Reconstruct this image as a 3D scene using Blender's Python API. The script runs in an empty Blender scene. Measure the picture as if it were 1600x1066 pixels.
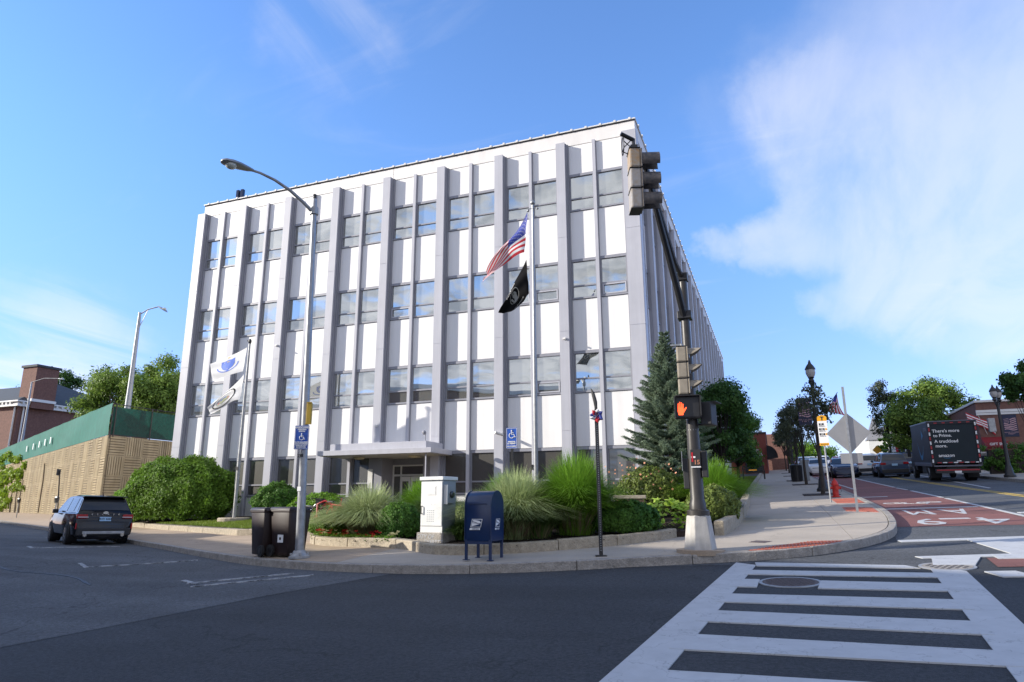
import bpy, bmesh, math, random
import numpy as np
from mathutils import Vector, Matrix
rnd = random.Random(7)
sc = bpy.context.scene
PI = math.pi
# ------------------------------------------------------------------ camera
cam = bpy.data.cameras.new('camera'); co = bpy.data.objects.new('camera', cam); sc.collection.objects.link(co)
cam.sensor_width = 36; cam.lens = 23.56; cam.clip_start = .05; cam.clip_end = 3000
yaw, pitch, roll = math.radians(-20.83), math.radians(13.55), math.radians(.26)
fw = Vector((math.sin(yaw)*math.cos(pitch), math.cos(yaw)*math.cos(pitch), math.sin(pitch)))
rt = Vector((math.cos(yaw), -math.sin(yaw), 0)); dn = fw.cross(rt)
r2 = rt*math.cos(roll)+dn*math.sin(roll); dn2 = dn*math.cos(roll)-rt*math.sin(roll)
co.matrix_world = Matrix(((r2.x, -dn2.x, -fw.x, 0), (r2.y, -dn2.y, -fw.y, 0), (r2.z, -dn2.z, -fw.z, 1.7), (0, 0, 0, 1)))
sc.camera = co
# ------------------------------------------------------------------ sky, sun, exposure
SUN_AZ = math.radians(245); SUN_EL = math.radians(20.5)      # azimuth clockwise from +y
sund = Vector((math.sin(SUN_AZ)*math.cos(SUN_EL), math.cos(SUN_AZ)*math.cos(SUN_EL), math.sin(SUN_EL)))
w = bpy.data.worlds.new('World'); sc.world = w; w.use_nodes = True
nt = w.node_tree; nt.nodes.clear(); N = nt.nodes.new; L = nt.links.new
def mth(op, a, b=None, c=None, tree=None):
    n = (tree or nt).nodes.new('ShaderNodeMath'); n.operation = op
    for i, v in enumerate((a, b, c)):
        if v is None: continue
        if isinstance(v, (int, float)): n.inputs[i].default_value = v
        else: (tree or nt).links.new(v, n.inputs[i])
    return n.outputs[0]
sky = N('ShaderNodeTexSky'); sky.sky_type = 'NISHITA'; sky.sun_disc = False
sky.sun_elevation = SUN_EL; sky.sun_rotation = SUN_AZ; sky.air_density = 1.0; sky.dust_density = .15; sky.ozone_density = 3.0
tc = N('ShaderNodeTexCoord'); sep = N('ShaderNodeSeparateXYZ'); L(tc.outputs['Generated'], sep.inputs[0])
zc = mth('MAXIMUM', sep.outputs[2], .03)
cx_ = mth('DIVIDE', sep.outputs[0], mth('ADD', zc, .12)); cy_ = mth('DIVIDE', sep.outputs[1], mth('ADD', zc, .12))
comb = N('ShaderNodeCombineXYZ'); L(cx_, comb.inputs[0]); L(cy_, comb.inputs[1])
def noise(vec, scale, detail, rough=.55, dist=0.0, mapv=None):
    if mapv:
        m = N('ShaderNodeMapping'); m.inputs['Scale'].default_value = mapv[0]; m.inputs['Rotation'].default_value = mapv[1]; m.inputs['Location'].default_value = mapv[2]
        L(vec, m.inputs[0]); vec = m.outputs[0]
    n = N('ShaderNodeTexNoise'); n.inputs['Scale'].default_value = scale; n.inputs['Detail'].default_value = detail
    n.inputs['Roughness'].default_value = rough; n.inputs['Distortion'].default_value = dist
    L(vec, n.inputs['Vector']); return n.outputs[0]
def ramp(v, a, b):
    n = N('ShaderNodeMapRange'); n.interpolation_type = 'SMOOTHSTEP'; n.clamp = True
    n.inputs['From Min'].default_value = a; n.inputs['From Max'].default_value = b; L(v, n.inputs['Value']); return n.outputs[0]
wn = N('ShaderNodeTexNoise'); wn.inputs['Scale'].default_value = 2.6; wn.inputs['Detail'].default_value = 8; wn.inputs['Roughness'].default_value = .62; L(tc.outputs['Generated'], wn.inputs['Vector'])
wo1 = N('ShaderNodeVectorMath'); wo1.operation = 'MULTIPLY_ADD'; L(wn.outputs[1], wo1.inputs[0]); wo1.inputs[1].default_value = (.34, .34, .15); wo1.inputs[2].default_value = (-.17, -.17, -.075)
wo2 = N('ShaderNodeVectorMath'); wo2.operation = 'ADD'; L(wo1.outputs[0], wo2.inputs[0]); L(tc.outputs['Generated'], wo2.inputs[1])
wo3 = N('ShaderNodeVectorMath'); wo3.operation = 'NORMALIZE'; L(wo2.outputs[0], wo3.inputs[0])
def blob(d, r0, r1):          # soft ragged cloud bank around a direction of the sky
    n = N('ShaderNodeVectorMath'); n.operation = 'DOT_PRODUCT'; v = Vector(d).normalized(); n.inputs[1].default_value = v
    L(wo3.outputs[0], n.inputs[0]); return ramp(n.outputs['Value'], math.cos(r1), math.cos(r0))
wisp = noise(comb.outputs[0], 2.0, 10, .60, .9, ((1.5, .40, 1), (0, 0, -.75), (1.7, .3, 0)))
wide = noise(comb.outputs[0], .8, 5, .5, .2, ((1, 1, 1), (0, 0, 0), (7.3, 2.1, 0)))
bank = None
for bx_, by_, bz_, br_, bw_ in ((0.103, 0.882, 0.461, 0.078, 1.00), (0.181, 0.884, 0.432, 0.115, 1.00), (0.269, 0.891, 0.367, 0.148, 1.00), (0.127, 0.919, 0.374, 0.070, 1.00), (0.059, 0.934, 0.351, 0.043, 1.00), (-0.003, 0.939, 0.343, 0.033, 0.90), (-0.059, 0.936, 0.347, 0.025, 0.75), (0.208, 0.929, 0.307, 0.099, 0.95), (0.134, 0.953, 0.273, 0.051, 0.80), (0.072, 0.961, 0.268, 0.031, 0.60), (0.036, 0.963, 0.268, 0.018, 0.50), (0.230, 0.943, 0.242, 0.070, 0.95), (0.292, 0.922, 0.253, 0.090, 0.95), (0.248, 0.827, 0.504, 0.140, 0.42), (0.316, 0.808, 0.497, 0.131, 0.50), (0.136, 0.844, 0.518, 0.090, 0.30), (0.017, 0.884, 0.466, 0.066, 0.18)):
    o_ = mth('MULTIPLY', blob((bx_, by_, bz_), br_*.0, br_*1.42), bw_); bank = o_ if bank is None else mth('SUBTRACT', mth('ADD', bank, o_), mth('MULTIPLY', bank, o_))
bank2 = mth('MULTIPLY', mth('MULTIPLY', blob((-.83, .53, .15), .0, .15), ramp(wisp, .3, .6)), .5)
bank3 = mth('MULTIPLY', blob((-.50, .62, .605), .0, .11), .26)
veil = mth('MULTIPLY', bank, mth('MULTIPLY_ADD', ramp(wisp, .25, .65), .30, .18))
veil2 = mth('MAXIMUM', bank2, mth('MULTIPLY', bank3, ramp(wisp, .38, .70)))
cirrus = mth('MULTIPLY', mth('MULTIPLY', ramp(noise(comb.outputs[0], 2.2, 8, .6, 1.2, ((.5, 1.6, 1), (0, 0, .9), (3, 5, 0))), .56, .85), .13), ramp(sep.outputs[2], .02, .3))
cum = noise(comb.outputs[0], 3.6, 10, .60, .5, ((1, 1, 1), (0, 0, .2), (4.1, .7, 0)))
behind = ramp(mth('MULTIPLY', sep.outputs[1], -1.0), -.25, .15)
cumm = mth('MULTIPLY', ramp(cum, .37, .51), behind)
cov = mth('MINIMUM', mth('ADD', mth('ADD', veil, veil2), mth('ADD', cirrus, mth('MULTIPLY', cumm, .85))), 1.0)
shade = ramp(noise(comb.outputs[0], 7.0, 8, .6, .4, ((1, 1, 1), (0, 0, .2), (9.1, 3.7, 0))), .40, .66)
ccol = N('ShaderNodeMix'); ccol.data_type = 'RGBA'; L(mth('MULTIPLY', shade, behind), ccol.inputs['Factor'])
ccol.inputs['A'].default_value = (4.6, 4.55, 4.7, 1); ccol.inputs['B'].default_value = (2.2, 2.2, 2.25, 1)
hs = N('ShaderNodeMix'); hs.data_type = 'RGBA'; hs.blend_type = 'MULTIPLY'; hs.inputs['Factor'].default_value = 1
L(sky.outputs[0], hs.inputs['A'])
tn = N('ShaderNodeMix'); tn.data_type = 'RGBA'; L(ramp(sep.outputs[2], -.02, .50), tn.inputs['Factor']); tn.inputs['A'].default_value = (.76, .70, 1.04, 1); tn.inputs['B'].default_value = (1.0, 1.20, 1.50, 1); L(tn.outputs['Result'], hs.inputs['B'])
SKYTINT = hs
mx = N('ShaderNodeMix'); mx.data_type = 'RGBA'; L(cov, mx.inputs['Factor']); L(hs.outputs['Result'], mx.inputs['A']); L(ccol.outputs['Result'], mx.inputs['B'])
bg = N('ShaderNodeBackground'); bg.inputs['Strength'].default_value = .15; L(mx.outputs['Result'], bg.inputs['Color'])
wo = N('ShaderNodeOutputWorld'); L(bg.outputs[0], wo.inputs['Surface'])
sl = bpy.data.lights.new('sun', 'SUN'); sl.energy = 4.35; sl.angle = math.radians(.53); sl.color = (1, .93, .82)
so = bpy.data.objects.new('sun', sl); sc.collection.objects.link(so); so.rotation_euler = sund.to_track_quat('Z', 'Y').to_euler(); so.location = (-30, -20, 40)
sc.view_settings.view_transform = 'Standard'; sc.view_settings.look = 'None'; sc.view_settings.gamma = 1
sc.view_settings.use_curve_mapping = False; sc.view_settings.exposure = .66

# ------------------------------------------------------------------ materials
MAT = {}
def M(name, col, rough=.6, metal=0., var=.12, scale=3., bump=0., bscale=80., spec=.5, col2=None, emit=None, trans=0, detail=5, isl=0.):
    m = bpy.data.materials.new(name); m.use_nodes = True; t = m.node_tree; b = t.nodes['Principled BSDF']
    b.inputs['Roughness'].default_value = rough; b.inputs['Metallic'].default_value = metal
    b.inputs['Specular IOR Level'].default_value = spec
    g = t.nodes.new('ShaderNodeNewGeometry')
    n = t.nodes.new('ShaderNodeTexNoise'); n.inputs['Scale'].default_value = scale; n.inputs['Detail'].default_value = detail; n.inputs['Roughness'].default_value = .62
    t.links.new(g.outputs['Position'], n.inputs['Vector'])
    r = t.nodes.new('ShaderNodeMapRange'); r.inputs['From Min'].default_value = .3; r.inputs['From Max'].default_value = .7; t.links.new(n.outputs[0], r.inputs['Value'])
    x = t.nodes.new('ShaderNodeMix'); x.data_type = 'RGBA'; t.links.new(r.outputs[0], x.inputs['Factor'])
    c2 = col2 or tuple(min(1, c*(1+var)) for c in col); c1 = col if col2 else tuple(c*(1-var) for c in col)
    x.inputs['A'].default_value = (*c1, 1); x.inputs['B'].default_value = (*c2, 1); out = x.outputs['Result']
    if isl:
        y = t.nodes.new('ShaderNodeMix'); y.data_type = 'RGBA'; y.blend_type = 'MULTIPLY'; y.inputs['Factor'].default_value = 1
        rr = t.nodes.new('ShaderNodeMapRange'); rr.inputs['To Min'].default_value = 1-isl; rr.inputs['To Max'].default_value = 1+isl
        t.links.new(g.outputs['Random Per Island'], rr.inputs['Value']); t.links.new(out, y.inputs['A']); t.links.new(rr.outputs[0], y.inputs['B']); out = y.outputs['Result']
    t.links.new(out, b.inputs['Base Color'])
    if bump:
        n2 = t.nodes.new('ShaderNodeTexNoise'); n2.inputs['Scale'].default_value = bscale; n2.inputs['Detail'].default_value = 4
        t.links.new(g.outputs['Position'], n2.inputs['Vector'])
        bp = t.nodes.new('ShaderNodeBump'); bp.inputs['Strength'].default_value = bump; bp.inputs['Distance'].default_value = .02
        t.links.new(n2.outputs[0], bp.inputs['Height']); t.links.new(bp.outputs[0], b.inputs['Normal'])
    if trans:
        ts = t.nodes.new('ShaderNodeBsdfTranslucent'); t.links.new(out, ts.inputs['Color']); ms = t.nodes.new('ShaderNodeMixShader'); ms.inputs[0].default_value = trans
        t.links.new(b.outputs[0], ms.inputs[1]); t.links.new(ts.outputs[0], ms.inputs[2]); t.links.new(ms.outputs[0], t.nodes['Material Output'].inputs['Surface'])
    if emit:
        b.inputs['Emission Color'].default_value = (*emit[:3], 1); b.inputs['Emission Strength'].default_value = emit[3]
    MAT[name] = m; return m
def speckle(m, amt=.5, scale=220.):      # fine aggregate on top of the noise
    t = m.node_tree; b = t.nodes['Principled BSDF']; src = b.inputs['Base Color'].links[0].from_socket
    g = [n for n in t.nodes if n.type == 'NEW_GEOMETRY'][0]
    n = t.nodes.new('ShaderNodeTexNoise'); n.inputs['Scale'].default_value = scale; n.inputs['Detail'].default_value = 2; t.links.new(g.outputs['Position'], n.inputs['Vector'])
    r = t.nodes.new('ShaderNodeMapRange'); r.inputs['From Min'].default_value = .3; r.inputs['From Max'].default_value = .7; r.inputs['To Min'].default_value = 1-amt; r.inputs['To Max'].default_value = 1+amt
    t.links.new(n.outputs[0], r.inputs['Value'])
    y = t.nodes.new('ShaderNodeMix'); y.data_type = 'RGBA'; y.blend_type = 'MULTIPLY'; y.inputs['Factor'].default_value = 1
    t.links.new(src, y.inputs['A']); t.links.new(r.outputs[0], y.inputs['B']); t.links.new(y.outputs['Result'], b.inputs['Base Color'])
def worn(m, under, lo=.30, hi=.36, scale=7.):   # paint rubbed through to the surface below, with cracks
    t = m.node_tree; b = t.nodes['Principled BSDF']; src = b.inputs['Base Color'].links[0].from_socket
    g = [n for n in t.nodes if n.type == 'NEW_GEOMETRY'][0]
    n = t.nodes.new('ShaderNodeTexNoise'); n.inputs['Scale'].default_value = scale; n.inputs['Detail'].default_value = 10; n.inputs['Roughness'].default_value = .75; t.links.new(g.outputs['Position'], n.inputs['Vector'])
    r = t.nodes.new('ShaderNodeMapRange'); r.inputs['From Min'].default_value = lo; r.inputs['From Max'].default_value = hi; t.links.new(n.outputs[0], r.inputs['Value'])
    v = t.nodes.new('ShaderNodeTexVoronoi'); v.feature = 'DISTANCE_TO_EDGE'; v.inputs['Scale'].default_value = 1.3
    dn_ = t.nodes.new('ShaderNodeTexNoise'); dn_.inputs['Scale'].default_value = 3; dn_.inputs['Detail'].default_value = 6; t.links.new(g.outputs['Position'], dn_.inputs['Vector'])
    vm = t.nodes.new('ShaderNodeVectorMath'); vm.operation = 'ADD'; t.links.new(g.outputs['Position'], vm.inputs[0]); t.links.new(dn_.outputs[1], vm.inputs[1]); t.links.new(vm.outputs[0], v.inputs['Vector'])
    c = t.nodes.new('ShaderNodeMapRange'); c.inputs['From Min'].default_value = .0; c.inputs['From Max'].default_value = .012; c.inputs['To Min'].default_value = .55; t.links.new(v.outputs[0], c.inputs['Value'])
    f = mth('MULTIPLY', r.outputs[0], c.outputs[0], tree=t)
    y = t.nodes.new('ShaderNodeMix'); y.data_type = 'RGBA'; t.links.new(f, y.inputs['Factor']); y.inputs['A'].default_value = (*under, 1); t.links.new(src, y.inputs['B'])
    t.links.new(y.outputs['Result'], b.inputs['Base Color'])

speckle(M('asphalt', (.033, .036, .041), .88, var=.16, scale=.55, bump=.5, bscale=130), .35, 90); speckle(MAT['asphalt'], .38, 26)
speckle(M('old_asphalt', (.082, .087, .094), .9, var=.16, scale=.6, bump=.5, bscale=120), .35, 80); speckle(MAT['old_asphalt'], .32, 22)
speckle(M('lit_asphalt', (.135, .137, .137), .9, var=.12, scale=.7, bump=.4, bscale=120), .25, 80)
speckle(M('red_lane', (.20, .080, .068), .9, var=.12, scale=1.0, bump=.4, bscale=120), .25, 80)
worn(M('road_paint', (.45, .46, .47), .7, var=.08, scale=4), (.10, .10, .105))
worn(M('faint_paint', (.34, .35, .36), .8, var=.15, scale=5), (.06, .064, .07), .40, .55, 5)
worn(M('yellow_paint', (.46, .32, .05), .7, var=.12, scale=4), (.10, .09, .07), .36, .48)
speckle(M('concrete', (.385, .335, .275), .85, var=.09, scale=1.2, bump=.15, bscale=90), .10, 60)
speckle(M('tan_concrete', (.37, .285, .205), .88, var=.12, scale=1.4, bump=.2, bscale=90), .14, 60)
speckle(M('granite', (.35, .30, .225), .8, var=.22, scale=9, bump=1., bscale=26), .35, 120)
speckle(M('kerb_granite', (.30, .275, .245), .85, var=.28, scale=7, bump=1., bscale=30), .35, 110)
M('white_panel', (.80, .79, .785), .45, var=.025, scale=.7)
M('cornice_white', (.74, .72, .70), .55, var=.04, scale=.8)
M('grey_column', (.455, .46, .51), .42, var=.05, scale=1.1)
M('grey_frame', (.27, .275, .315), .45, var=.06, scale=2)
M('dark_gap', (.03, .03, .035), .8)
M('soffit', (.42, .42, .38), .6)
M('galvanised', (.31, .32, .335), .42, .55, var=.18, scale=9)
M('weathered_steel', (.34, .345, .35), .5, .35, var=.25, scale=6)
M('black_metal', (.018, .018, .02), .42, .0, var=.3, scale=12)
M('brown_black', (.035, .031, .028), .4, .0, var=.3, scale=9)
M('signal_dark', (.032, .034, .040), .45, var=.4, scale=14, col2=(.16, .13, .11), detail=9)
M('signal_tan', (.27, .235, .185), .6, var=.15, scale=10)
M('signal_rust', (.30, .25, .20), .6, scale=14, col2=(.33, .33, .34), detail=9)
M('rust', (.34, .21, .10), .8, scale=22, col2=(.30, .29, .27))
M('lens_dark', (.05, .03, .02), .2)
M('hand_orange', (.9, .12, .04), .5, emit=(1, .09, .02, 1.6))
M('concrete_white', (.46, .44, .41), .8, var=.12, scale=6, bump=.2)
M('sign_blue', (.015, .085, .42), .4, var=.05); M('sign_white', (.80, .80, .80), .4, var=.03)
M('sign_yellow', (.75, .36, .01), .4, var=.05); M('dull_yellow', (.48, .31, .03), .55, var=.1)
M('sign_back', (.30, .30, .31), .45, .5, var=.06, scale=4)
M('mail_blue', (.008, .026, .085), .28, var=.15, scale=4, spec=.6)
M('cabinet_grey', (.60, .61, .60), .5, var=.06, scale=4, col2=(.70, .70, .69)); M('cabinet_side', (.24, .27, .30), .5, var=.08, scale=4)
M('chalk', (.42, .43, .45), .8)
M('bin_brown', (.020, .010, .009), .45, var=.2, scale=5); M('bin_dark', (.012, .010, .011), .5)
M('rubber', (.012, .012, .013), .8); M('chrome', (.55, .56, .58), .2, 1.)
M('black_plastic', (.02, .02, .022), .6)
M('hydrant_red', (.50, .02, .012), .4, var=.12, scale=14)
M('bike_red', (.45, .02, .02), .35); M('tile_red', (.42, .13, .085), .8, var=.12, scale=8)
M('tan_block', (.36, .285, .17), .9, var=.16, scale=1.6, bump=.4, bscale=40, col2=(.46, .38, .25)); M('tan_groove', (.13, .10, .065), .95, var=.15)
M('screen_green', (.018, .19, .135), .6, var=.14, scale=1.8, trans=.35)
M('post_brown', (.045, .035, .03), .5)
M('dirty_brick', (.17, .085, .066), .85, var=.25, scale=5, bump=.2); M('shop_brick', (.25, .068, .05), .85, var=.16, scale=9)
M('pier_brick', (.42, .235, .165), .85, var=.2, scale=10, bump=.3, isl=.2); M('mortar', (.30, .26, .22), .9)
M('pier_cap', (.42, .36, .29), .85, var=.2, scale=14, bump=.5)
M('slate', (.055, .065, .075), .8, var=.15, scale=2); M('trim_white', (.70, .69, .67), .5, var=.05)
M('clapboard', (.62, .63, .62), .6, var=.05); M('awning_red', (.20, .012, .018), .6); M('awning_black', (.012, .012, .014), .7)
M('shop_glass', (.03, .035, .04), .08, spec=.8); M('bark', (.13, .10, .075), .9, var=.3, scale=14, bump=.8, bscale=30)
M('dark_bark', (.045, .036, .03), .9, var=.3, scale=14)
M('mulch', (.040, .027, .020), .95, var=.5, scale=28, bump=1., bscale=60)
M('soil', (.05, .04, .03), .95, var=.3)
M('flag_red', (.60, .03, .045), .65, trans=.35); M('flag_white', (.80, .80, .80), .65, var=.03, trans=.22); M('flag_blue', (.03, .05, .30), .65, trans=.25)
M('flag_black', (.008, .008, .009), .9, spec=.1); M('emblem_blue', (.02, .12, .60), .6); M('emblem_gold', (.65, .42, .05), .6); M('emblem_red', (.55, .06, .06), .6)
M('emblem_green', (.30, .33, .20), .7); M('emblem_grey', (.28, .28, .27), .7)
M('truck_side', (.022, .021, .028), .5, var=.3, scale=1.2, spec=.3); M('truck_rear', (.010, .020, .028), .5, var=.1, spec=.3); M('truck_trim', (.12, .12, .15), .4, .3)
M('swoosh_blue', (.03, .22, .45), .5); M('reflector_red', (.40, .02, .03), .4)
M('banner_navy', (.02, .025, .06), .7); M('banner_pink', (.48, .30, .32), .7)
M('lamp_glass', (.62, .60, .58), .25, trans=.4); M('lens_clear', (.55, .56, .50), .12)
M('petal_red', (.55, .012, .03), .6, trans=.2); M('petal_cream', (.62, .60, .34), .6, trans=.2); M('petal_orange', (.62, .28, .16), .6, trans=.2)
M('door_paper', (.72, .72, .70), .7); M('brass_lamp', (.42, .38, .24), .4)
def leafm(name, c, c2, tr=.35, isl=.35): return M(name, c, .55, scale=.9, col2=c2, trans=tr, isl=isl, spec=.25)
leafm('leaf_hedge', (0.092, 0.186, 0.019), (0.174, 0.300, 0.036)); leafm('leaf_lime', (0.108, 0.228, 0.018), (0.180, 0.336, 0.036)); leafm('leaf_round', (0.050, 0.140, 0.026), (0.136, 0.263, 0.037))
leafm('leaf_tree', (0.127, 0.210, 0.035), (0.223, 0.324, 0.061)); leafm('leaf_dark', (0.037, 0.099, 0.026), (0.093, 0.189, 0.040)); leafm('leaf_street', (0.051, 0.069, 0.047), (0.119, 0.137, 0.070))
leafm('leaf_right', (0.088, 0.173, 0.033), (0.220, 0.307, 0.054)); leafm('leaf_purple', (.035, .02, .035), (.06, .05, .05)); leafm('leaf_hosta', (.32, .50, .05), (.50, .66, .12), .4, .2)
leafm('leaf_shrub', (0.103, 0.152, 0.034), (0.204, 0.254, 0.060)); leafm('needle', (.13, .19, .125), (.26, .33, .22), .1, .35); leafm('ivy', (.16, .26, .02), (.26, .36, .04))
leafm('grass_pale', (0.315, 0.399, 0.158), (0.504, 0.557, 0.294), .4, .3); leafm('grass_green', (0.127, 0.276, 0.023), (0.240, 0.425, 0.046), .4, .3); leafm('grass_mid', (.10, .20, .04), (.19, .29, .08), .4, .3)
leafm('lawn', (.13, .20, .02), (.22, .29, .04), .3, .3); leafm('straw', (.30, .24, .14), (.42, .33, .2), .3, .3)
def streaked(m, amt=.08, sc=(5, 5, .25)):     # rain streaks and soot run down the sheet
    t = m.node_tree; b = t.nodes['Principled BSDF']; src = b.inputs['Base Color'].links[0].from_socket; g = t.nodes.new('ShaderNodeNewGeometry'); mp = t.nodes.new('ShaderNodeMapping'); mp.inputs['Scale'].default_value = sc
    t.links.new(g.outputs['Position'], mp.inputs[0]); n = t.nodes.new('ShaderNodeTexNoise'); n.inputs['Scale'].default_value = 1.0; n.inputs['Detail'].default_value = 8; n.inputs['Roughness'].default_value = .65; t.links.new(mp.outputs[0], n.inputs['Vector'])
    r = t.nodes.new('ShaderNodeMapRange'); r.inputs['From Min'].default_value = .35; r.inputs['From Max'].default_value = .62; r.inputs['To Min'].default_value = 1-amt; r.inputs['To Max'].default_value = 1.02; t.links.new(n.outputs[0], r.inputs['Value'])
    y = t.nodes.new('ShaderNodeMix'); y.data_type = 'RGBA'; y.blend_type = 'MULTIPLY'; y.inputs['Factor'].default_value = 1; t.links.new(src, y.inputs['A']); t.links.new(r.outputs[0], y.inputs['B']); t.links.new(y.outputs['Result'], b.inputs['Base Color'])
def cracked(m, sc=.32, wd=.006, dark=.55, lanes=.12):      # wandering cracks and broad worn bands
    t = m.node_tree; b = t.nodes['Principled BSDF']; src = b.inputs['Base Color'].links[0].from_socket; g = t.nodes.new('ShaderNodeNewGeometry')
    d = t.nodes.new('ShaderNodeTexNoise'); d.inputs['Scale'].default_value = .9; d.inputs['Detail'].default_value = 8; t.links.new(g.outputs['Position'], d.inputs['Vector'])
    vm = t.nodes.new('ShaderNodeVectorMath'); vm.operation = 'MULTIPLY_ADD'; t.links.new(d.outputs[1], vm.inputs[0]); vm.inputs[1].default_value = (2.2, 2.2, 0); t.links.new(g.outputs['Position'], vm.inputs[2])
    v = t.nodes.new('ShaderNodeTexVoronoi'); v.feature = 'DISTANCE_TO_EDGE'; v.inputs['Scale'].default_value = sc; t.links.new(vm.outputs[0], v.inputs['Vector'])
    c = t.nodes.new('ShaderNodeMapRange'); c.inputs['From Max'].default_value = wd; c.inputs['To Min'].default_value = 1-dark; t.links.new(v.outputs[0], c.inputs['Value'])
    k = t.nodes.new('ShaderNodeTexNoise'); k.inputs['Scale'].default_value = .35; k.inputs['Detail'].default_value = 3; t.links.new(g.outputs['Position'], k.inputs['Vector'])
    kr = t.nodes.new('ShaderNodeMapRange'); kr.inputs['From Min'].default_value = .48; kr.inputs['From Max'].default_value = .56; t.links.new(k.outputs[0], kr.inputs['Value'])
    f = mth('MAXIMUM', c.outputs[0], kr.outputs[0], tree=t)
    w1 = t.nodes.new('ShaderNodeMapping'); w1.inputs['Scale'].default_value = (.12, .9, .3); w1.inputs['Rotation'].default_value = (0, 0, .42); t.links.new(g.outputs['Position'], w1.inputs[0]); w2 = t.nodes.new('ShaderNodeTexNoise'); w2.inputs['Scale'].default_value = 1; w2.inputs['Detail'].default_value = 7; t.links.new(w1.outputs[0], w2.inputs['Vector'])
    wr = t.nodes.new('ShaderNodeMapRange'); wr.inputs['From Min'].default_value = .35; wr.inputs['From Max'].default_value = .65; wr.inputs['To Min'].default_value = 1-lanes; wr.inputs['To Max'].default_value = 1+lanes; t.links.new(w2.outputs[0], wr.inputs['Value'])
    f2 = mth('MULTIPLY', f, wr.outputs[0], tree=t)
    y = t.nodes.new('ShaderNodeMix'); y.data_type = 'RGBA'; y.blend_type = 'MULTIPLY'; y.inputs['Factor'].default_value = 1; t.links.new(src, y.inputs['A']); t.links.new(f2, y.inputs['B']); t.links.new(y.outputs['Result'], b.inputs['Base Color'])
streaked(MAT['white_panel'], .035); streaked(MAT['grey_column'], .07); streaked(MAT['cornice_white'], .05, (2.5, 2.5, .5)); streaked(MAT['tan_block'], .35, (1.2, 1.2, .12)); streaked(MAT['concrete_white'], .2, (9, 9, 2))
cracked(MAT['asphalt'], .22, .006, .5, .16); cracked(MAT['old_asphalt'], .45, .010, .5, .16); cracked(MAT['red_lane'], .5, .010, .5, .12); cracked(MAT['concrete'], .3, .004, .35, .06); cracked(MAT['tan_concrete'], .4, .005, .4, .08)
def glassmat(name, base, fac, rough=.015, tint=(.80, .84, .86)):
    m = bpy.data.materials.new(name); m.use_nodes = True; t = m.node_tree; b = t.nodes['Principled BSDF']
    b.inputs['Base Color'].default_value = (*base, 1); b.inputs['Roughness'].default_value = .5
    g = t.nodes.new('ShaderNodeBsdfGlossy'); g.inputs['Roughness'].default_value = rough; g.inputs['Color'].default_value = (*tint, 1)
    fr = t.nodes.new('ShaderNodeFresnel'); fr.inputs['IOR'].default_value = 1.5
    ms = t.nodes.new('ShaderNodeMixShader'); f = mth('MINIMUM', mth('ADD', fr.outputs[0], fac, tree=t), 1.0, tree=t)
    geo = t.nodes.new('ShaderNodeNewGeometry'); n = t.nodes.new('ShaderNodeTexNoise'); n.inputs['Scale'].default_value = .9; n.inputs['Detail'].default_value = 1; t.links.new(geo.outputs['Position'], n.inputs['Vector'])
    bp = t.nodes.new('ShaderNodeBump'); bp.inputs['Strength'].default_value = .12; bp.inputs['Distance'].default_value = .03; t.links.new(n.outputs[0], bp.inputs['Height']); t.links.new(bp.outputs[0], g.inputs['Normal'])
    t.links.new(f, ms.inputs[0]); t.links.new(b.outputs[0], ms.inputs[1]); t.links.new(g.outputs[0], ms.inputs[2]); t.links.new(ms.outputs[0], t.nodes['Material Output'].inputs['Surface'])
    MAT[name] = m
glassmat('window_glass', (.13, .14, .13), .46, tint=(.88, .89, .84)); glassmat('ground_glass', (.055, .052, .045), .08); glassmat('car_glass', (.005, .006, .007), .0)
def carpaint(name, col):
    m = M(name, col, .1, .0, var=.04, spec=.45); m.node_tree.nodes['Principled BSDF'].inputs['Roughness'].default_value = .08
for nme, c in dict(paint_black=(.004, .005, .009), paint_navy=(.012, .022, .06), paint_steel=(.05, .07, .11), paint_white=(.62, .62, .62), paint_grey=(.16, .17, .18), paint_red=(.25, .02, .02)).items(): carpaint(nme, c)
M('tail_red', (.35, .01, .015), .25); M('head_clear', (.6, .62, .65), .15); M('plate', (.35, .55, .75), .5)

# ------------------------------------------------------------------ ground height
def plane(x, y): return .0575*y+.028*x
def H(x, y):
    z = plane(x, y); s = (x+20.5)*.435+(y-17.5)*.9; t = min(max((-x-10)/10, 0), 1); w_ = t*t*(3-2*t)
    if s < 0: z += w_*.084*min(-s, 8)
    return z
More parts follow.
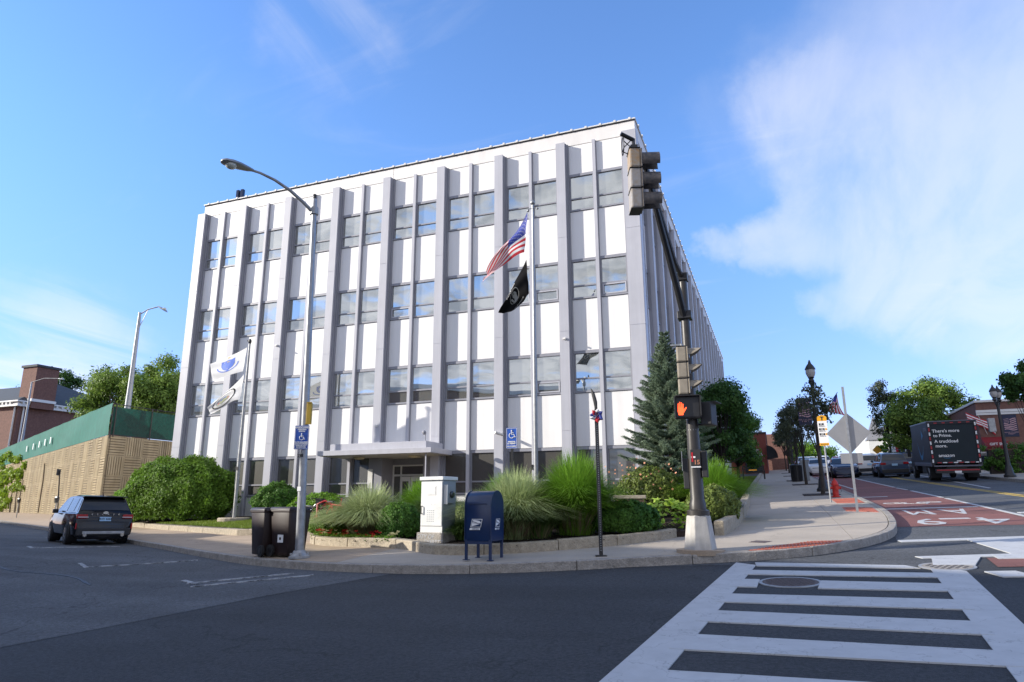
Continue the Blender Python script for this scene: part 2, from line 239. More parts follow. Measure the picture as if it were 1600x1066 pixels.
# ------------------------------------------------------------------ mesh helpers
COL = sc.collection
def link(o, parent=None): COL.objects.link(o); o.parent = parent; return o
def tag(o, label=None, cat=None, group=None, kind=None):
    if label: o['label'] = label
    if cat: o['category'] = cat
    if group: o['group'] = group
    if kind: o['kind'] = kind
    return o
def empty(name, loc, rz=0, label=None, cat=None, group=None, rot=None):
    o = bpy.data.objects.new(name, None); o.location = loc; o.rotation_euler = rot or (0, 0, rz); o.empty_display_size = .2
    link(o); return tag(o, label, cat, group)
class MB:
    def __init__(s): s.v = []; s.f = []; s.m = []; s.mi = 0; s.xf = None
    def add(s, vs, fs):
        k = len(s.v)
        if s.xf is not None: vs = [tuple(s.xf @ Vector(p)) for p in vs]
        s.v += [tuple(p) for p in vs]; s.f += [tuple(i+k for i in f) for f in fs]; s.m += [s.mi]*len(fs); return s
    def box(s, x0, x1, y0, y1, z0, z1):
        return s.add([(x0, y0, z0), (x1, y0, z0), (x1, y1, z0), (x0, y1, z0), (x0, y0, z1), (x1, y0, z1), (x1, y1, z1), (x0, y1, z1)],
                     [(0, 3, 2, 1), (4, 5, 6, 7), (0, 1, 5, 4), (1, 2, 6, 5), (2, 3, 7, 6), (3, 0, 4, 7)])
    def cbox(s, c, d, rz=0):
        a, b, h = d[0]/2, d[1]/2, d[2]/2; cs, sn = math.cos(rz), math.sin(rz)
        vs = [(c[0]+x*cs-y*sn, c[1]+x*sn+y*cs, c[2]+z) for z in (-h, h) for x, y in ((-a, -b), (a, -b), (a, b), (-a, b))]
        return s.add(vs, [(0, 3, 2, 1), (4, 5, 6, 7), (0, 1, 5, 4), (1, 2, 6, 5), (2, 3, 7, 6), (3, 0, 4, 7)])
    def tube(s, pts, rad, n=8, cap=True):
        pts = [Vector(p) for p in pts]; rad = rad if isinstance(rad, (list, tuple)) else [rad]*len(pts); rings = []; up = None
        for i, p in enumerate(pts):
            d = (pts[min(i+1, len(pts)-1)]-pts[max(i-1, 0)]).normalized()
            if up is None: up = Vector((0, 0, 1)) if abs(d.z) < .9 else Vector((1, 0, 0))
            a = d.cross(up).normalized(); up = a.cross(d).normalized()
            rings += [p+(a*math.cos(2*PI*k/n)+up*math.sin(2*PI*k/n))*rad[i] for k in range(n)]
        fs = [(i*n+k, i*n+(k+1) % n, (i+1)*n+(k+1) % n, (i+1)*n+k) for i in range(len(pts)-1) for k in range(n)]
        if cap: fs += [tuple(range(n))[::-1], tuple((len(pts)-1)*n+k for k in range(n))]
        return s.add(rings, fs)
    def lathe(s, c, prof, n=16, ang=0):
        vs = [(c[0]+r*math.cos(2*PI*k/n+ang), c[1]+r*math.sin(2*PI*k/n+ang), c[2]+z) for r, z in prof for k in range(n)]
        fs = [(i*n+k, i*n+(k+1) % n, (i+1)*n+(k+1) % n, (i+1)*n+k) for i in range(len(prof)-1) for k in range(n)]
        fs += [tuple(range(n))[::-1], tuple((len(prof)-1)*n+k for k in range(n))]
        return s.add(vs, fs)
    def prism(s, poly, z0, z1):           # polygon in xy, heights numbers or functions
        n = len(poly); f0 = z0 if callable(z0) else (lambda x, y: z0); f1 = z1 if callable(z1) else (lambda x, y: z1)
        return s.add([(x, y, f0(x, y)) for x, y in poly]+[(x, y, f1(x, y)) for x, y in poly],
                     [tuple(range(n))[::-1], tuple(range(n, 2*n))]+[(i, (i+1) % n, n+(i+1) % n, n+i) for i in range(n)])
    def prof(s, pts, x0, x1, axis='x'):   # outline in the (y,z) plane run along x
        n = len(pts)
        a = [(x0, p, q) for p, q in pts]; b = [(x1, p, q) for p, q in pts]
        if axis == 'y': a = [(p, x0, q) for p, q in pts]; b = [(p, x1, q) for p, q in pts]
        return s.add(a+b, [tuple(range(n)), tuple(range(n, 2*n))[::-1]]+[(i, n+i, n+(i+1) % n, (i+1) % n) for i in range(n)])
    def sphere(s, c, r, n=10, m=6):
        r = r if isinstance(r, (tuple, list)) else (r, r, r)
        vs = [(c[0]+r[0]*math.sin(PI*i/m)*math.cos(2*PI*k/n), c[1]+r[1]*math.sin(PI*i/m)*math.sin(2*PI*k/n), c[2]+r[2]*math.cos(PI*i/m)) for i in range(m+1) for k in range(n)]
        return s.add(vs, [(i*n+k, (i+1)*n+k, (i+1)*n+(k+1) % n, i*n+(k+1) % n) for i in range(m) for k in range(n)])
    def mesh(s, name, mats, smooth=False, bevel=0):
        me = bpy.data.meshes.new(name); me.from_pydata(s.v, [], s.f)
        for m in (mats if isinstance(mats, (list, tuple)) else [mats]): me.materials.append(MAT[m])
        if len(me.materials) > 1: me.polygons.foreach_set('material_index', s.m)
        me.validate()
        bm = bmesh.new(); bm.from_mesh(me); bmesh.ops.recalc_face_normals(bm, faces=bm.faces)
        if bevel:
            es = [e for e in bm.edges if len(e.link_faces) == 2 and e.calc_face_angle(0) > .5]
            bmesh.ops.bevel(bm, geom=es, offset=bevel, segments=2, profile=.5, affect='EDGES', clamp_overlap=True)
        bm.to_mesh(me); bm.free()
        if smooth:
            me.polygons.foreach_set('use_smooth', [True]*len(me.polygons))
            try: me.set_sharp_from_angle(angle=math.radians(38))
            except Exception: pass
        return me
    def build(s, name, mats, parent=None, smooth=False, bevel=0, world=False, loc=None, rz=0):
        if world and parent is not None:
            o = parent.location; s.v = [(x-o.x, y-o.y, z-o.z) for x, y, z in s.v]
        ob = bpy.data.objects.new(name, s.mesh(name, mats, smooth, bevel)); link(ob, parent)
        if loc: ob.location = loc
        if rz: ob.rotation_euler = (0, 0, rz)
        return ob
def put(name, me, parent, loc=(0, 0, 0), rot=(0, 0, 0), scale=None):
    o = bpy.data.objects.new(name, me); link(o, parent); o.location = loc; o.rotation_euler = rot
    if scale: o.scale = scale
    return o
def copy_tree(o, loc=None, rz=None, label=None, parent=None):
    c = o.copy(); COL.objects.link(c); c.parent = parent
    if loc is not None: c.location = loc
    if rz is not None: c.rotation_euler = (0, 0, rz)
    if label: c['label'] = label
    for ch in [k for k in bpy.data.objects if k.parent == o]: copy_tree(ch, parent=c)
    return c
def text_mesh(body, size, ext=.002, align='CENTER', bold=0, spacing=1., shear=0):
    cu = bpy.data.curves.new('t', 'FONT'); cu.body = body; cu.size = size; cu.extrude = ext; cu.align_x = align; cu.align_y = 'CENTER'; cu.offset = bold; cu.space_line = spacing; cu.shear = shear; cu.resolution_u = 2
    o = bpy.data.objects.new('t', cu); COL.objects.link(o); bpy.context.view_layer.update()
    me = bpy.data.meshes.new_from_object(o.evaluated_get(bpy.context.evaluated_depsgraph_get())); bpy.data.objects.remove(o); return me
def text(name, body, size, m, parent, loc, rot=(PI/2, 0, 0), scale=None, **k):
    me = text_mesh(body, size, **k); me.materials.clear(); me.materials.append(MAT[m]); return put(name, me, parent, loc, rot, scale)
def rawmesh(name, V, F, m, smooth=False):   # V (n,3) array, F (k,4) array
    me = bpy.data.meshes.new(name); V = np.asarray(V, np.float32); F = np.asarray(F, np.int32); k = F.shape[1]
    me.vertices.add(len(V)); me.vertices.foreach_set('co', V.ravel()); me.loops.add(F.size); me.loops.foreach_set('vertex_index', F.ravel())
    me.polygons.add(len(F)); me.polygons.foreach_set('loop_start', np.arange(0, F.size, k, dtype=np.int32)); me.update(calc_edges=True)
    for q in (m if isinstance(m, (list, tuple)) else [m]): me.materials.append(MAT[q])
    return me
def leaf_arrays(C_, Nn, size, aspect=.55, seed=0, up=.0, fold=.25):
    r = np.random.default_rng(seed); n = len(C_)
    Nn = Nn+r.normal(0, .55, (n, 3)); Nn[:, 2] += up; Nn /= np.linalg.norm(Nn, axis=1)[:, None]+1e-9
    T = r.normal(0, 1, (n, 3)); T -= (T*Nn).sum(1)[:, None]*Nn; T /= np.linalg.norm(T, axis=1)[:, None]+1e-9; B = np.cross(Nn, T)
    sz = (size*r.uniform(.6, 1.3, n))[:, None]
    V = np.stack([C_-T*sz, C_+B*sz*aspect-Nn*sz*fold, C_+T*sz, C_-B*sz*aspect-Nn*sz*fold], 1).reshape(-1, 3)
    return V, np.arange(n*4).reshape(-1, 4)
def clump_points(clumps, n, seed=0, shell=.55):
    r = np.random.default_rng(seed); rad = np.array([c[3] for c in clumps]); p = rad**2/np.sum(rad**2); k = r.choice(len(clumps), n, p=p)
    D = r.normal(0, 1, (n, 3)); D /= np.linalg.norm(D, axis=1)[:, None]
    c = np.array(clumps)[k]; q = np.clip(shell+.12+(1-shell)*.5*r.normal(0, 1, n), .05, 1.45)[:, None]
    return c[:, :3]+D*c[:, 3:4]*q*np.array([1, 1, .8]), D
def foliage(name, clumps, n, size, m, parent=None, seed=0, aspect=.55, shell=.55, world=True, up=.2):
    P_, D = clump_points(clumps, n, seed, shell); V, F = leaf_arrays(P_, D, size, aspect, seed+1, up)
    if world and parent is not None: V = V-np.array(parent.location)
    return link(bpy.data.objects.new(name, rawmesh(name, V, F, m)), parent)
def crown_clumps(c, r, n, cr, seed=0, flat=-.6, inner=.35):
    q = random.Random(seed); out = []
    while len(out) < n:
        d = Vector((q.gauss(0, 1), q.gauss(0, 1), q.gauss(0, 1))).normalized()
        if d.z < flat: continue
        k = q.uniform(inner, 1.0)**.5*q.uniform(.86, 1.06)
        out.append((c[0]+d.x*r[0]*k, c[1]+d.y*r[1]*k, c[2]+d.z*r[2]*k, cr*q.uniform(.6, 1.35)))
    return out
def tree(name, x, y, base, cz, r, nclump, cr, nleaf, ls, leaf, label, cat='tree', group=None, trunk=.15, bark='bark', seed=1, lean=(0, 0), fork=.45, flat=-.6, kind=None, z=None):
    z = H(x, y)+base if z is None else z; t = empty(name, (x, y, z), 0, label, cat, group)
    cl = crown_clumps((x+lean[0], y+lean[1], cz), r, nclump, cr, seed, flat)
    foliage('crown', cl, nleaf, ls, leaf, t, seed)
    b = MB(); q = random.Random(seed); zt = z+(cz-z)*fork; mid = (x+lean[0]*.3+q.uniform(-.1, .1), y+lean[1]*.3, zt)
    b.tube([(x, y, z-.1), (x+q.uniform(-.05, .05), y, z+(zt-z)*.5), mid], [trunk*1.25, trunk, trunk*.85], 8)
    top = (x+lean[0], y+lean[1], cz+r[2]*.4); b.tube([mid, top], [trunk*.8, trunk*.2], 6)
    for c in cl[::2]:
        m2 = [(mid[i]*.55+c[i]*.45+q.uniform(-.15, .15)*r[0]) for i in range(3)]
        b.tube([mid, m2, c[:3]], [trunk*.45, trunk*.25, trunk*.06], 5, False)
    b.build('trunk', bark, t, smooth=True, world=True); return t
def ring_poly(c, r, n=20, a0=0, a1=2*PI): return [(c[0]+r*math.cos(a0+(a1-a0)*i/n), c[1]+r*math.sin(a0+(a1-a0)*i/n)) for i in range(n)]
# ================================================================== GROUND
xs = [-900, -300, -130, -90] + list(np.arange(-70, -7.9, .5)) + [-7, 0, 14, 60, 200, 900]
ys = [-700, -200, -60, -30] + list(np.arange(-12, 60.1, .5)) + [80, 120, 300, 700]
V = [(x, y, H(x, y)) for y in ys for x in xs]; nx = len(xs)
F = [(j*nx+i, j*nx+i+1, (j+1)*nx+i+1, (j+1)*nx+i) for j in range(len(ys)-1) for i in range(nx-1)]
tag(link(bpy.data.objects.new('road', rawmesh('road', V, F, 'asphalt'))), 'dark asphalt road surface across the crossing', kind='structure')
def poly_bm(poly, cutsx=(), cutsy=(), lines=()):
    bm = bmesh.new(); bm.faces.new([bm.verts.new((x, y, 0)) for x, y in poly])
    pl = [((x, 0, 0), (1, 0, 0)) for x in cutsx]+[((0, y, 0), (0, 1, 0)) for y in cutsy]+[((a[0], a[1], 0), (-(b[1]-a[1]), b[0]-a[0], 0)) for a, b in lines]
    for c, n in pl: bmesh.ops.bisect_plane(bm, geom=bm.verts[:]+bm.edges[:]+bm.faces[:], plane_co=c, plane_no=n, dist=1e-5)
    return bm
def sheet(name, poly, h, m, step=0, label=None):
    x0, x1 = min(p[0] for p in poly), max(p[0] for p in poly); y0, y1 = min(p[1] for p in poly), max(p[1] for p in poly)
    bm = poly_bm(poly, np.arange(math.ceil(x0/step)*step, x1, step) if step else (), np.arange(math.ceil(y0/step)*step, y1, step) if step else ())
    for v in bm.verts: v.co.z = H(v.co.x, v.co.y)+h
    bmesh.ops.recalc_face_normals(bm, faces=bm.faces)
    if sum(f.normal.z for f in bm.faces) < 0: bmesh.ops.reverse_faces(bm, faces=bm.faces)
    me = bpy.data.meshes.new(name); bm.to_mesh(me); bm.free(); me.materials.append(MAT[m])
    o = link(bpy.data.objects.new(name, me)); tag(o, label, kind='structure'); return o
KERB = [(-120, 66.6), (-60, 37.5), (-47.9, 31.2), (-34.2, 24.2), (-19.5, 16.75), (-12.8, 13.2), (-10.5, 12.1), (-8.3, 11.42), (-6.7, 11.15), (-5.4, 11.12), (-4.3, 11.28), (-3.27, 11.58), (-2.25, 12.0), (-1.2, 12.36),
        (-.2, 12.72), (.64, 13.3), (1.33, 14.14), (1.95, 15.25), (2.41, 16.75), (2.78, 20), (2.92, 23), (2.94, 28.5), (2.88, 40), (2.85, 60), (2.85, 190)]
def smooth_line(P_, it=2):
    for _ in range(it):
        Q = [P_[0]]
        for a, b in zip(P_[:-1], P_[1:]): Q += [(a[0]*.75+b[0]*.25, a[1]*.75+b[1]*.25), (a[0]*.25+b[0]*.75, a[1]*.25+b[1]*.75)]
        P_ = Q+[P_[-1]]
    return P_
KS = smooth_line(KERB)
def offset_line(P_, d):        # to the left of the direction of travel
    out = []
    for i, p in enumerate(P_):
        a, b = P_[max(i-1, 0)], P_[min(i+1, len(P_)-1)]; t = Vector((b[0]-a[0], b[1]-a[1])).normalized(); out.append((p[0]-t.y*d, p[1]+t.x*d))
    return out
KI = offset_line(KS, .16)
sheet('old_asphalt', [(-9.6, 1.5), (-8.7, 5.2), (-8.1, 7), (-7.5, 9), (-6.5, 11.3), (-8.3, 11.5), (-12.8, 13.25), (-34.2, 24.3), (-60, 37.6), (-64, 20), (-30, -6)], .004, 'old_asphalt', .5, 'older lighter asphalt of the left street')
sheet('side_street', [(2.2, 12.9), (60, 10), (60, 190), (2.6, 190), (2.7, 20), (2.1, 15)], .004, 'old_asphalt', 0, 'lighter asphalt of the street running up to the right')
sheet('street_apron', [(-3.4, 11.7), (-2.25, 11.95), (-1.2, 12.3), (-.2, 12.66), (.64, 13.2), (1.33, 14.0), (1.95, 15.1), (2.1, 15), (2.2, 12.9), (2.6, 11.9), (-1, 12.15)], .004, 'old_asphalt', 0, 'lighter asphalt strip by the corner kerb')
sheet('red_bus_lane', [(2.5, 18.05), (5.5, 18.05), (5.62, 24), (5.55, 32), (5.35, 50), (5.3, 190), (2.75, 190), (2.82, 30), (2.8, 22)], .008, 'red_lane', 0, 'red painted bus and bicycle lane')
sheet('red_bus_lane', [(3.0, 12.85), (6.2, 13.3), (6.2, 12.3), (2.9, 11.9)], .008, 'red_lane', 0, 'small red lane patch beyond the crossing')
def slabs(poly, top, thick, lines, mat_of, name, parent, gap=.006):
    bm = poly_bm(poly, lines=lines); k = 0
    for f in bm.faces:
        P_ = [(v.co.x, v.co.y) for v in f.verts]
        ar = sum(P_[i][0]*P_[(i+1) % len(P_)][1]-P_[(i+1) % len(P_)][0]*P_[i][1] for i in range(len(P_)))
        if ar < 0: P_ = P_[::-1]
        if abs(ar) < .02: continue
        Q = []
        for i, p in enumerate(P_):
            a, b = Vector(P_[i-1]), Vector(P_[(i+1) % len(P_)]); p = Vector(p); d1 = (p-a).normalized() if (p-a).length > 1e-6 else Vector((1, 0)); d2 = (b-p).normalized() if (b-p).length > 1e-6 else d1
            n = Vector((-d1.y-d2.y, d1.x+d2.x)); n = n.normalized() if n.length > 1e-6 else Vector((0, 0)); Q.append((p.x+n.x*gap, p.y+n.y*gap))
        c = (sum(p[0] for p in Q)/len(Q), sum(p[1] for p in Q)/len(Q)); dz = rnd.uniform(-.002, .002)
        b = MB(); b.prism(Q, lambda x, y: plane(x, y)+top-thick, lambda x, y: plane(x, y)+top+dz); b.build(name, mat_of(c), parent); k += 1
    bm.free()
walkroot = MB(); 
SW = KI+[(-1.15, 190), (-1.15, 27), (-27.6, 27), (-28.6, 30.5), (-43.3, 34.4), (-120, 71.9)]
bm = poly_bm(SW)
for v in bm.verts: v.co.z = plane(v.co.x, v.co.y)+.105
me = bpy.data.meshes.new('sidewalk'); bm.to_mesh(me); bm.free(); me.materials.append(MAT['mortar'])
walk = link(bpy.data.objects.new('sidewalk', me)); tag(walk, 'concrete sidewalk round the street corner', kind='structure')
cuts = [((-8.05, 0), (-8.05, 1)), ((1.27, 0), (1.33, 30)), ((-3.3, 11.6), (-2.75, 14)), ((-1.7, 12.1), (1.3, 13.3)), ((-12.9, 13), (-11.3, 16.5)), ((-17, 15), (-15.4, 18.4)), ((-22, 17), (-20.2, 20.6)), ((-27.5, 20), (-25.6, 24)), ((-33, 23), (-31, 27)), ((-40, 26), (-38, 31))]
cuts += [((0, y), (1, y)) for y in (19.2, 25.4, 31.5, 38, 46, 56, 70, 90)]
slabs(SW, .15, .04, cuts, lambda c: 'tan_concrete' if c[0] < -8.05 else 'concrete', 'paving_slab', walk)
def stones(line, wdt, hgt, base, leng, name, parent, mat, jit=.008, hfun=plane, bev=.012, start=0.):
    """granite stones laid end to end along a line"""
    seg = [0]
    for a, b in zip(line[:-1], line[1:]): seg.append(seg[-1]+math.hypot(b[0]-a[0], b[1]-a[1]))
    def at(s):
        i = max(1, min(len(seg)-1, next((k for k in range(1, len(seg)) if seg[k] >= s), len(seg)-1))); t = (s-seg[i-1])/max(seg[i]-seg[i-1], 1e-6)
        return (line[i-1][0]+(line[i][0]-line[i-1][0])*t, line[i-1][1]+(line[i][1]-line[i-1][1])*t)
    s = start
    while s < seg[-1]-.3:
        e = min(s+leng*rnd.uniform(.8, 1.2), seg[-1]); n = max(1, int((e-s)/.5)); P_ = [at(s+.006+(e-s-.012)*k/n) for k in range(n+1)]; O = offset_line(P_, wdt) if n else P_
        b = MB(); dz = rnd.uniform(-jit, jit); dy = rnd.uniform(-jit, jit); O = offset_line(P_, wdt); P_ = offset_line(P_, dy)
        ring = [[(p[0], p[1], hfun(*p)+base), (q[0], q[1], hfun(*q)+base), (q[0], q[1], hfun(*q)+hgt+dz), (p[0], p[1], hfun(*p)+hgt+dz)] for p, q in zip(P_, O)]
        V_ = [v for r_ in ring for v in r_]; F_ = [(k*4+j, k*4+(j+1) % 4, (k+1)*4+(j+1) % 4, (k+1)*4+j) for k in range(n) for j in range(4)]+[(0, 1, 2, 3), tuple(n*4+j for j in (3, 2, 1, 0))]
        b.add(V_, F_); b.build(name, mat, parent, bevel=bev); s = e
kerb = tag(empty('kerb', (-9, 12, H(-9, 12))), 'granite kerb along the road', kind='structure')
def wstones(line, *a, **k):
    n0 = set(bpy.data.objects); stones(line, *a, **k); par = a[5]
    for o in bpy.data.objects:
        if o not in n0 and o.parent == par: o.location = -par.location
KN = [p for p in KS if -60 <= p[0] and p[1] < 75]
wstones(KN, .15, .152, -.25, 2.3, 'kerb_stone', kerb, 'kerb_granite', .004)
fb = MB(); fl = [p for p in KS if p[1] >= 75] ; fb.prism([(2.72, 75), (2.86, 75), (2.86, 190), (2.72, 190)], lambda x, y: plane(x, y)-.1, lambda x, y: plane(x, y)+.152)
fb.prism([(-120, 66.6), (-60, 37.5), (-59.9, 37.7), (-119.9, 66.8)], lambda x, y: plane(x, y)-.1, lambda x, y: plane(x, y)+.15); fb.build('kerb_run', 'kerb_granite', kerb, world=True)
# far side of the right street
b = MB(); b.prism([(10.95, 20), (60, 17), (60, 190), (10.95, 190)], lambda x, y: plane(x, y)-.2, lambda x, y: plane(x, y)+.15); tag(b.build('far_sidewalk', 'concrete'), 'concrete sidewalk on the far side of the street', kind='structure')
k2 = tag(empty('far_kerb', (10.9, 40, H(10.9, 40))), 'granite kerb of the far sidewalk', kind='structure')
wstones([(10.95, 75), (10.95, 20)], -.15, .153, -.2, 2.6, 'kerb_stone', k2, 'kerb_granite', .004)
# ------------------------------------------------------------------ road markings
def marks(name, polys, m, h, label, z=H):
    r = tag(empty(name, (polys[0][0][0], polys[0][0][1], z(*polys[0][0]))), label, kind='structure')
    for k_, p in enumerate(polys): b = MB(); b.prism(p, lambda x, y: z(x, y)+.001, lambda x, y: z(x, y)+h+(0 if k_ < 2 else .003)); b.build('painted_bar', m, r, world=True)
    return r
def quad(a, b, c, d): return [a, b, c, d]
marks('crosswalk', [quad((-.70, 12.39), (-1.95, 1.2), (-1.45, 1.2), (-.38, 12.1)), quad((2.06, 12.15), (2.42, 11.5), (1.55, 1.6), (1.12, 1.6)),
    quad((-.40, 12.38), (1.75, 12.03), (1.9, 11.75), (-.37, 12.0)),
    quad((-.46, 11.56), (2.07, 11.30), (2.03, 10.92), (-.53, 11.15)),
    quad((-.59, 10.72), (-.30, 10.70), (-.33, 10.07), (-.67, 10.10)), quad((.50, 10.62), (2.0, 10.44), (1.99, 9.90), (.42, 10.02)),
    quad((-.72, 9.58), (1.90, 9.38), (1.88, 8.83), (-.80, 9.04)), quad((-.86, 8.54), (1.80, 8.27), (1.77, 7.71), (-.92, 7.97)),
    quad((-.98, 7.39), (1.71, 7.15), (1.69, 6.68), (-1.04, 6.80)), quad((-1.10, 6.13), (1.62, 6.05), (1.60, 5.55), (-1.15, 5.6)),
    quad((-1.2, 5.0), (1.56, 4.9), (1.52, 4.4), (-1.27, 4.5)), quad((-1.3, 3.9), (1.47, 3.8), (1.42, 3.3), (-1.37, 3.4))], 'road_paint', .012, 'white ladder crosswalk in the foreground shade')
marks('far_crosswalk', [quad((2.15, 15.35), (9.6, 16.75), (9.6, 16.45), (2.18, 15.05)), quad((2.05, 13.02), (9.6, 14.5), (9.6, 14.2), (2.12, 12.8)),
    quad((2.25, 12.83), (2.95, 12.95), (2.66, 12.05), (2.12, 12.05)), quad((3.3, 15.25), (4.2, 15.42), (4.45, 13.5), (3.45, 13.3)), quad((5.4, 15.65), (6.3, 15.8), (6.5, 13.9), (5.6, 13.7)), quad((7.4, 16.0), (8.3, 16.2), (8.5, 14.3), (7.6, 14.1)),
    quad((2.62, 11.45), (3.0, 11.5), (3.12, 11.05), (2.72, 11.0)), quad((3.15, 13.2), (3.55, 13.28), (3.6, 12.75), (3.12, 12.7))], 'road_paint', .014, 'white crosswalk lines across the right street')
marks('lane_line', [quad((5.62, 15.9), (5.72, 15.9), (5.68, 28), (5.56, 28)), quad((5.56, 28.6), (5.68, 28.6), (5.62, 34), (5.5, 34)), quad((5.5, 35), (5.6, 35), (5.5, 37), (5.4, 37)), quad((5.42, 37.8), (5.53, 37.8), (5.4, 60), (5.28, 60)),
    quad((3.6, 36.5), (3.7, 36.5), (3.3, 60), (3.2, 60)), quad((3.02, 23.45), (5.5, 23.52), (5.5, 23.75), (3.0, 23.68)), quad((5.8, 21.0), (10.6, 21.6), (10.6, 21.9), (5.8, 21.3)), quad((8.4, 34), (8.5, 34), (9.9, 60), (9.8, 60)), quad((3.0, 30.1), (4.1, 30.1), (4.1, 30.3), (3.0, 30.3))], 'road_paint', .014, 'white lane lines beside the red lane')
marks('yellow_line', [quad((7.92, 22), (8.04, 22), (7.72, 34), (7.60, 34)), quad((7.60, 34), (7.72, 34), (7.46, 60), (7.32, 60)), quad((8.14, 22), (8.24, 22), (7.92, 34), (7.82, 34)), quad((7.82, 34), (7.92, 34), (7.66, 60), (7.54, 60))], 'yellow_paint', .010, 'double yellow centre line')
def strip(a, b, wd): d = Vector((b[0]-a[0], b[1]-a[1])).normalized()*wd/2; return [(a[0]-d.y, a[1]+d.x), (b[0]-d.y, b[1]+d.x), (b[0]+d.y, b[1]-d.x), (a[0]+d.y, a[1]-d.x)]
def segs(a, b, wd, n=10): return [strip((a[0]+(b[0]-a[0])*i/n, a[1]+(b[1]-a[1])*i/n), (a[0]+(b[0]-a[0])*(i+1)/n, a[1]+(b[1]-a[1])*(i+1)/n), wd) for i in range(n)]
marks('parking_lines', segs((-14.4, 11.2), (-12.9, 12.9), .09, 4)+segs((-15.1, 11.6), (-14.3, 11.15), .09, 2)+segs((-10.1, 9.9), (-8.7, 11.1), .09, 4)+segs((-10.5, 10.2), (-9.8, 9.85), .09, 2)+segs((-9.7, 9.6), (-8.1, 10.9), .09, 4)
      + segs((-19.9, 13.7), (-18.7, 15.6), .10, 5)+segs((-20.7, 14.2), (-19.8, 13.7), .10, 2)+segs((-22.0, 8.6), (-20.6, 7.9), .12, 3)+segs((-21.3, 9.2), (-21.9, 8.1), .12, 2), 'faint_paint', .016, 'thin worn parking space lines in the left street')
letters = tag(empty('lane_lettering', (4, 20, H(4, 20))), 'white lettering painted on the red lane', kind='structure')
sl_x, sl_y = math.atan(.0575), -math.atan(.028)
def roadtext(body, x, y, size, sx, sy):
    me = text_mesh(body, size, .002); me.materials.clear(); me.materials.append(MAT['road_paint'])
    for v in me.vertices:
        X, Y = x-v.co.x*sx, y-v.co.y*sy; v.co = (X-4, Y-20, H(X, Y)+.012+v.co.z-H(4, 20))
    put('lettering', me, letters)
roadtext('4', 4.78, 19.3, 1.9, .75, 1.2); roadtext('9', 3.42, 19.25, 1.9, .72, 1.15); roadtext('A', 4.65, 22.2, 1.8, .55, 1.35); roadtext('M', 3.72, 22.2, 1.8, .50, 1.35)
b = MB(); b.prism([(3.78, 19.75), (4.42, 19.75), (4.42, 20.0), (3.78, 20.0)], lambda x, y: H(x, y)+.001, lambda x, y: H(x, y)+.014); b.build('dash', 'road_paint', letters, world=True)
b = MB()
for cx in (3.75, 4.75):
    pr = ring_poly((cx, 26.2), .36, 16)
    for i in range(16): b.prism([pr[i], pr[(i+1) % 16], (cx+(pr[(i+1) % 16][0]-cx)*.8, 26.2+(pr[(i+1) % 16][1]-26.2)*.8), (cx+(pr[i][0]-cx)*.8, 26.2+(pr[i][1]-26.2)*.8)], lambda x, y: H(x, y)+.001, lambda x, y: H(x, y)+.014)
for a, c in (((3.75, 26.2), (4.2, 25.7)), ((4.2, 25.7), (4.75, 26.2)), ((3.95, 25.8), (4.55, 25.7)), ((4.75, 26.2), (4.55, 25.5))): b.prism(strip(a, c, .07), lambda x, y: H(x, y)+.001, lambda x, y: H(x, y)+.016)
b.build('bicycle_symbol', 'road_paint', letters, world=True)
def seam(pts, wd, label):
    q_ = random.Random(len(label)); P_ = smooth_line([(x+q_.uniform(-.05, .05), y+q_.uniform(-.05, .05)) for x, y in pts], 2); b = MB()
    for a_, c_ in zip(P_[:-1], P_[1:]): b.prism(strip(a_, c_, wd*q_.uniform(.6, 1.3)), lambda x, y: H(x, y)+.001, lambda x, y: H(x, y)+.0105)
    tag(b.build('tar_seam', 'tar'), label, kind='structure')
M('tar', (.012, .012, .013), .5)
seam([(2.9, 11.3), (3.3, 10.2), (3.5, 9.2), (4.2, 8.0), (5.0, 6.5)], .03, 'dark crack at the right of the crosswalk'); seam([(-12, 9.5), (-13.6, 10.3), (-15.5, 10.0), (-18, 11.6), (-22, 12.8)], .05, 'long crack in the left street')
# manholes, tactile plates, small covers
slope_n = Vector((-.028, -.0575, 1)).normalized(); slope_q = slope_n.to_track_quat('Z', 'Y').to_euler()
def manhole(x, y, r, label, grate=False):
    t = empty('manhole_cover', (x, y, H(x, y)), 0, label, 'manhole cover', rot=slope_q)
    b = MB(); b.lathe((0, 0, 0), [(r*1.12, 0), (r*1.12, .013), (r*1.0, .013), (r*1.0, .006)], 32); b.build('rim', 'tile_red' if False else 'weathered_steel', t)
    b = MB(); b.lathe((0, 0, 0), [(r*.985, 0), (r*.985, .014)], 32); b.build('lid', 'kerb_granite' if grate else 'rust_lid', t)
    b = MB()
    if grate:
        for i in range(-3, 4):
            for j in range(-3, 4):
                if math.hypot(i, j) < 3.6: b.cbox((i*r*.24, j*r*.24, .0145), (r*.14, r*.12, .003))
        b.build('slots', 'dark_gap', t)
    else:
        for i in range(-6, 7):
            for j in range(-6, 7):
                if math.hypot(i, j) < 6.2: b.cbox((i*r*.14, j*r*.14, .016), (r*.07, r*.07, .006))
        b.build('studs', 'rust_lid', t)
M('rust_lid', (.11, .085, .08), .7, .3, var=.2, scale=10)
manhole(.10, 10.5, .37, 'brown cast iron cover breaking a white crosswalk bar'); manhole(2.28, 11.95, .33, 'grey pierced drain cover at the far right crosswalk corner', True)
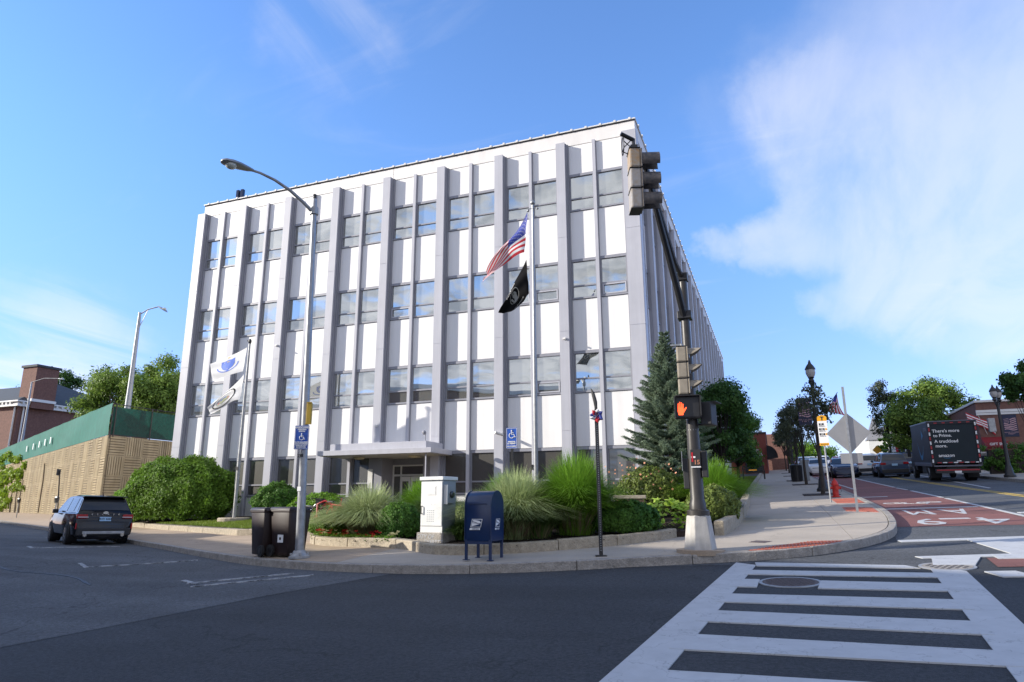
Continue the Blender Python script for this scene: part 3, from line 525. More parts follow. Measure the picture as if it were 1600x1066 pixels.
def tactile(poly, label):
    bm_ = MB(); zt = lambda x, y: plane(x, y)+.158; bm_.prism(poly, lambda x, y: plane(x, y)+.12, zt); t = empty('tactile_paving', (*poly[0], plane(*poly[0])+.15), 0, label, 'tactile paving'); bm_.build('plate', 'tile_red', t, world=True)
    d = MB(); x0, x1 = min(p[0] for p in poly), max(p[0] for p in poly); y0, y1 = min(p[1] for p in poly), max(p[1] for p in poly)
    def inside(x, y):
        c = False
        for i in range(len(poly)):
            a, b = poly[i-1], poly[i]
            if (a[1] > y) != (b[1] > y) and x < (b[0]-a[0])*(y-a[1])/(b[1]-a[1])+a[0]: c = not c
        return c
    y = y0+.04
    while y < y1:
        x = x0+.04
        while x < x1:
            if inside(x, y) and inside(x+.03, y+.03) and inside(x-.03, y-.03): d.cbox((x, y, zt(x, y)+.002), (.028, .028, .008))
            x += .06
        y += .06 if y < 14 else .12
    tag(d.build('domes', 'tile_red', t, world=True), kind='stuff')
tactile([(-.50, 12.80), (-.1, 13.35), (.60, 14.10), (1.10, 14.12), (1.06, 14.0), (.72, 13.5), (.30, 13.14), (-.22, 12.88)], 'narrow red domed plate at the near kerb ramp')
tactile([(1.82, 21.3), (2.55, 20.6), (2.62, 22.4), (1.86, 22.8)], 'red domed plate beside the grey sign pole'); tactile([(1.88, 24.8), (2.68, 24.6), (2.7, 27.4), (1.9, 27.2)], 'red domed plate before the red hydrant')
t = empty('utility_cover', (-.33, 14.1, plane(-.33, 14.1)+.15), .2, 'small rust brown square cover set in the corner sidewalk', 'utility cover', rot=slope_q); b = MB(); b.cbox((0, 0, .002), (.32, .32, .006)); b.build('lid', 'rust_lid', t); b = MB(); b.cbox((0, 0, .002), (.36, .02, .009)); b.build('handle_bar', 'rust_lid', t)
# ================================================================== PLANTING BEDS
BED = [(-11.9, 15.9), (-11.4, 15.0), (-10.4, 14.35), (-9.3, 14.05), (-8.06, 13.8), (-7.2, 13.1), (-6.6, 12.62), (-5.9, 12.45), (-5.1, 12.55), (-4.33, 12.9), (-3.06, 13.7), (-2.25, 14.6), (-2.0, 15.1)]
BED2 = [(-1.05, 15.35), (-.9, 16.3), (-.82, 18), (-.80, 21), (-.83, 27)]
b = MB(); b.prism([(p[0], p[1]) for p in offset_line(BED, .1)]+[(-1.2, 15.5), (-.98, 17), (-.95, 24.4), (-11.8, 24.4)], lambda x, y: plane(x, y)+.05, lambda x, y: plane(x, y)+.27)
tag(b.build('planting_bed', 'mulch'), 'dark bark mulch bed at the building corner', kind='structure')
pk = tag(empty('bed_edging', (-6, 12.5, H(-6, 12.5)+.15)), 'rough granite edging of the planting bed', kind='structure')
wstones(smooth_line(BED, 1), .2, .345, .1, 1.5, 'edging_stone', pk, 'granite', .012, bev=.02)
wstones(smooth_line(BED2, 1), .22, .46, .1, 1.3, 'edging_stone', pk, 'granite', .015, bev=.02)
lk = tag(empty('lawn_edging', (-19, 19.2, H(-19, 19.2)+.15)), 'granite edging along the small front lawn', kind='structure')
wstones([(-28.5, 23.8), (-22, 20.45), (-15.9, 17.55), (-15.4, 17.8)], .2, .33, .1, 1.8, 'edging_stone', lk, 'granite', .008, bev=.015)
wstones([(-.95, 27.1), (-.95, 73)], .25, .32, .1, 2.6, 'edging_stone', lk, 'granite', .006, bev=.015)
LAWN = [(-28.4, 24.0), (-22, 20.65), (-15.9, 17.75), (-15.5, 18.0), (-15.6, 19.2), (-14.2, 24.4), (-28.4, 24.6)]
b = MB(); b.prism(LAWN, lambda x, y: plane(x, y)+.1, lambda x, y: plane(x, y)+.34); tag(b.build('lawn_soil', 'soil'), 'soil under the small lawn', kind='structure')
b = MB(); b.prism([(-28.3, 24.1), (-23.6, 21.75), (-23.9, 22.9), (-20.6, 21.6), (-19.5, 24.5), (-28.3, 24.6)], lambda x, y: plane(x, y)+.2, lambda x, y: plane(x, y)+.37); tag(b.build('mulch', 'mulch'), 'bark mulch under the hedge', kind='structure')
b = MB(); b.prism([(-3.9, 27), (-1.2, 27), (-1.2, 72), (-3.9, 72)], lambda x, y: plane(x, y)+.1, lambda x, y: plane(x, y)+.3); tag(b.build('side_lawn_soil', 'soil'), 'soil of the side lawn', kind='structure')
def blades(name, n, area, top, hgt, m, label, seed=0, wd=.006, z=plane):
    r = np.random.default_rng(seed); (x0, x1, y0, y1), test = area; P_ = []
    while len(P_) < n:
        x, y = r.uniform(x0, x1), r.uniform(y0, y1)
        if test(x, y): P_.append((x, y, z(x, y)+top))
    P_ = np.array(P_); a = r.uniform(0, 2*PI, n); T = np.stack([np.cos(a), np.sin(a), np.zeros(n)], 1)*wd; lean = r.normal(0, hgt*.45, (n, 3)); lean[:, 2] = hgt*r.uniform(.6, 1.2, n)
    V_ = np.stack([P_-T, P_+T, P_+lean+T*.2, P_+lean-T*.2], 1).reshape(-1, 3)
    return tag(link(bpy.data.objects.new(name, rawmesh(name, V_, np.arange(n*4).reshape(-1, 4), m))), label, kind='stuff')
def pip(poly):
    def f(x, y):
        c = False
        for i in range(len(poly)):
            a, b = poly[i-1], poly[i]
            if (a[1] > y) != (b[1] > y) and x < (b[0]-a[0])*(y-a[1])/(b[1]-a[1])+a[0]: c = not c
        return c
    return f
blades('lawn_grass', 26000, ((-25, -14.2, 17.7, 24.4), pip([(-24.4, 21.9), (-22, 20.75), (-15.9, 17.8), (-15.5, 18.0), (-14.4, 23), (-20, 23.6)])), .34, .06, 'lawn', 'short green grass of the front lawn', 3, .010)
blades('side_grass', 16000, ((-3.8, -1.2, 27, 60), lambda x, y: True), .3, .06, 'lawn', 'grass strip along the side of the office', 4, .02)
# ================================================================== OFFICE BUILDING
FX = [-26.96+2.8*i for i in range(9)]; YF = 24.64; YP = 24.94
ZC, ZR = 16.40, 17.06
HEAD = [3.75, 7.47, 11.28, 15.05]; SILL = [2.02, 5.81, 9.59, 13.38]
off = empty('office_building', (-15.4, YF, H(-15.4, YF)), 0, 'four storey white and grey office block with tall column fins', 'building')
CW = [.475]+[.38]*7+[.575]
def bb(name, mat, boxes, parent=off, bevel=0):
    b = MB()
    for x in boxes: b.box(*x)
    return b.build(name, mat, parent, world=(parent is off), bevel=bevel)
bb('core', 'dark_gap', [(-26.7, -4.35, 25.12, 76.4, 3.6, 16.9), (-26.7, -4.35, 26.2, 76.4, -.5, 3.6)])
bb('inner_wall', 'grey_frame', [(-26.7, FX[4]-.31, 25.12, 25.3, -.5, 3.6), (FX[5]+.03, -4.35, 25.12, 25.3, -.5, 3.6)])
bb('roof', 'slate', [(-26.75, -4.3, 25.1, 76.5, 16.9, 16.98)])
# column segments split at their sheet joints
def segz(z0, z1, joints): zs = [z0]+list(joints)+[z1]; return [(a+(.006 if i else 0), b-(.006 if i < len(zs)-2 else 0)) for i, (a, b) in enumerate(zip(zs[:-1], zs[1:]))]
J = [4.35, 8.25, 12.2]
for i, x in enumerate(FX):
    if i == 4: zs = segz(4.065, 16.46, J[1:])
    else: zs = segz(.2, 16.46, J)
    bb('column', 'grey_column', [(x, x+CW[i], YF, YP+.12, a, c) for a, c in zs]+[(x+.01, x+CW[i]-.01, YF+.01, YP, zs[0][0], 16.45)])
    if i < 8: bb('column_trim', 'grey_frame', [(x+CW[i], x+CW[i]+.05, YP-.20, YP+.1, zs[0][0], 16.43), (x+CW[i]+.052, x+CW[i]+.10, YP-.10, YP+.1, zs[0][0], 16.43)])
    if i > 0: bb('column_trim', 'grey_frame', [(x-.06, x, YP-.12, YP+.1, zs[0][0], 16.43)])
MULL = []
for i in range(8):
    a, c = FX[i]+CW[i]+.10, FX[i+1]-.06; m = FX[i]+.565*2.8; MULL.append(m)
    z0 = 3.95 if i == 4 else .2
    bb('mullion', 'grey_column', [(m-.065, m+.065, YP-.13, YP+.1, z0, 16.44)])
    bb('mullion_trim', 'grey_frame', [(m+.065, m+.085, YP-.05, YP+.1, z0, 16.43)])
def shared_box(name, mat, x0, x1, y0, y1, z0, z1, bevel=0):
    key = (name, round(x1-x0, 3), round(y1-y0, 3), round(z1-z0, 3))
    if key not in SH: b = MB(); b.box(-(x1-x0)/2, (x1-x0)/2, -(y1-y0)/2, (y1-y0)/2, 0, z1-z0); SH[key] = b.mesh(name, mat, bevel=bevel)
    return put(name, SH[key], off, ((x0+x1)/2-off.location.x, (y0+y1)/2-off.location.y, z0-off.location.z))
SH = {}; pane_rnd = random.Random(3)
def window_mesh(w_, h_, tr, key):
    """grey frame with a transom bar; its own pane objects come from make_window"""
    if key in SH: return SH[key]
    b = MB(); f = .045
    b.box(-w_/2, w_/2, -.05, .06, h_-.11, h_); b.box(-w_/2, w_/2, -.06, .06, 0, .07); b.box(-w_/2, -w_/2+f, -.03, .06, .07, h_-.11); b.box(w_/2-f, w_/2, -.03, .06, .07, h_-.11)
    b.box(-w_/2+f, w_/2-f, -.03, .055, tr-.03, tr+.03)
    SH[key] = b.mesh('window', 'grey_frame'); return SH[key]
def make_window(cx, y, z0, w_, h_, tr, glass='window_glass', rz=0, frame_light=False, hopper=False):
    o = put('window', window_mesh(w_, h_, tr, ('w', round(w_, 2), round(h_, 2), round(tr, 2))), off, (cx-off.location.x, y-off.location.y, z0-off.location.z), (0, 0, rz))
    for a, c in ((.07, tr-.03), (tr+.03, h_-.11)):
        k = ('p', round(w_, 2), round(c-a, 2), glass)
        if k not in SH: b = MB(); b.box(-w_/2+.04, w_/2-.04, -.004, .004, 0, c-a); SH[k] = b.mesh('pane', glass)
        put('pane', SH[k], o, (0, .02, a), (pane_rnd.uniform(-.006, .006), 0, pane_rnd.uniform(-.008, .008)))
    if hopper:
        k = ('hop', round(w_, 2))
        if k not in SH: b = MB(); b.box(-w_/2+.06, w_/2-.06, -.045, -.01, .09, .14); b.box(-w_/2+.06, w_/2-.06, -.045, -.01, tr-.09, tr-.04); b.box(-w_/2+.06, -w_/2+.11, -.045, -.01, .14, tr-.09); b.box(w_/2-.11, w_/2-.06, -.045, -.01, .14, tr-.09); SH[k] = b.mesh('hopper_frame', 'grey_column')
        put('hopper_frame', SH[k], o)
    return o
hop = {(6, 0, 2), (7, 1, 2), (4, 0, 2), (6, 1, 1), (6, 1, 2)}
for i in range(8):
    for j, (a, c) in enumerate(((FX[i]+CW[i]+.105, MULL[i]-.068), (MULL[i]+.088, FX[i+1]-.063))):
        mid, wd = (a+c)/2, c-a
        for k in range(4):
            zt = ZC-.02 if k == 3 else SILL[k+1]-.02
            if i == 4 and k == 0 or i == 3 and k == 0 and j == 1 and False: zb = HEAD[0]+.25
            else: zb = HEAD[k]+.015
            shared_box('panel', 'white_panel', a, c, YP+rnd.choice((0, .003)), YP+.06, zb, zt)
        for k in (1, 2, 3): make_window(mid, YP+.02, SILL[k], wd, HEAD[k]-SILL[k], .56, hopper=(i, j, k) in hop)
        if i != 4:
            make_window(mid, YP+.03, SILL[0], wd, HEAD[0]-SILL[0], .50, 'ground_glass')
            shared_box('base_panel', 'clapboard', a, c, YP+.02, YP+.08, .3, SILL[0]-.03)
bb('parapet', 'cornice_white', [(-26.85, -15.42, YP, YP+.2, ZC+.012, ZR), (-15.40, -4.05, YP, YP+.2, ZC+.012, ZR), (-26.85, -26.65, YP+.21, 76.4, ZC, ZR), (-4.25, -4.05, YP+.21, 50, ZC+.012, ZR), (-4.25, -4.05, 50.02, 76.4, ZC+.012, ZR)])
b = MB(); b.box(-26.9, -4.0, YP-.06, YP+.24, ZR, ZR+.05); b.box(-4.3, -4.0, YP+.25, 76.5, ZR, ZR+.05)
for k in range(37): x = -26.6+k*.62; b.box(x, x+.09, YP-.085, YP+.1, ZR-.005, ZR+.09)
for k in range(60): y = YP+.6+k*.86; b.box(-4.03, -3.96, y, y+.1, ZR-.005, ZR+.09)
b.build('coping', 'trim_white', off, world=True)
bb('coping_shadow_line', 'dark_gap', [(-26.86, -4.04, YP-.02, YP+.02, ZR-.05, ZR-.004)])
# side facade (x = -4.25), fins every 2.764 m
XS = -4.25
for k in range(19):
    ye = 25.13+2.764*k
    if k: bb('side_column', 'grey_column', [(XS-.1, -3.95, ye-.38, ye, a, c) for a, c in segz(.2, 16.46, J)]+[(XS-.1, -3.96, ye-.37, ye-.01, .2, 16.45)])
    else: bb('side_column', 'grey_column', [(-3.985-.02, -3.972, YF+.012, ye, a, c) for a, c in segz(.2, 16.44, J)])
    if k == 18: break
    m = ye+1.22; bb('side_mullion', 'grey_column', [(XS-.1, XS+.13, m-.065, m+.065, .2, 16.44)])
    bb('side_trim', 'grey_frame', [(XS-.1, XS+.12, ye+.002, ye+.06, .2, 16.43), (XS-.1, XS+.12, ye+2.764-.45, ye+2.764-.385, .2, 16.43)])
    for a, c in ((ye+.065, m-.067), (m+.067, ye+2.764-.455)):
        for q in range(4):
            zt = ZC-.02 if q == 3 else SILL[q+1]-.02; w_ = round(c-a, 3); key = ('sp', w_, q)
            if key not in SH: b = MB(); b.box(-.06, 0, -w_/2, w_/2, 0, zt-HEAD[q]-.015); SH[key] = b.mesh('side_panel', 'white_panel')
            put('side_panel', SH[key], off, (XS-off.location.x, (a+c)/2-off.location.y, HEAD[q]+.015-off.location.z))
        for q in (1, 2, 3): make_window(XS-.02, (a+c)/2, SILL[q], c-a, HEAD[q]-SILL[q], .56, rz=PI/2) if k < 6 else None
        if k < 3: make_window(XS-.02, (a+c)/2, SILL[0], c-a, HEAD[0]-SILL[0], .50, 'ground_glass', rz=PI/2)
    if k >= 6:
        for q in (1, 2, 3): bb('side_glazing', 'window_glass', [(XS-.08, XS-.06, ye+.06, ye+2.38, SILL[q]+.05, HEAD[q]-.05)])
bb('end_wall', 'cornice_white', [(-26.8, -4.3, 76.4, 76.6, -.3, ZR-.1), (-26.9, -26.7, 25.1, 76.4, -.3, ZC-.01)])
# entrance: canopy, recessed doors
EX0, EX1 = FX[4]+.02, FX[5]-.02
b = MB(); b.box(-17.35, -12.12, 23.1, YP+.02, 3.58, 3.78); b.box(-16.95, -12.5, 23.4, YP+.02, 3.782, 4.06); cn = b.build('canopy', 'grey_column', off, world=True, bevel=.01)
b = MB(); b.box(-17.25, -12.22, 23.2, YP, 3.565, 3.578); b.build('soffit', 'soffit', cn).location = -off.location
for x in (-16.0, -13.4):
    b = MB(); b.lathe((x, 24.1, 3.46), [(.05, 0), (.2, .02), (.24, .06), (.24, .1)], 16); b.build('ceiling_lamp', 'brass_lamp', cn, smooth=True).location = -off.location
bb('entrance_wall', 'grey_frame', [(EX0-.3, EX0+.35, YP-.02, 26.1, .3, 3.56), (EX1-.45, EX1+.02, YP-.02, 26.1, .3, 3.56), (EX0+.35, EX1-.45, 25.9, 26.1, 3.3, 3.56)])
bb('entrance_floor', 'concrete', [(EX0+.35, EX1-.45, YP, 26.1, .6, .99)])
bb('entrance_ceiling', 'soffit', [(EX0+.351, EX1-.451, YP+.03, 25.89, 3.565, 3.59)])
dr = bb('door_frame', 'clapboard', [(EX0+.36, EX0+.42, 25.8, 25.9, .9, 3.3), (EX1-.52, EX1-.46, 25.8, 25.9, .9, 3.3), (EX0+.74, EX0+.80, 25.8, 25.9, .9, 3.3), (EX1-.90, EX1-.84, 25.8, 25.9, .9, 3.3), (EX0+.36, EX1-.46, 25.79, 25.89, 2.82, 2.9), (EX0+.36, EX1-.46, 25.79, 25.89, 3.24, 3.3)])
bb('glazing', 'ground_glass', [(EX0+.36, EX1-.46, 25.84, 25.86, .9, 3.3)])
for a in (EX0+.81, EX0+1.30):
    d = MB(); d.box(a, a+.47, 25.74, 25.78, 1.0, 2.8); dd = d.build('door', 'clapboard', off, world=True)
    e = MB(); e.box(a+.09, a+.38, 25.725, 25.738, 1.2, 2.6); e.build('door_glass', 'ground_glass', dd).location = -off.location
bb('notice', 'door_paper', [(-16.05, -15.82, YP-.05, YP-.03, 2.3, 3.1)])
bb('conduit', 'grey_column', [(-12.45, -12.41, 23.25, 23.29, 1.5, 3.57)])
# small fittings on the facade and roof
for x, z in ((FX[2]+.19, 8.9), (FX[4]+.2, 4.9), (FX[7]+.19, 7.95)):
    b = MB(); b.cbox((x, YF-.03, z), (.12, .06, .07)); b.cbox((x+.05, YF-.08, z-.03), (.05, .1, .05)); b.build('wall_light', 'trim_white', off, world=True)
b = MB(); b.tube([(-9.8, YF-.02, 4.3), (-10.0, YF-.28, 4.37)], .06, 8); b.build('security_camera', 'trim_white', off, world=True)
b = MB(); b.tube([(-12.6, 23.5, 4.06), (-12.6, 23.5, 4.35)], .02); b.sphere((-12.6, 23.4, 4.38), .09); b.build('flood_light', 'grey_frame', off, world=True)
an = empty('rooftop_antenna', (-25.35, 25.75, 16.98), 0, 'small dark twin antenna box on the roof edge at left', 'antenna')
for x in (-.13, .16): b = MB(); b.box(x-.1, x+.08, -.08, .08, .55, 1.1); b.build('antenna_box', 'paint_navy', an, bevel=.02)
b = MB(); b.tube([(0, 0, 0), (0, 0, 1.0)], .035); b.tube([(-.15, 0, .6), (.2, 0, .6)], .02); b.build('mast', 'black_metal', an)
text('house_number', '4333', .30, 'black_plastic', off, (FX[3]-.35-off.location.x, YF+.05-off.location.y, 3.1-off.location.z)) if False else None
# ================================================================== STREET POLES, SIGNALS, SIGNS
def disabled_sign_art(par, w_, h_, y, lines, sym_z, sym_s):
    """white wheelchair symbol and lettering on a blue plate (plate faces -y)"""
    b = MB(); s = sym_s; z = sym_z; f = y-.004
    b.tube([(s*.0, f, z+s*.46), (s*.0, f, z+s*.30)], s*.07, 8); b.tube([(0, f, z+s*.30), (0, f, z-.0*s), (s*.26, f, z-.02*s), (s*.36, f, z-s*.30), (s*.46, f, z-s*.27)], s*.045, 6)
    b.tube([(0, f, z+s*.18), (s*.22, f, z+s*.16)], s*.035, 6)
    b.tube([(s*.0+s*.27*math.cos(a), f, z-s*.12+s*.27*math.sin(a)) for a in [math.radians(110+q*20) for q in range(12)]], s*.035, 6)
    b.build('wheelchair_symbol', 'sign_white', par)
    for t_, zz, sz in lines: text('lettering', t_, sz, 'sign_white', par, (0, f, zz), bold=.002)
    b = MB()
    for x0, x1, z0, z1 in ((-w_/2+.01, w_/2-.01, h_[1]-.018, h_[1]-.010), (-w_/2+.01, w_/2-.01, h_[0]+.010, h_[0]+.018), (-w_/2+.01, -w_/2+.018, h_[0]+.019, h_[1]-.019), (w_/2-.018, w_/2-.01, h_[0]+.019, h_[1]-.019)): b.box(x0, x1, y-.003, y-.001, z0, z1)
    b.build('border', 'sign_white', par)
# --- main street light at the left corner
lx, ly = -9.42, 12.16; lz = plane(lx, ly)+.15
sl_ = empty('street_light', (lx, ly, lz), 0, 'tall silver street light rising from the kerb beside the brown bins', 'street light', rot=(0, -.030, 0))
b = MB(); b.lathe((0, 0, 0), [(.098, .05), (.092, .5), (.085, 2.2), (.075, 4.5), (.058, 8.05), (.055, 8.2)], 16); b.build('pole', 'galvanised', sl_, smooth=True)
b = MB(); b.lathe((0, 0, 0), [(.22, 0), (.22, .04), (.17, .06), (.14, .1), (.115, .16)], 10); 
for k in range(4): a = PI/4+k*PI/2; b.lathe((.165*math.cos(a), .165*math.sin(a), .05), [(.03, 0), (.03, .06)], 6)
b.build('base', 'weathered_steel', sl_)
ad = Vector((-.435, -.9, 0)); arm = [Vector((0, 0, 7.83))+ad*u+Vector((0, 0, z)) for u, z in ((0, 0), (.28, .20), (.62, .40), (1.0, .54), (1.35, .60), (1.52, .60))]
b = MB(); b.tube(arm, [.045, .042, .038, .034, .03, .03], 8); b.tube([(0, 0, 7.8), (0, 0, 7.98)], .10, 8); b.build('arm', 'weathered_steel', sl_, smooth=True)
b = MB(); b.tube([(0, 0, 8.18), (0, 0, 8.3)], [.045, .03], 8); b.sphere((0, 0, 8.3), .04); b.build('photocell', 'black_plastic', sl_)
def cobra(par, p, d, s=1., tilt=.06):
    """cobra head luminaire at p pointing along d"""
    d = Vector(d).normalized(); a = d.cross(Vector((0, 0, 1))).normalized(); up = a.cross(d)
    V_ = []; st = [(-.02, .04, .04, -.02), (.12, .09, .07, -.05), (.32, .15, .10, -.05), (.5, .17, .11, -.04), (.66, .15, .09, -.03), (.74, .09, .06, -.02), (.76, .03, .03, -.0)]
    for u, hw, ht, lo in st:
        for k in range(12):
            t_ = 2*PI*k/12; z = math.sin(t_)*(ht if math.sin(t_) > 0 else -lo); V_.append(Vector(p)+(d*u+a*hw*math.cos(t_)+Vector((0, 0, z+u*tilt)))*s)
    n = 12; F_ = [(i*n+k, i*n+(k+1) % n, (i+1)*n+(k+1) % n, (i+1)*n+k) for i in range(len(st)-1) for k in range(n)]+[tuple(range(n)), tuple(range((len(st)-1)*n, len(st)*n))]
    b = MB(); b.add(V_, F_); h = b.build('lamp_head', 'galvanised', par, smooth=True)
    b = MB(); c = Vector(p)+(d*.52+Vector((0, 0, -.04)))*s; b.sphere(c, (.135*s, .135*s, .10*s), 12, 8); b.build('lens', 'lens_clear', h, smooth=True)
cobra(sl_, arm[-1], ad, .92, -.02)
text('pole_number', '298', .10, 'black_plastic', sl_, (-.02, -.088, 2.12), bold=.003)
b = MB(); b.cbox((-.01, -.092, 1.42), (.09, .01, .09)); b.build('sticker', 'sign_white', sl_); b = MB(); b.cbox((.02, -.094, 1.13), (.05, .01, .28)); b.build('tag_strip', 'galvanised', sl_)
b = MB()
for z in (1.6, 2.25, 3.0, 3.3): b.lathe((0, 0, z), [(.094-.004*z, 0), (.094-.004*z, .02)], 14)
b.build('band', 'weathered_steel', sl_)
sg = empty('parking_sign', (lx-.03, ly-.15, lz), .35, 'blue accessible parking sign with wheelchair symbol strapped to the street light', 'sign')
b = MB(); b.box(-.155, .155, -.003, .003, 2.25, 2.76); b.build('plate', 'sign_blue', sg, bevel=.0); 
disabled_sign_art(sg, .31, (2.25, 2.76), -.003, (('HANDICAPPED', 2.715, .045), ('PARKING', 2.675, .045), ('SPECIAL', 2.635, .04), ('PLATE REQUIRED', 2.40, .038), ('UNAUTHORIZED', 2.365, .036), ('VEHICLES MAY', 2.33, .036), ('BE REMOVED', 2.295, .036)), 2.515, .17)
b = MB(); b.box(-.03, .03, .004, .09, 2.35, 2.38); b.build('bracket', 'weathered_steel', sg)
ys = empty('yellow_box', (lx+.04, ly-.03, lz), .35, 'narrow mustard yellow box on the street light above the blue sign', 'junction box'); b = MB(); b.box(-.05, .05, -.06, .04, 2.80, 3.27); b.build('casing', 'dull_yellow', ys, bevel=.01); b = MB(); b.box(-.06, .06, -.07, -.062, 2.79, 2.81); b.box(-.06, .06, -.07, -.062, 3.26, 3.28); b.build('lip', 'dull_yellow', ys)
# --- traffic signal mast on its white concrete foot
px_, py_ = -1.30, 12.74; pz = plane(px_, py_)+.15
tm = empty('signal_mast', (px_, py_, pz), 0, 'dark traffic signal mast with twin tube arm on a white concrete foot', 'traffic signal pole')
b = MB(); b.lathe((0, 0, 0), [(.31, -.05), (.29, .02), (.215, .60), (.20, .62)], 6, .3); b.build('concrete_foot', 'concrete_white', tm, bevel=.012)
b = MB(); b.lathe((0, 0, 0), [(.42, -.05), (.42, .035), (.38, .04)], 20); b.build('pad', 'tan_concrete', tm)
b = MB(); b.lathe((0, 0, 0), [(.20, .62), (.20, .70), (.15, .72), (.145, .82), (.125, .9), (.12, 1.6), (.10, 2.6), (.085, 3.6), (.075, 5.15)], 16); b.build('pole', 'brown_black', tm, smooth=True)
b = MB()
for z in (2.0, 2.12, 2.32, 2.68): b.lathe((0, 0, z), [(.125-.008*z, 0), (.125-.008*z, .022)], 14)
b.build('band', 'galvanised', tm)
A = Vector((-.15, -1, 0)).normalized()
def ap(u, z): return Vector((0, 0, z-pz))+A*u
b = MB(); b.tube([ap(.05, 5.12), ap(.35, 5.5), ap(1.3, 6.55), ap(1.95, 7.3), ap(2.12, 7.46)], [.075, .07, .06, .045, .04], 8)
b.tube([ap(.0, 5.92), ap(.5, 6.1), ap(1.2, 6.72), ap(1.9, 7.34)], [.05, .05, .045, .04], 8)
for u in (.9, 1.35): b.tube([ap(u, 5.5+u*.83), ap(u, 5.75+u*.83)], .02, 6)
b.build('arm', 'black_metal', tm, smooth=True)
for z_, w_ in ((5.16, .26), (5.93, .2)): b = MB(); b.cbox(ap(.0, z_), (w_, w_, .15)); b.build('clamp', 'black_metal', tm, bevel=.01)
def signal_head(name, loc, rz, mats, label, parts=3, w_=.29, h_=.30, tilt=(0, 0), visor=.26, tube_visor=True):
    t = empty(name, loc, 0, label, 'traffic light', rot=(tilt[0], tilt[1], rz))     # faces +y before turning
    for k in range(parts):
        z = k*(h_+.006); b = MB(); b.box(-w_/2, w_/2, -.20, -.01, z, z+h_); b.build('housing', mats[0] if k < parts-1 or len(mats) < 4 else mats[3], t, bevel=.03)
        b = MB(); b.box(-w_/2-.012, w_/2+.012, -.012, .012, z+.01, z+h_-.01); b.build('door', mats[1], t, bevel=.01)
        b = MB(); b.sphere((0, .01, z+h_/2), (.115, .03, .115), 16, 8); b.build('lens', 'lens_dark', t, smooth=True)
        a0, a1 = (-40, 220) if tube_visor else (-5, 185); n = 16; V_ = []; r_ = w_*.455
        for u in (0, 1):
            for i in range(n+1):
                a = math.radians(a0+(a1-a0)*i/n); L_ = visor*(1 if tube_visor else .25+.75*max(0, math.sin(a))**.6)
                for rr in (r_, r_-.008): V_.append((rr*math.cos(a), .012+u*L_, z+h_/2+rr*math.sin(a)))
        m = 2*(n+1); F_ = []
        for i in range(n): a_ = 2*i; F_ += [(a_, a_+2, a_+2+m, a_+m), (a_+1, a_+1+m, a_+3+m, a_+3), (a_+m, a_+2+m, a_+3+m, a_+1+m)]
        b = MB(); b.add(V_, F_); b.build('visor', mats[2], t, smooth=True)
    for k in range(parts+1): b = MB(); b.box(-w_/2-.01, w_/2+.01, -.205, -.02, k*(h_+.006)-.008, k*(h_+.006)-.001); b.build('seam', 'black_plastic', t)
    return t
hd = ap(2.30, 6.22)+tm.location
h1_ = signal_head('traffic_light', (hd.x+.0, hd.y, hd.z+.20), math.radians(-72), ('signal_rust', 'signal_dark', 'signal_dark', 'rust'), 'large weathered three section signal head hanging high from the mast arm', h_=.35, w_=.33, visor=.30, tilt=(0, .05))
b = MB(); b.tube([(0, -.1, 1.05), (0, -.1, 1.30)], .03, 8); b.tube([(0, -.1, 1.28), (.08, -.32, 1.36)], .035, 8); b.cbox((0, -.1, 1.13), (.12, .12, .08)); b.build('hanger', 'black_metal', h1_)
b = MB(); b.tube([(-.02+.15*math.cos(a), -.28, 1.18+.15*math.sin(a)) for a in [2*PI*k/20 for k in range(20)]]+[(.13, -.28, 1.2), (.0, -.1, 1.1)], .009, 6); b.tube([(0, -.12, 1.3), (-.1, -.25, 1.2), (.05, -.3, 1.05), (0, -.15, 1.0)], .009, 6); b.build('cable', 'black_plastic', h1_)
h2_ = signal_head('traffic_light', (px_+.02, py_-.22, 3.60), math.radians(-84), ('signal_tan', 'signal_tan', 'signal_tan'), 'tan three section signal head on the mast above the orange hand', h_=.295, w_=.27, visor=.24, tube_visor=False)
b = MB(); b.tube([(0, -.1, -.08), (0, -.1, .0)], .035, 8); b.tube([(0, -.1, .9), (0, -.1, .96)], .035, 8); b.box(-.03, .03, -.3, -.1, .93, .96); b.build('bracket', 'galvanised', h2_)
pd = empty('pedestrian_signal', (px_-.03, py_-.30, 3.17), math.radians(8), 'black pedestrian signal showing an orange raised hand', 'pedestrian signal')
b = MB(); b.box(-.235, .235, 0, .20, 0, .40); b.build('housing', 'black_plastic', pd, bevel=.02)
b = MB(); b.box(-.21, .21, -.10, .0, .395, .41); b.box(-.235, -.215, -.10, 0, .03, .40); b.box(.215, .235, -.10, 0, .03, .40); b.build('hood', 'black_plastic', pd)
b = MB(); b.box(-.20, .20, -.006, -.001, .03, .38); b.build('screen', 'black_metal', pd)
b = MB(); hx = -.12
b.prism([(hx-.045, .055), (hx+.035, .055), (hx+.05, .13), (hx+.045, .20), (hx-.055, .20), (hx-.06, .13)], 0, .004)
for x0, z1 in ((-.055, .27), (-.028, .295), (0, .285), (.026, .26)): b.prism([(hx+x0, .195), (hx+x0+.022, .195), (hx+x0+.020, z1), (hx+x0+.004, z1)], 0, .004)
b.prism([(hx+.03, .10), (hx+.05, .10), (hx+.105, .19), (hx+.09, .20), (hx+.04, .15)], 0, .0035)
b.v = [(x, -.008-z, y) for x, y, z in b.v]; b.build('hand_symbol', 'hand_orange', pd)
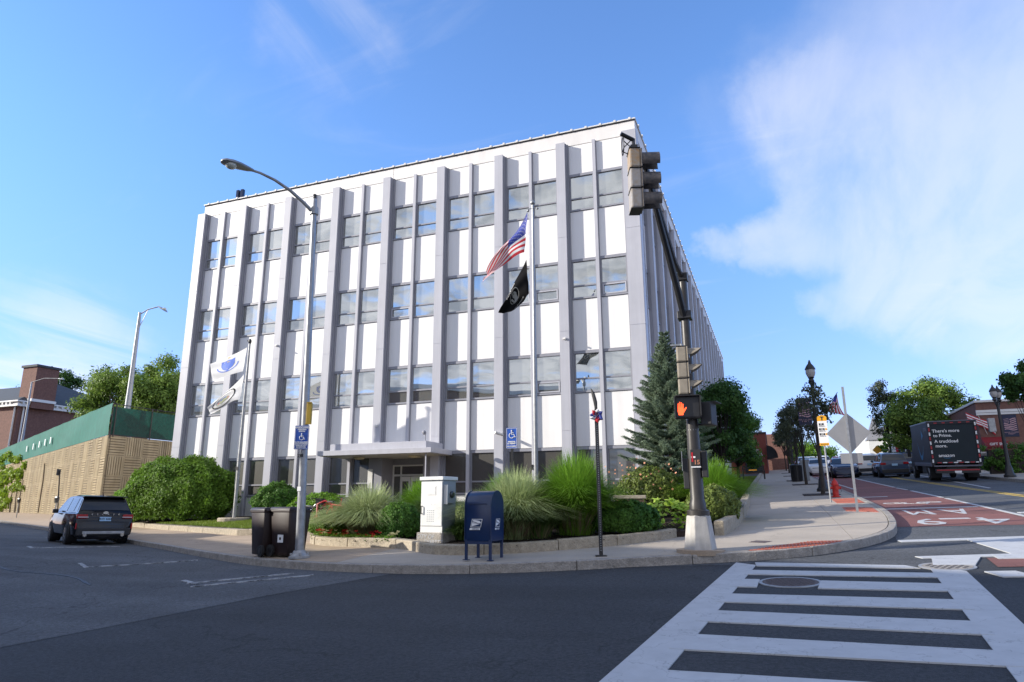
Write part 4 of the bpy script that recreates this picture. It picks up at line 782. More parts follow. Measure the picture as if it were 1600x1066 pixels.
p2 = empty('pedestrian_signal', (px_+.30, py_+.02, 3.05), math.radians(80), 'second black pedestrian signal facing away on the right of the mast', 'pedestrian signal'); b = MB(); b.box(-.2, .2, -.1, .1, 0, .42); b.build('housing', 'black_plastic', p2, bevel=.02); b = MB(); b.box(-.2, .2, -.2, -.1, .41, .42); b.build('hood', 'black_plastic', p2); b = MB(); b.tube([(-.0, .1, .03), (0, .25, .03)], .02); b.build('bracket', 'black_metal', p2)
pb = empty('push_button_box', (px_, py_, pz), 0, 'black pedestrian push button housings on the lower mast', 'push button')
b = MB(); b.box(-.21, -.11, -.06, .08, 1.08, 1.62); b.build('casing', 'black_plastic', pb, bevel=.01); b = MB(); b.box(.12, .22, -.08, .08, 1.28, 1.75); b.build('casing', 'black_plastic', pb, bevel=.01); b = MB(); b.box(-.22, -.212, -.10, -.06, 1.4, 1.75); b.build('button_plate', 'galvanised', pb)
ps = empty('poster', (px_+.03, py_-.135, pz+1.45), .05, 'small black and red paper poster taped to the signal mast', 'poster'); b = MB(); b.box(-.085, .085, -.003, .003, 0, .32); b.build('sheet', 'black_plastic', ps)
b = MB(); b.box(-.085, .085, -.006, -.004, 0, .02); b.box(-.075, .0, -.006, -.004, .17, .2); b.build('white_band', 'sign_white', ps); text('lettering', 'LIVE\nMUSIC', .05, 'sign_white', ps, (0, -.006, .25)) if False else None; text('lettering', '15', .11, 'petal_orange', ps, (.02, -.006, .09), bold=.002); b = MB(); b.box(-.07, -.04, -.007, -.005, .1, .27); b.build('red_band', 'petal_red', ps)
# --- square perforated post with bow
sp = empty('sign_post', (-2.97, 12.21, plane(-2.97, 12.21)+.15), .3, 'black perforated square post standing alone on the sidewalk', 'sign post')
b = MB(); b.box(-.033, .033, -.033, .033, 0, 2.62); b.build('post', 'black_metal', sp); b = MB()
for k in range(62): b.cbox((0, -.0335, .1+k*.04), (.014, .002, .014)); b.cbox((.0335, 0, .1+k*.04), (.002, .014, .014))
tag(b.build('holes', 'galvanised', sp), kind='stuff'); b = MB(); b.box(-.1, .1, -.1, .1, 0, .012); b.build('base_plate', 'black_metal', sp)
b = MB(); pts = [(0, 0, 2.60), (-.01, 0, 2.75), (-.05, 0, 2.92), (-.09, 0, 3.02)]; b.tube(pts, [.025, .04, .035, .004], 6); bl = b.build('blade', 'black_metal', sp, smooth=True)
bw = empty('ribbon_bow', (-2.94, 12.13, plane(-2.97, 12.21)+.15+2.48), .2, 'red white and blue ribbon bow tied near the top of the black post', 'bow')
for k, (m, a) in enumerate((('flag_blue', .6), ('flag_red', 2.2), ('flag_white', 3.5), ('flag_red', 4.8), ('flag_blue', 5.7), ('flag_white', 1.4), ('flag_blue', 3.0))):
    b = MB(); q = [(0, 0, 0), (.07*math.cos(a-.5), -.03, .07*math.sin(a-.5)), (.10*math.cos(a), -.05, .10*math.sin(a)), (.07*math.cos(a+.5), -.03, .07*math.sin(a+.5)), (0, 0, 0)]; b.tube(q, [.012, .032, .038, .032, .012], 8); b.build('loop', m, bw, smooth=True)
# --- two flagpoles
def flagpole(x, y, base, top, r, label, ball=True, dark=False):
    z = plane(x, y)+base; t = empty('flagpole', (x, y, z), 0, label, 'flagpole')
    b = MB(); b.lathe((0, 0, 0), [(r, 0), (r, (top-z)*.4), (r*.55, top-z)], 14); b.build('pole', 'galvanised' if not dark else 'weathered_steel', t, smooth=True)
    b = MB()
    if ball: b.sphere((0, 0, top-z+.09), .09, 12, 8); b.tube([(-.16, 0, top-z-.12), (.16, 0, top-z-.12)], .018, 6); b.sphere((.17, 0, top-z-.15), .045); b.sphere((-.17, 0, top-z-.18), .05)
    else: b.sphere((0, 0, top-z+.05), (.07, .07, .12)); b.tube([(0, 0, top-z), (-.12, 0, top-z+.1)], .03)
    b.build('truck', 'galvanised' if ball else 'black_metal', t, smooth=True)
    b = MB(); b.tube([(-r-.03, -.02, 1.3), (-r-.06, -.02, (top-z)*.5), (-.17 if ball else -.05, 0, top-z-.15)], .006, 4); b.build('halyard', 'sign_white', t)
    return t, z
fp1, fz1 = flagpole(-6.90, 20.2, .3, 11.65, .068, 'tall silver flagpole with ball top in the planting bed')
b = MB(); b.cbox((-.10, -.05, 1.5), (.06, .05, .16)); b.build('cleat', 'black_metal', fp1)
fp2, fz2 = flagpole(-20.1, 21.75, .34, 8.3, .072, 'shorter grey flagpole on a stone pad in the lawn', False, True)
b = MB(); b.lathe((0, 0, 0), [(.62, -.05), (.62, .1), (.58, .14)], 18); b.build('stone_pad', 'granite', fp2)
b = MB(); b.box(-.07, .07, -.1, -.08, 2.0, 2.12); b.build('cleat', 'black_metal', fp2)
def lerp_line(P_, t):
    n = len(P_)-1; k = min(int(t*n), n-1); f = t*n-k; a, b = P_[k], P_[k+1]; return (a[0]+(b[0]-a[0])*f, a[1]+(b[1]-a[1])*f)
class Flag:
    def __init__(s, o, top, bot, amp=.12, waves=3.2, ph=0.): s.o = o; s.t = smooth_line(top, 2); s.b = smooth_line(bot, 2); s.amp = amp; s.w = waves; s.ph = ph
    def S(s, u, v):        # u along the fly, v from top edge down
        a, b = lerp_line(s.t, u), lerp_line(s.b, u); x, z = a[0]+(b[0]-a[0])*v, a[1]+(b[1]-a[1])*v
        return Vector((x, s.amp*(min(1, u*3))*math.sin(s.w*2*PI*(u*.7+v*.45)+s.ph)+.25*s.amp*math.sin(11*v+5*u), z))
    def nrm(s, u, v): e = .01; a = s.S(min(u+e, 1), v)-s.S(max(u-e, 0), v); b = s.S(u, min(v+e, 1))-s.S(u, max(v-e, 0)); return a.cross(b).normalized()
    def cloth(s, name, mats, fn, par, nu=52, nv=39):
        b = MB(); b.add([s.S(i/nu, j/nv) for j in range(nv+1) for i in range(nu+1)], [])
        for j in range(nv):
            for i in range(nu): b.mi = fn((i+.5)/nu, (j+.5)/nv); b.add([], []); b.f.append((j*(nu+1)+i, j*(nu+1)+i+1, (j+1)*(nu+1)+i+1, (j+1)*(nu+1)+i)); b.m.append(b.mi)
        return b.build(name, mats, par, smooth=True)
    def patch(s, polys, m, name, par, off_=.006):
        b = MB()
        for sg_ in (1, -1):
            for P_ in polys: b.add([s.S(u, v)+s.nrm(u, v)*off_*sg_ for u, v in P_], [tuple(range(len(P_)))])
        return b.build(name, m, par)
def star(cu, cv, r, ar): return [(cu+(r if k % 2 == 0 else r*.4)*math.sin(k*PI/5)*ar, cv-(r if k % 2 == 0 else r*.4)*math.cos(k*PI/5)) for k in range(10)]
def flag_thing(name, loc, label): return empty(name, loc, 0, label, 'flag')
f1 = flag_thing('national_flag', (-7.08, 20.16, 11.42), 'American flag blowing left from the tall flagpole')
fl1 = Flag(None, [(0, 0), (-.55, -.75), (-1.05, -1.35), (-1.55, -1.95)], [(-.12, -1.48), (-.7, -1.62), (-1.1, -1.85), (-1.62, -2.38)], .13, 1.6)
fl1.cloth('cloth', ['flag_red', 'flag_white', 'flag_blue'], lambda u, v: 2 if (u < .4 and v < 7/13) else int(v*13) % 2, f1)
fl1.patch([star(.4*(c+1)/12, 7/13*(r_+1)/10, .017, .55) for r_ in range(9) for c in range(11) if (r_+c) % 2 == 0], 'flag_white', 'stars', f1)
f2 = flag_thing('black_flag', (-7.12, 20.16, 9.70), 'black memorial flag with white round emblem below the national flag')
fl2 = Flag(None, [(-.02, 0), (-.45, -.7), (-.58, -1.2), (-1.05, -1.77)], [(.07, -1.25), (-.1, -1.42), (-.33, -1.55), (-.52, -1.80)], .10, 1.3, 1.)
fl2.cloth('cloth', ['flag_black'], lambda u, v: 0, f2, 40, 24)
def annulus(cu, cv, r0, r1, ar, n=22, a0=0, a1=2*PI): return [[(cu+r*math.cos(a)*ar, cv+r*math.sin(a)) for r, a in ((r0, p), (r1, p), (r1, q), (r0, q))] for p, q in [(a0+(a1-a0)*k/n, a0+(a1-a0)*(k+1)/n) for k in range(n)]]
fl2.patch(annulus(.56, .45, .25, .27, .62), 'emblem_grey', 'ring', f2); fl2.patch([[(.56+x*.62, .45+y) for x, y in ((-.08, .24), (-.10, .05), (-.14, -.02), (-.08, -.16), (.03, -.2), (.1, -.1), (.08, .02), (.12, .1), (.2, .2))]], 'emblem_grey', 'profile', f2)
fl2.patch([[(.56+x*.62, .45+y) for x, y in ((.14, .2), (.14, -.12), (.2, -.12), (.2, .1))]], 'emblem_grey', 'tower', f2)
def flag_text(fl, body, cu, cv, su, sv, m, par, name='lettering'):
    me = text_mesh(body, 1, 0); me.materials.clear(); me.materials.append(MAT[m])
    for v in me.vertices: u, w_ = min(max(cu-v.co.x*su, 0), 1), min(max(cv-v.co.y*sv, 0), 1); v.co = fl.S(u, w_)-fl.nrm(u, w_)*.007*(1 if fl.nrm(u, w_).y > 0 else -1)
    put(name, me, par)
flag_text(fl2, 'POW MIA', .56, .08, .07, .13, 'flag_white', f2); flag_text(fl2, 'YOU ARE NOT FORGOTTEN', .56, .9, .035, .07, 'flag_white', f2)
f3 = flag_thing('state_flag', (-20.18, 21.7, 8.10), 'white state flag with blue shield flying from the shorter flagpole')
fl3 = Flag(None, [(0, 0), (-.85, -.28), (-1.88, -.58)], [(-.10, -1.02), (-.85, -1.15), (-1.72, -1.34)], .035, 1.)
fl3.cloth('cloth', ['flag_white'], lambda u, v: 0, f3, 40, 24)
sh = lambda k, dv=0: [(.52+x*k*.62, .45+dv+y*k) for x, y in ((-.26, -.30), (-.13, -.27), (0, -.30), (.13, -.27), (.26, -.30), (.27, 0), (.2, .2), (0, .38), (-.2, .2), (-.27, 0))]
fl3.patch([sh(.82)], 'emblem_blue', 'shield', f3, .006); fl3.patch([[(.52+x*.5, .45+y*.85) for x, y in ((-.04, -.2), (.04, -.22), (.09, -.1), (.05, 0), (.07, .16), (.01, .22), (0, .05), (-.04, .2), (-.08, .16), (-.05, 0), (-.09, -.1))]], 'emblem_gold', 'figure', f3, .010)
fl3.patch([[(.52+x*.5, .45+y*.85) for x, y in ((.14, -.22), (.17, -.2), (.15, -.17), (.12, -.19))]], 'flag_white', 'star', f3, .010)
fl3.patch(annulus(.52, .42, .33, .37, .62, 16, .1, PI-.1), 'emblem_blue', 'ribbon', f3, .008); fl3.patch([[(.50, .07), (.54, .07), (.55, .11), (.49, .11)]], 'emblem_gold', 'crest', f3, .008)
f4 = flag_thing('city_flag', (-20.22, 21.7, 6.95), 'white city flag with round coloured seal below the state flag')
fl4 = Flag(None, [(0, 0), (-.6, -.5), (-1.2, -.95), (-1.78, -1.32)], [(-.08, -1.05), (-.5, -1.10), (-1.05, -1.38), (-1.62, -1.60)], .04, 1.2, .6)
fl4.cloth('cloth', ['flag_white'], lambda u, v: 0, f4, 40, 24)
fl4.patch([[(.54+.40*math.cos(a)*.66, .48+.40*math.sin(a)) for a in [2*PI*k/24 for k in range(24)]]], 'emblem_green', 'seal', f4, .006); fl4.patch(annulus(.54, .48, .38, .42, .66), 'flag_black', 'seal_ring', f4, .010); fl4.patch(annulus(.54, .48, .27, .375, .66), 'flag_white', 'seal_band', f4, .009)
fl4.patch([[(.42, .44), (.54, .38), (.66, .44), (.62, .62), (.46, .64)]], 'emblem_green', 'seal_field', f4, .010); fl4.patch([[(.40, .52), (.66, .42), (.68, .52), (.44, .62)]], 'emblem_red', 'seal_banner', f4, .012); fl4.patch([[(.46, .38), (.56, .34), (.62, .40), (.52, .47)]], 'emblem_blue', 'seal_sky', f4, .012)
# --- blue accessible sign behind the grass
s2 = empty('parking_sign', (-6.55, 17.2, plane(-6.55, 17.2)+.3), .05, 'blue accessible parking sign on a black post behind the ornamental grass', 'sign')
b = MB(); b.box(-.155, .155, -.05, -.044, 2.02, 2.58); b.build('plate', 'sign_blue', s2); b = MB(); b.box(-.03, .03, -.04, .02, 0, 2.5); b.build('post', 'black_metal', s2)
disabled_sign_art(s2, .31, (2.02, 2.58), -.051, (('PARKING', 2.20, .05), ('BY PERMIT', 2.15, .05), ('VAN ACCESSIBLE', 2.08, .034)), 2.40, .26)
# --- right hand signs
s3 = empty('bus_stop_sign', (1.75, 25.4, plane(1.75, 25.4)+.15), .0, 'white and yellow bus stop sign on a grey pole', 'bus stop sign')
b = MB(); b.tube([(0, 0, 0), (0, 0, 2.35)], .03, 8); b.build('post', 'galvanised', s3)
b = MB(); b.box(-.15, .15, -.046, -.04, 1.88, 2.72); b.build('plate', 'sign_white', s3)
b = MB(); P_ = [(-.15, 2.72), (.15, 2.72), (.15, 2.83)]+[(.15*math.cos(a), 2.83+.09*math.sin(a)) for a in [PI*k/8 for k in range(9)]]+[(-.15, 2.83)]; b.prof([(-.04, z) for _, z in P_[:1]], 0, 0) if False else None
b.add([(x, -.046, z) for x, z in P_]+[(x, -.04, z) for x, z in P_], [tuple(range(len(P_))), tuple(range(len(P_), 2*len(P_)))[::-1]]+[(i, (i+1) % len(P_), len(P_)+(i+1) % len(P_), len(P_)+i) for i in range(len(P_))]); b.build('yellow_field', 'sign_yellow', s3); b = MB(); b.box(-.15, .15, -.048, -.0465, 1.88, 1.97); b.build('yellow_band', 'sign_yellow', s3)
text('lettering', 'T', .17, 'black_plastic', s3, (0, -.05, 2.80), bold=.008)
for k, (n_, nm, yel) in enumerate((('97', 'Wellington', 0), ('104', 'Sullivan Sta.', 1), ('109', 'Linden Sq', 1))):
    z = 2.61-k*.17; b = MB(); b.box(-.11 if not yel else -.12, .04 if not yel else .05, -.052, -.048, z-.035, z+.035); b.build('route_badge', 'black_plastic', s3); text('lettering', n_, .065, 'sign_white', s3, (-.035, -.054, z), bold=.001); text('lettering', nm, .045, 'black_plastic', s3, (-.02, -.05, z-.065))
    if yel: b = MB(); b.lathe((0, 0, 0), [(.035, 0), (.035, .004)], 12); b.v = [(x+.10, -.052+z_, y+z) for x, y, z_ in b.v]; b.build('route_dot', 'sign_yellow', s3)
text('lettering', 'BUS STOP', .05, 'black_plastic', s3, (0, -.05, 1.925))
s4 = empty('warning_sign', (2.05, 20.7, plane(2.05, 20.7)+.15), .0, 'grey backs of a diamond sign and small rectangular sign on a tall galvanised post', 'sign')
b = MB(); b.box(-.03, .03, -.03, .03, 0, 3.42); b.build('post', 'galvanised', s4)
d_ = .56; b = MB(); c = (0, 2.13) ; P_ = [(.02, 2.13-d_), (.02+d_, 2.13), (.02, 2.13+d_), (.02-d_, 2.13)]
b.add([(x, .035, z) for x, z in P_]+[(x, .041, z) for x, z in P_], [(0, 1, 2, 3), (7, 6, 5, 4), (0, 4, 5, 1), (1, 5, 6, 2), (2, 6, 7, 3), (3, 7, 4, 0)]); b.build('diamond_plate', 'sign_back', s4); b = MB(); b.box(-.25, .30, .035, .041, 1.30, 1.58); b.build('rectangle_plate', 'sign_back', s4)
b = MB(); b.cbox((0, -.032, 2.4), (.02, .01, .02)); b.cbox((0, -.032, 1.8), (.02, .01, .02)); b.build('bolt', 'chrome', s4)
# ================================================================== MAILBOX, CABINET, BINS, HYDRANT
mb = empty('mailbox', (-5.08, 11.86, plane(-5.08, 11.86)+.15), math.radians(-2), 'dark blue domed street mailbox with white eagle emblem', 'mailbox')
W2, D2 = .26, .27
pr = [(-D2, .33), (D2, .33), (D2, .95)]+[(D2*math.cos(a), .95+.27*math.sin(a)) for a in [PI*k/14 for k in range(1, 14)]]+[(-D2, .95)]
b = MB(); b.prof(pr, -W2, W2); b.build('body', 'mail_blue', mb, smooth=True, bevel=.012)
b = MB()
for sx in (-1, 1): b.prof([(y*1.02, z+.004*(1 if z > .9 else 0)) for y, z in pr], sx*W2+(0 if sx < 0 else -.012), sx*W2+(.012 if sx < 0 else 0))
b.v = [(x*1.035, y*1.03, z*1.006) for x, y, z in b.v]; b.build('edge_band', 'mail_blue', mb, smooth=True)
for sx in (-1, 1):
    for sy in (-1, 1):
        b = MB(); x, y = sx*(W2-.02), sy*(D2-.02); b.box(x-.022, x+.022, y-.022, y+.022, .01, .36); b.cbox((x, y, .006), (.10, .09, .012)); b.build('leg', 'mail_blue', mb)
b = MB(); b.prof([(-D2-.001, .33), (-D2+.015, .33), (-D2+.015, .28), (-D2-.001, .28)], -W2+.04, W2-.04); b.prof([(D2+.001, .33), (D2-.015, .33), (D2-.015, .28), (D2+.001, .28)], -W2+.04, W2-.04); b.build('apron', 'mail_blue', mb)
def eagle(par, xf, name='emblem'):
    k = Matrix(xf)
    def P3(b_, poly, z0): b_.add([tuple(k @ Vector((x+y*.22, y, z0))) for x, y in poly], [tuple(range(len(poly)))])
    b_ = MB(); P3(b_, [(-.105, -.045), (.105, -.045), (.105, .10), (-.105, .10)], .0); b_.build(name, 'sign_white', par)
    b_ = MB(); P3(b_, [(-.095, -.036), (.095, -.036), (.095, .091), (-.095, .091)], .001); b_.build('emblem_field', 'mail_blue', par)
    b_ = MB(); P3(b_, [(-.085, .082), (-.03, .082), (.05, .07), (.088, .04), (.088, .025), (.03, .03), (-.02, .045), (-.075, .06)], .002); P3(b_, [(-.09, .03), (.0, .022), (.07, .015), (.02, .0), (-.085, -.028)], .002); P3(b_, [(-.088, .052), (-.02, .036), (.0, .03), (-.085, .036)], .002); b_.build('eagle', 'sign_white', par)
    b_ = MB(); P3(b_, [(-.115, -.092), (.095, -.092), (.095, -.058), (-.115, -.058)], .0); b_.build('nameplate', 'sign_white', par)
    me = text_mesh('UNITED STATES\nPOSTAL SERVICE', .018, .0, bold=.0004); me.materials.clear(); me.materials.append(MAT['mail_blue'])
    for v in me.vertices: v.co = k @ Vector((v.co.x-.012, v.co.y-.075, .001))
    put('lettering', me, par)
eagle(mb, ((1, 0, 0, -.03), (0, 0, -1, -D2-.013), (0, 1, 0, .62), (0, 0, 0, 1)))
eagle(mb, ((0, 0, 1, W2+.013), (.9, 0, 0, .0), (0, 1, 0, .62), (0, 0, 0, 1)))
b = MB(); b.box(-.18, .18, -D2-.012, -D2+.01, .98, 1.0); b.build('chute_lip', 'mail_blue', mb)
cb = empty('utility_cabinet', (-7.05, 13.85, plane(-7.05, 13.85)+.25), math.radians(-10), 'tall grey traffic control cabinet on a concrete base scratched CITY OF EVERETT', 'cabinet')
b = MB(); b.box(-.36, .36, -.30, .30, -.12, .22); b.build('base', 'kerb_granite', cb, bevel=.015)
b = MB(); b.box(-.30, .30, -.24, .24, .22, 1.34); b.build('body', 'cabinet_side', cb, bevel=.006)  # sides darker than the door: their shade is put into the colour
b = MB(); b.box(-.33, .33, -.28, .28, 1.341, 1.42); b.build('roof', 'cabinet_grey', cb, bevel=.01)
b = MB(); b.box(-.29, .29, -.262, -.241, .36, 1.31); dd = b.build('door', 'cabinet_grey', cb, bevel=.005); b = MB(); b.box(-.298, .298, -.25, -.2405, .222, .35); b.build('lower_panel', 'cabinet_grey', cb)
b = MB(); b.box(-.12, .12, -.268, -.2625, 1.02, 1.22); b.build('small_door', 'cabinet_grey', dd); b = MB(); b.box(-.10, .10, -.2715, -.2685, 1.04, 1.20); b.build('inset', 'cabinet_grey', dd)
b = MB()
for r_ in range(4):
    for k in range(6): b.cbox((-.10+r_*.055, -.2635, .46+k*.045), (.035, .003, .012))
tag(b.build('vents', 'cabinet_side', dd), kind='stuff')
b = MB(); b.tube([(-.25, -.262, .78), (-.25, -.30, .78), (-.25, -.30, .62), (-.25, -.262, .62)], .012, 6); b.build('handle', 'black_plastic', dd)
b = MB(); b.cbox((-.02, -.264, .83), (.05, .003, .035)); b.cbox((.06, -.264, .835), (.07, .003, .03)); b.build('sticker', 'sign_white', dd)
b = MB(); b.box(.301, .36, -.17, .12, .84, 1.22); sb = b.build('meter_box', 'cabinet_side', cb, bevel=.005); b = MB(); b.box(.30, .38, -.20, -.171, .82, 1.24); b.build('white_edge', 'cabinet_grey', cb); b = MB(); b.lathe((0, 0, 0), [(.075, 0), (.075, .03), (.05, .045)], 18); b.v = [(.36+z, x, 1.03+y) for x, y, z in b.v]; b.build('meter_dial', 'shop_glass', sb)
text('lettering', 'CITY OF', .13, 'chalk', cb, (-.12, -.303, .13), bold=.001, shear=.2); text('lettering', 'EVERETT', .13, 'chalk', cb, (.13, -.303, .02), bold=.001, shear=-.1)
def bin_(x, y, rz, mat, label, flip=False):
    t = empty('wheelie_bin', (x, y, plane(x, y)+.15), rz, label, 'bin', 'brown wheeled bins on the kerb')
    def taper(a, b_, z0, z1): return [(-a[0], -a[1], z0), (a[0], -a[1], z0), (a[0], a[1], z0), (-a[0], a[1], z0), (-b_[0], -b_[1], z1), (b_[0], -b_[1], z1), (b_[0], b_[1], z1), (-b_[0], b_[1], z1)]
    FF = [(0, 3, 2, 1), (4, 5, 6, 7), (0, 1, 5, 4), (1, 2, 6, 5), (2, 3, 7, 6), (3, 0, 4, 7)]
    b = MB(); b.add(taper((.23, .26), (.285, .33), .03, .96), FF); b.build('body', mat, t, bevel=.025, smooth=True)
    b = MB(); b.add(taper((.30, .345), (.30, .345), .93, .975), FF); b.build('rim', mat, t, bevel=.008)
    b = MB(); b.add(taper((.31, .37), (.27, .33), .98, 1.04), FF); b.build('lid', mat, t, bevel=.015, smooth=True)
    b = MB(); b.tube([(-.25, .38, .97), (.25, .38, .97)], .018, 8); b.build('handle', mat, t)
    for sx in (-1, 1): b = MB(); b.tube([(sx*.245, .27, .125), (sx*.30, .27, .125)], .125, 18); w_ = b.build('wheel', 'rubber', t); b = MB(); b.tube([(sx*.30, .27, .125), (sx*.306, .27, .125)], .06, 12); b.build('hub', 'bin_dark', w_)
    b = MB(); b.tube([(-.055+.11*k/10, -.325, .83+.045*math.sin(PI*k/10)) for k in range(11)]+[(.04, -.325, .80), (-.04, -.325, .80)], .006, 4); b.build('crest', 'chalk', t)
    return t
bin_(-10.66, 12.62, math.radians(246), 'bin_brown', 'left dark brown wheeled bin standing behind its twin')
bt = bin_(-9.98, 12.50, math.radians(75), 'bin_brown', 'right dark brown wheeled bin with white label next to the street light')
b = MB(); b.box(-.285, -.272, -.16, .02, .30, .46); lb = b.build('label', 'sign_white', bt); 
b = MB(); b.cbox((-.287, -.07, .38), (.003, .06, .05)); b.build('print', 'bin_dark', lb)
hy = empty('fire_hydrant', (2.15, 28.3, plane(2.15, 28.3)+.15), .3, 'red fire hydrant at the kerb behind the bus stop pole', 'fire hydrant')
b = MB(); b.lathe((0, 0, 0), [(.20, 0), (.20, .05), (.13, .07), (.125, .52), (.16, .53), (.16, .58), (.135, .60), (.12, .68), (.07, .76), (.03, .78), (.03, .84)], 14); b.build('barrel', 'hydrant_red', hy, smooth=True)
for a, r_ in ((0, .07), (PI, .07), (-PI/2, .095)):
    b = MB(); d = Vector((math.cos(a), math.sin(a), 0)); b.tube([Vector((0, 0, .42))+d*.1, Vector((0, 0, .42))+d*.2, Vector((0, 0, .42))+d*.201, Vector((0, 0, .42))+d*.24], [r_*.8, r_*.8, r_, r_], 8); b.build('outlet_cap', 'hydrant_red', hy)
b = MB(); b.tube([(.24, 0, .40), (.26, .02, .25), (.2, .05, .2), (.12, .02, .3)], .008, 4); b.build('chain', 'black_metal', hy); hy.scale = (.84, .84, .82)
# ================================================================== PLANTS AT THE OFFICE
def bush(name, x, y, rx, ry, h, n, ls, leaf, label, seed=1, base=.27, group=None, cat='shrub', cr=None, asp=.6, flat=-.15, stems=True):
    z = plane(x, y)+base; t = empty(name, (x, y, z), 0, label, cat, group)
    r_ = np.random.default_rng(seed); nb = 150; Db = r_.normal(0, 1, (nb, 3)); Db /= np.linalg.norm(Db, axis=1)[:, None]
    D = r_.normal(0, 1, (n, 3)); D /= np.linalg.norm(D, axis=1)[:, None]; D = D[D[:, 2] > -.62]; n = len(D); mx_ = np.max(D @ Db.T, axis=1)   # ragged surface: lobes of many sizes
    rad = .78+.20*np.clip((mx_-.90)/.10, 0, 1)+.05*np.sin(D[:, 0]*7+seed)*np.sin(D[:, 2]*9)+.05*np.sin(D[:, 1]*13+D[:, 0]*11)
    rad = rad*np.where(r_.uniform(0, 1, n) < .62, r_.normal(1, .028, n), r_.uniform(.55, 1, n)); rad = np.where(r_.uniform(0, 1, n) < .02, rad*r_.uniform(1.0, 1.12, n), rad)
    C_ = np.array([x, y, z+h*.42])+D*rad[:, None]*np.array([rx*1.05, ry*1.05, h*.60]); C_[:, 2] = np.maximum(C_[:, 2], z+.02+.1*r_.uniform(0, 1, n))
    cl = [tuple(C_[k])+(.2,) for k in range(0, 34)]; V_, F_ = leaf_arrays(C_, D.copy(), ls, asp, seed, .25); link(bpy.data.objects.new('leaves', rawmesh('leaves', V_-np.array(t.location), F_, leaf)), t)
    if stems:
        b = MB(); q = random.Random(seed)
        for k in range(7): c = cl[k*4]; b.tube([(x+q.uniform(-.15, .15)*rx, y+q.uniform(-.15, .15)*ry, z-.1), (x*.4+c[0]*.6, y*.4+c[1]*.6, z+h*.35), c[:3]], [.03, .02, .008], 5, False)
        b.build('stems', 'dark_bark', t, world=True)
    return t
bush('large_hedge', -24.2, 22.75, 2.75, 1.25, 2.75, 60000, .055, 'leaf_hedge', 'large dense rounded hedge mound at the left corner of the office', 5, .3, cat='hedge', cr=.42)
bush('low_shrub', -27.6, 23.6, 1.6, .8, 1.6, 12000, .05, 'leaf_lime', 'low bright green shrub at the far left beside the big hedge', 6, .3)
bush('round_shrub', -19.0, 22.9, 1.05, .8, 1.45, 11000, .05, 'leaf_round', 'dark green round shrub beside the shorter flagpole', 7, .3)
bush('low_shrub', -16.6, 22.6, 1.45, .7, .95, 9000, .05, 'leaf_lime', 'flat topped lime green shrub behind the bicycles', 8, .3)
bush('round_shrub', -11.25, 15.75, .62, .42, .52, 9000, .028, 'leaf_hedge', 'small low mound shrub at the left tip of the planting bed', 9)
bush('round_shrub', -8.55, 14.75, .52, .45, .82, 12000, .028, 'leaf_round', 'round clipped shrub just left of the grey cabinet', 10)
bush('round_shrub', -6.15, 14.6, .45, .4, .5, 4000, .03, 'leaf_shrub', 'small dull shrub behind the mailbox', 11)
bush('round_shrub', -3.05, 14.8, .70, .45, .68, 16000, .035, 'leaf_round', 'dark glossy shrub beside the black post', 12)
bush('round_shrub', -1.42, 17.3, .60, .8, .85, 12000, .035, 'leaf_shrub', 'olive green shrub behind the signal mast foot', 13)
bush('flowering_shrub', -3.25, 19.2, .95, .6, 1.35, 9000, .04, 'leaf_shrub', 'loose shrub with faded peach blooms in front of the spruce', 14)
bush('round_shrub', -6.9, 15.6, .6, .5, .75, 6000, .04, 'leaf_shrub', 'leafy low plant between cabinet and mailbox', 15)
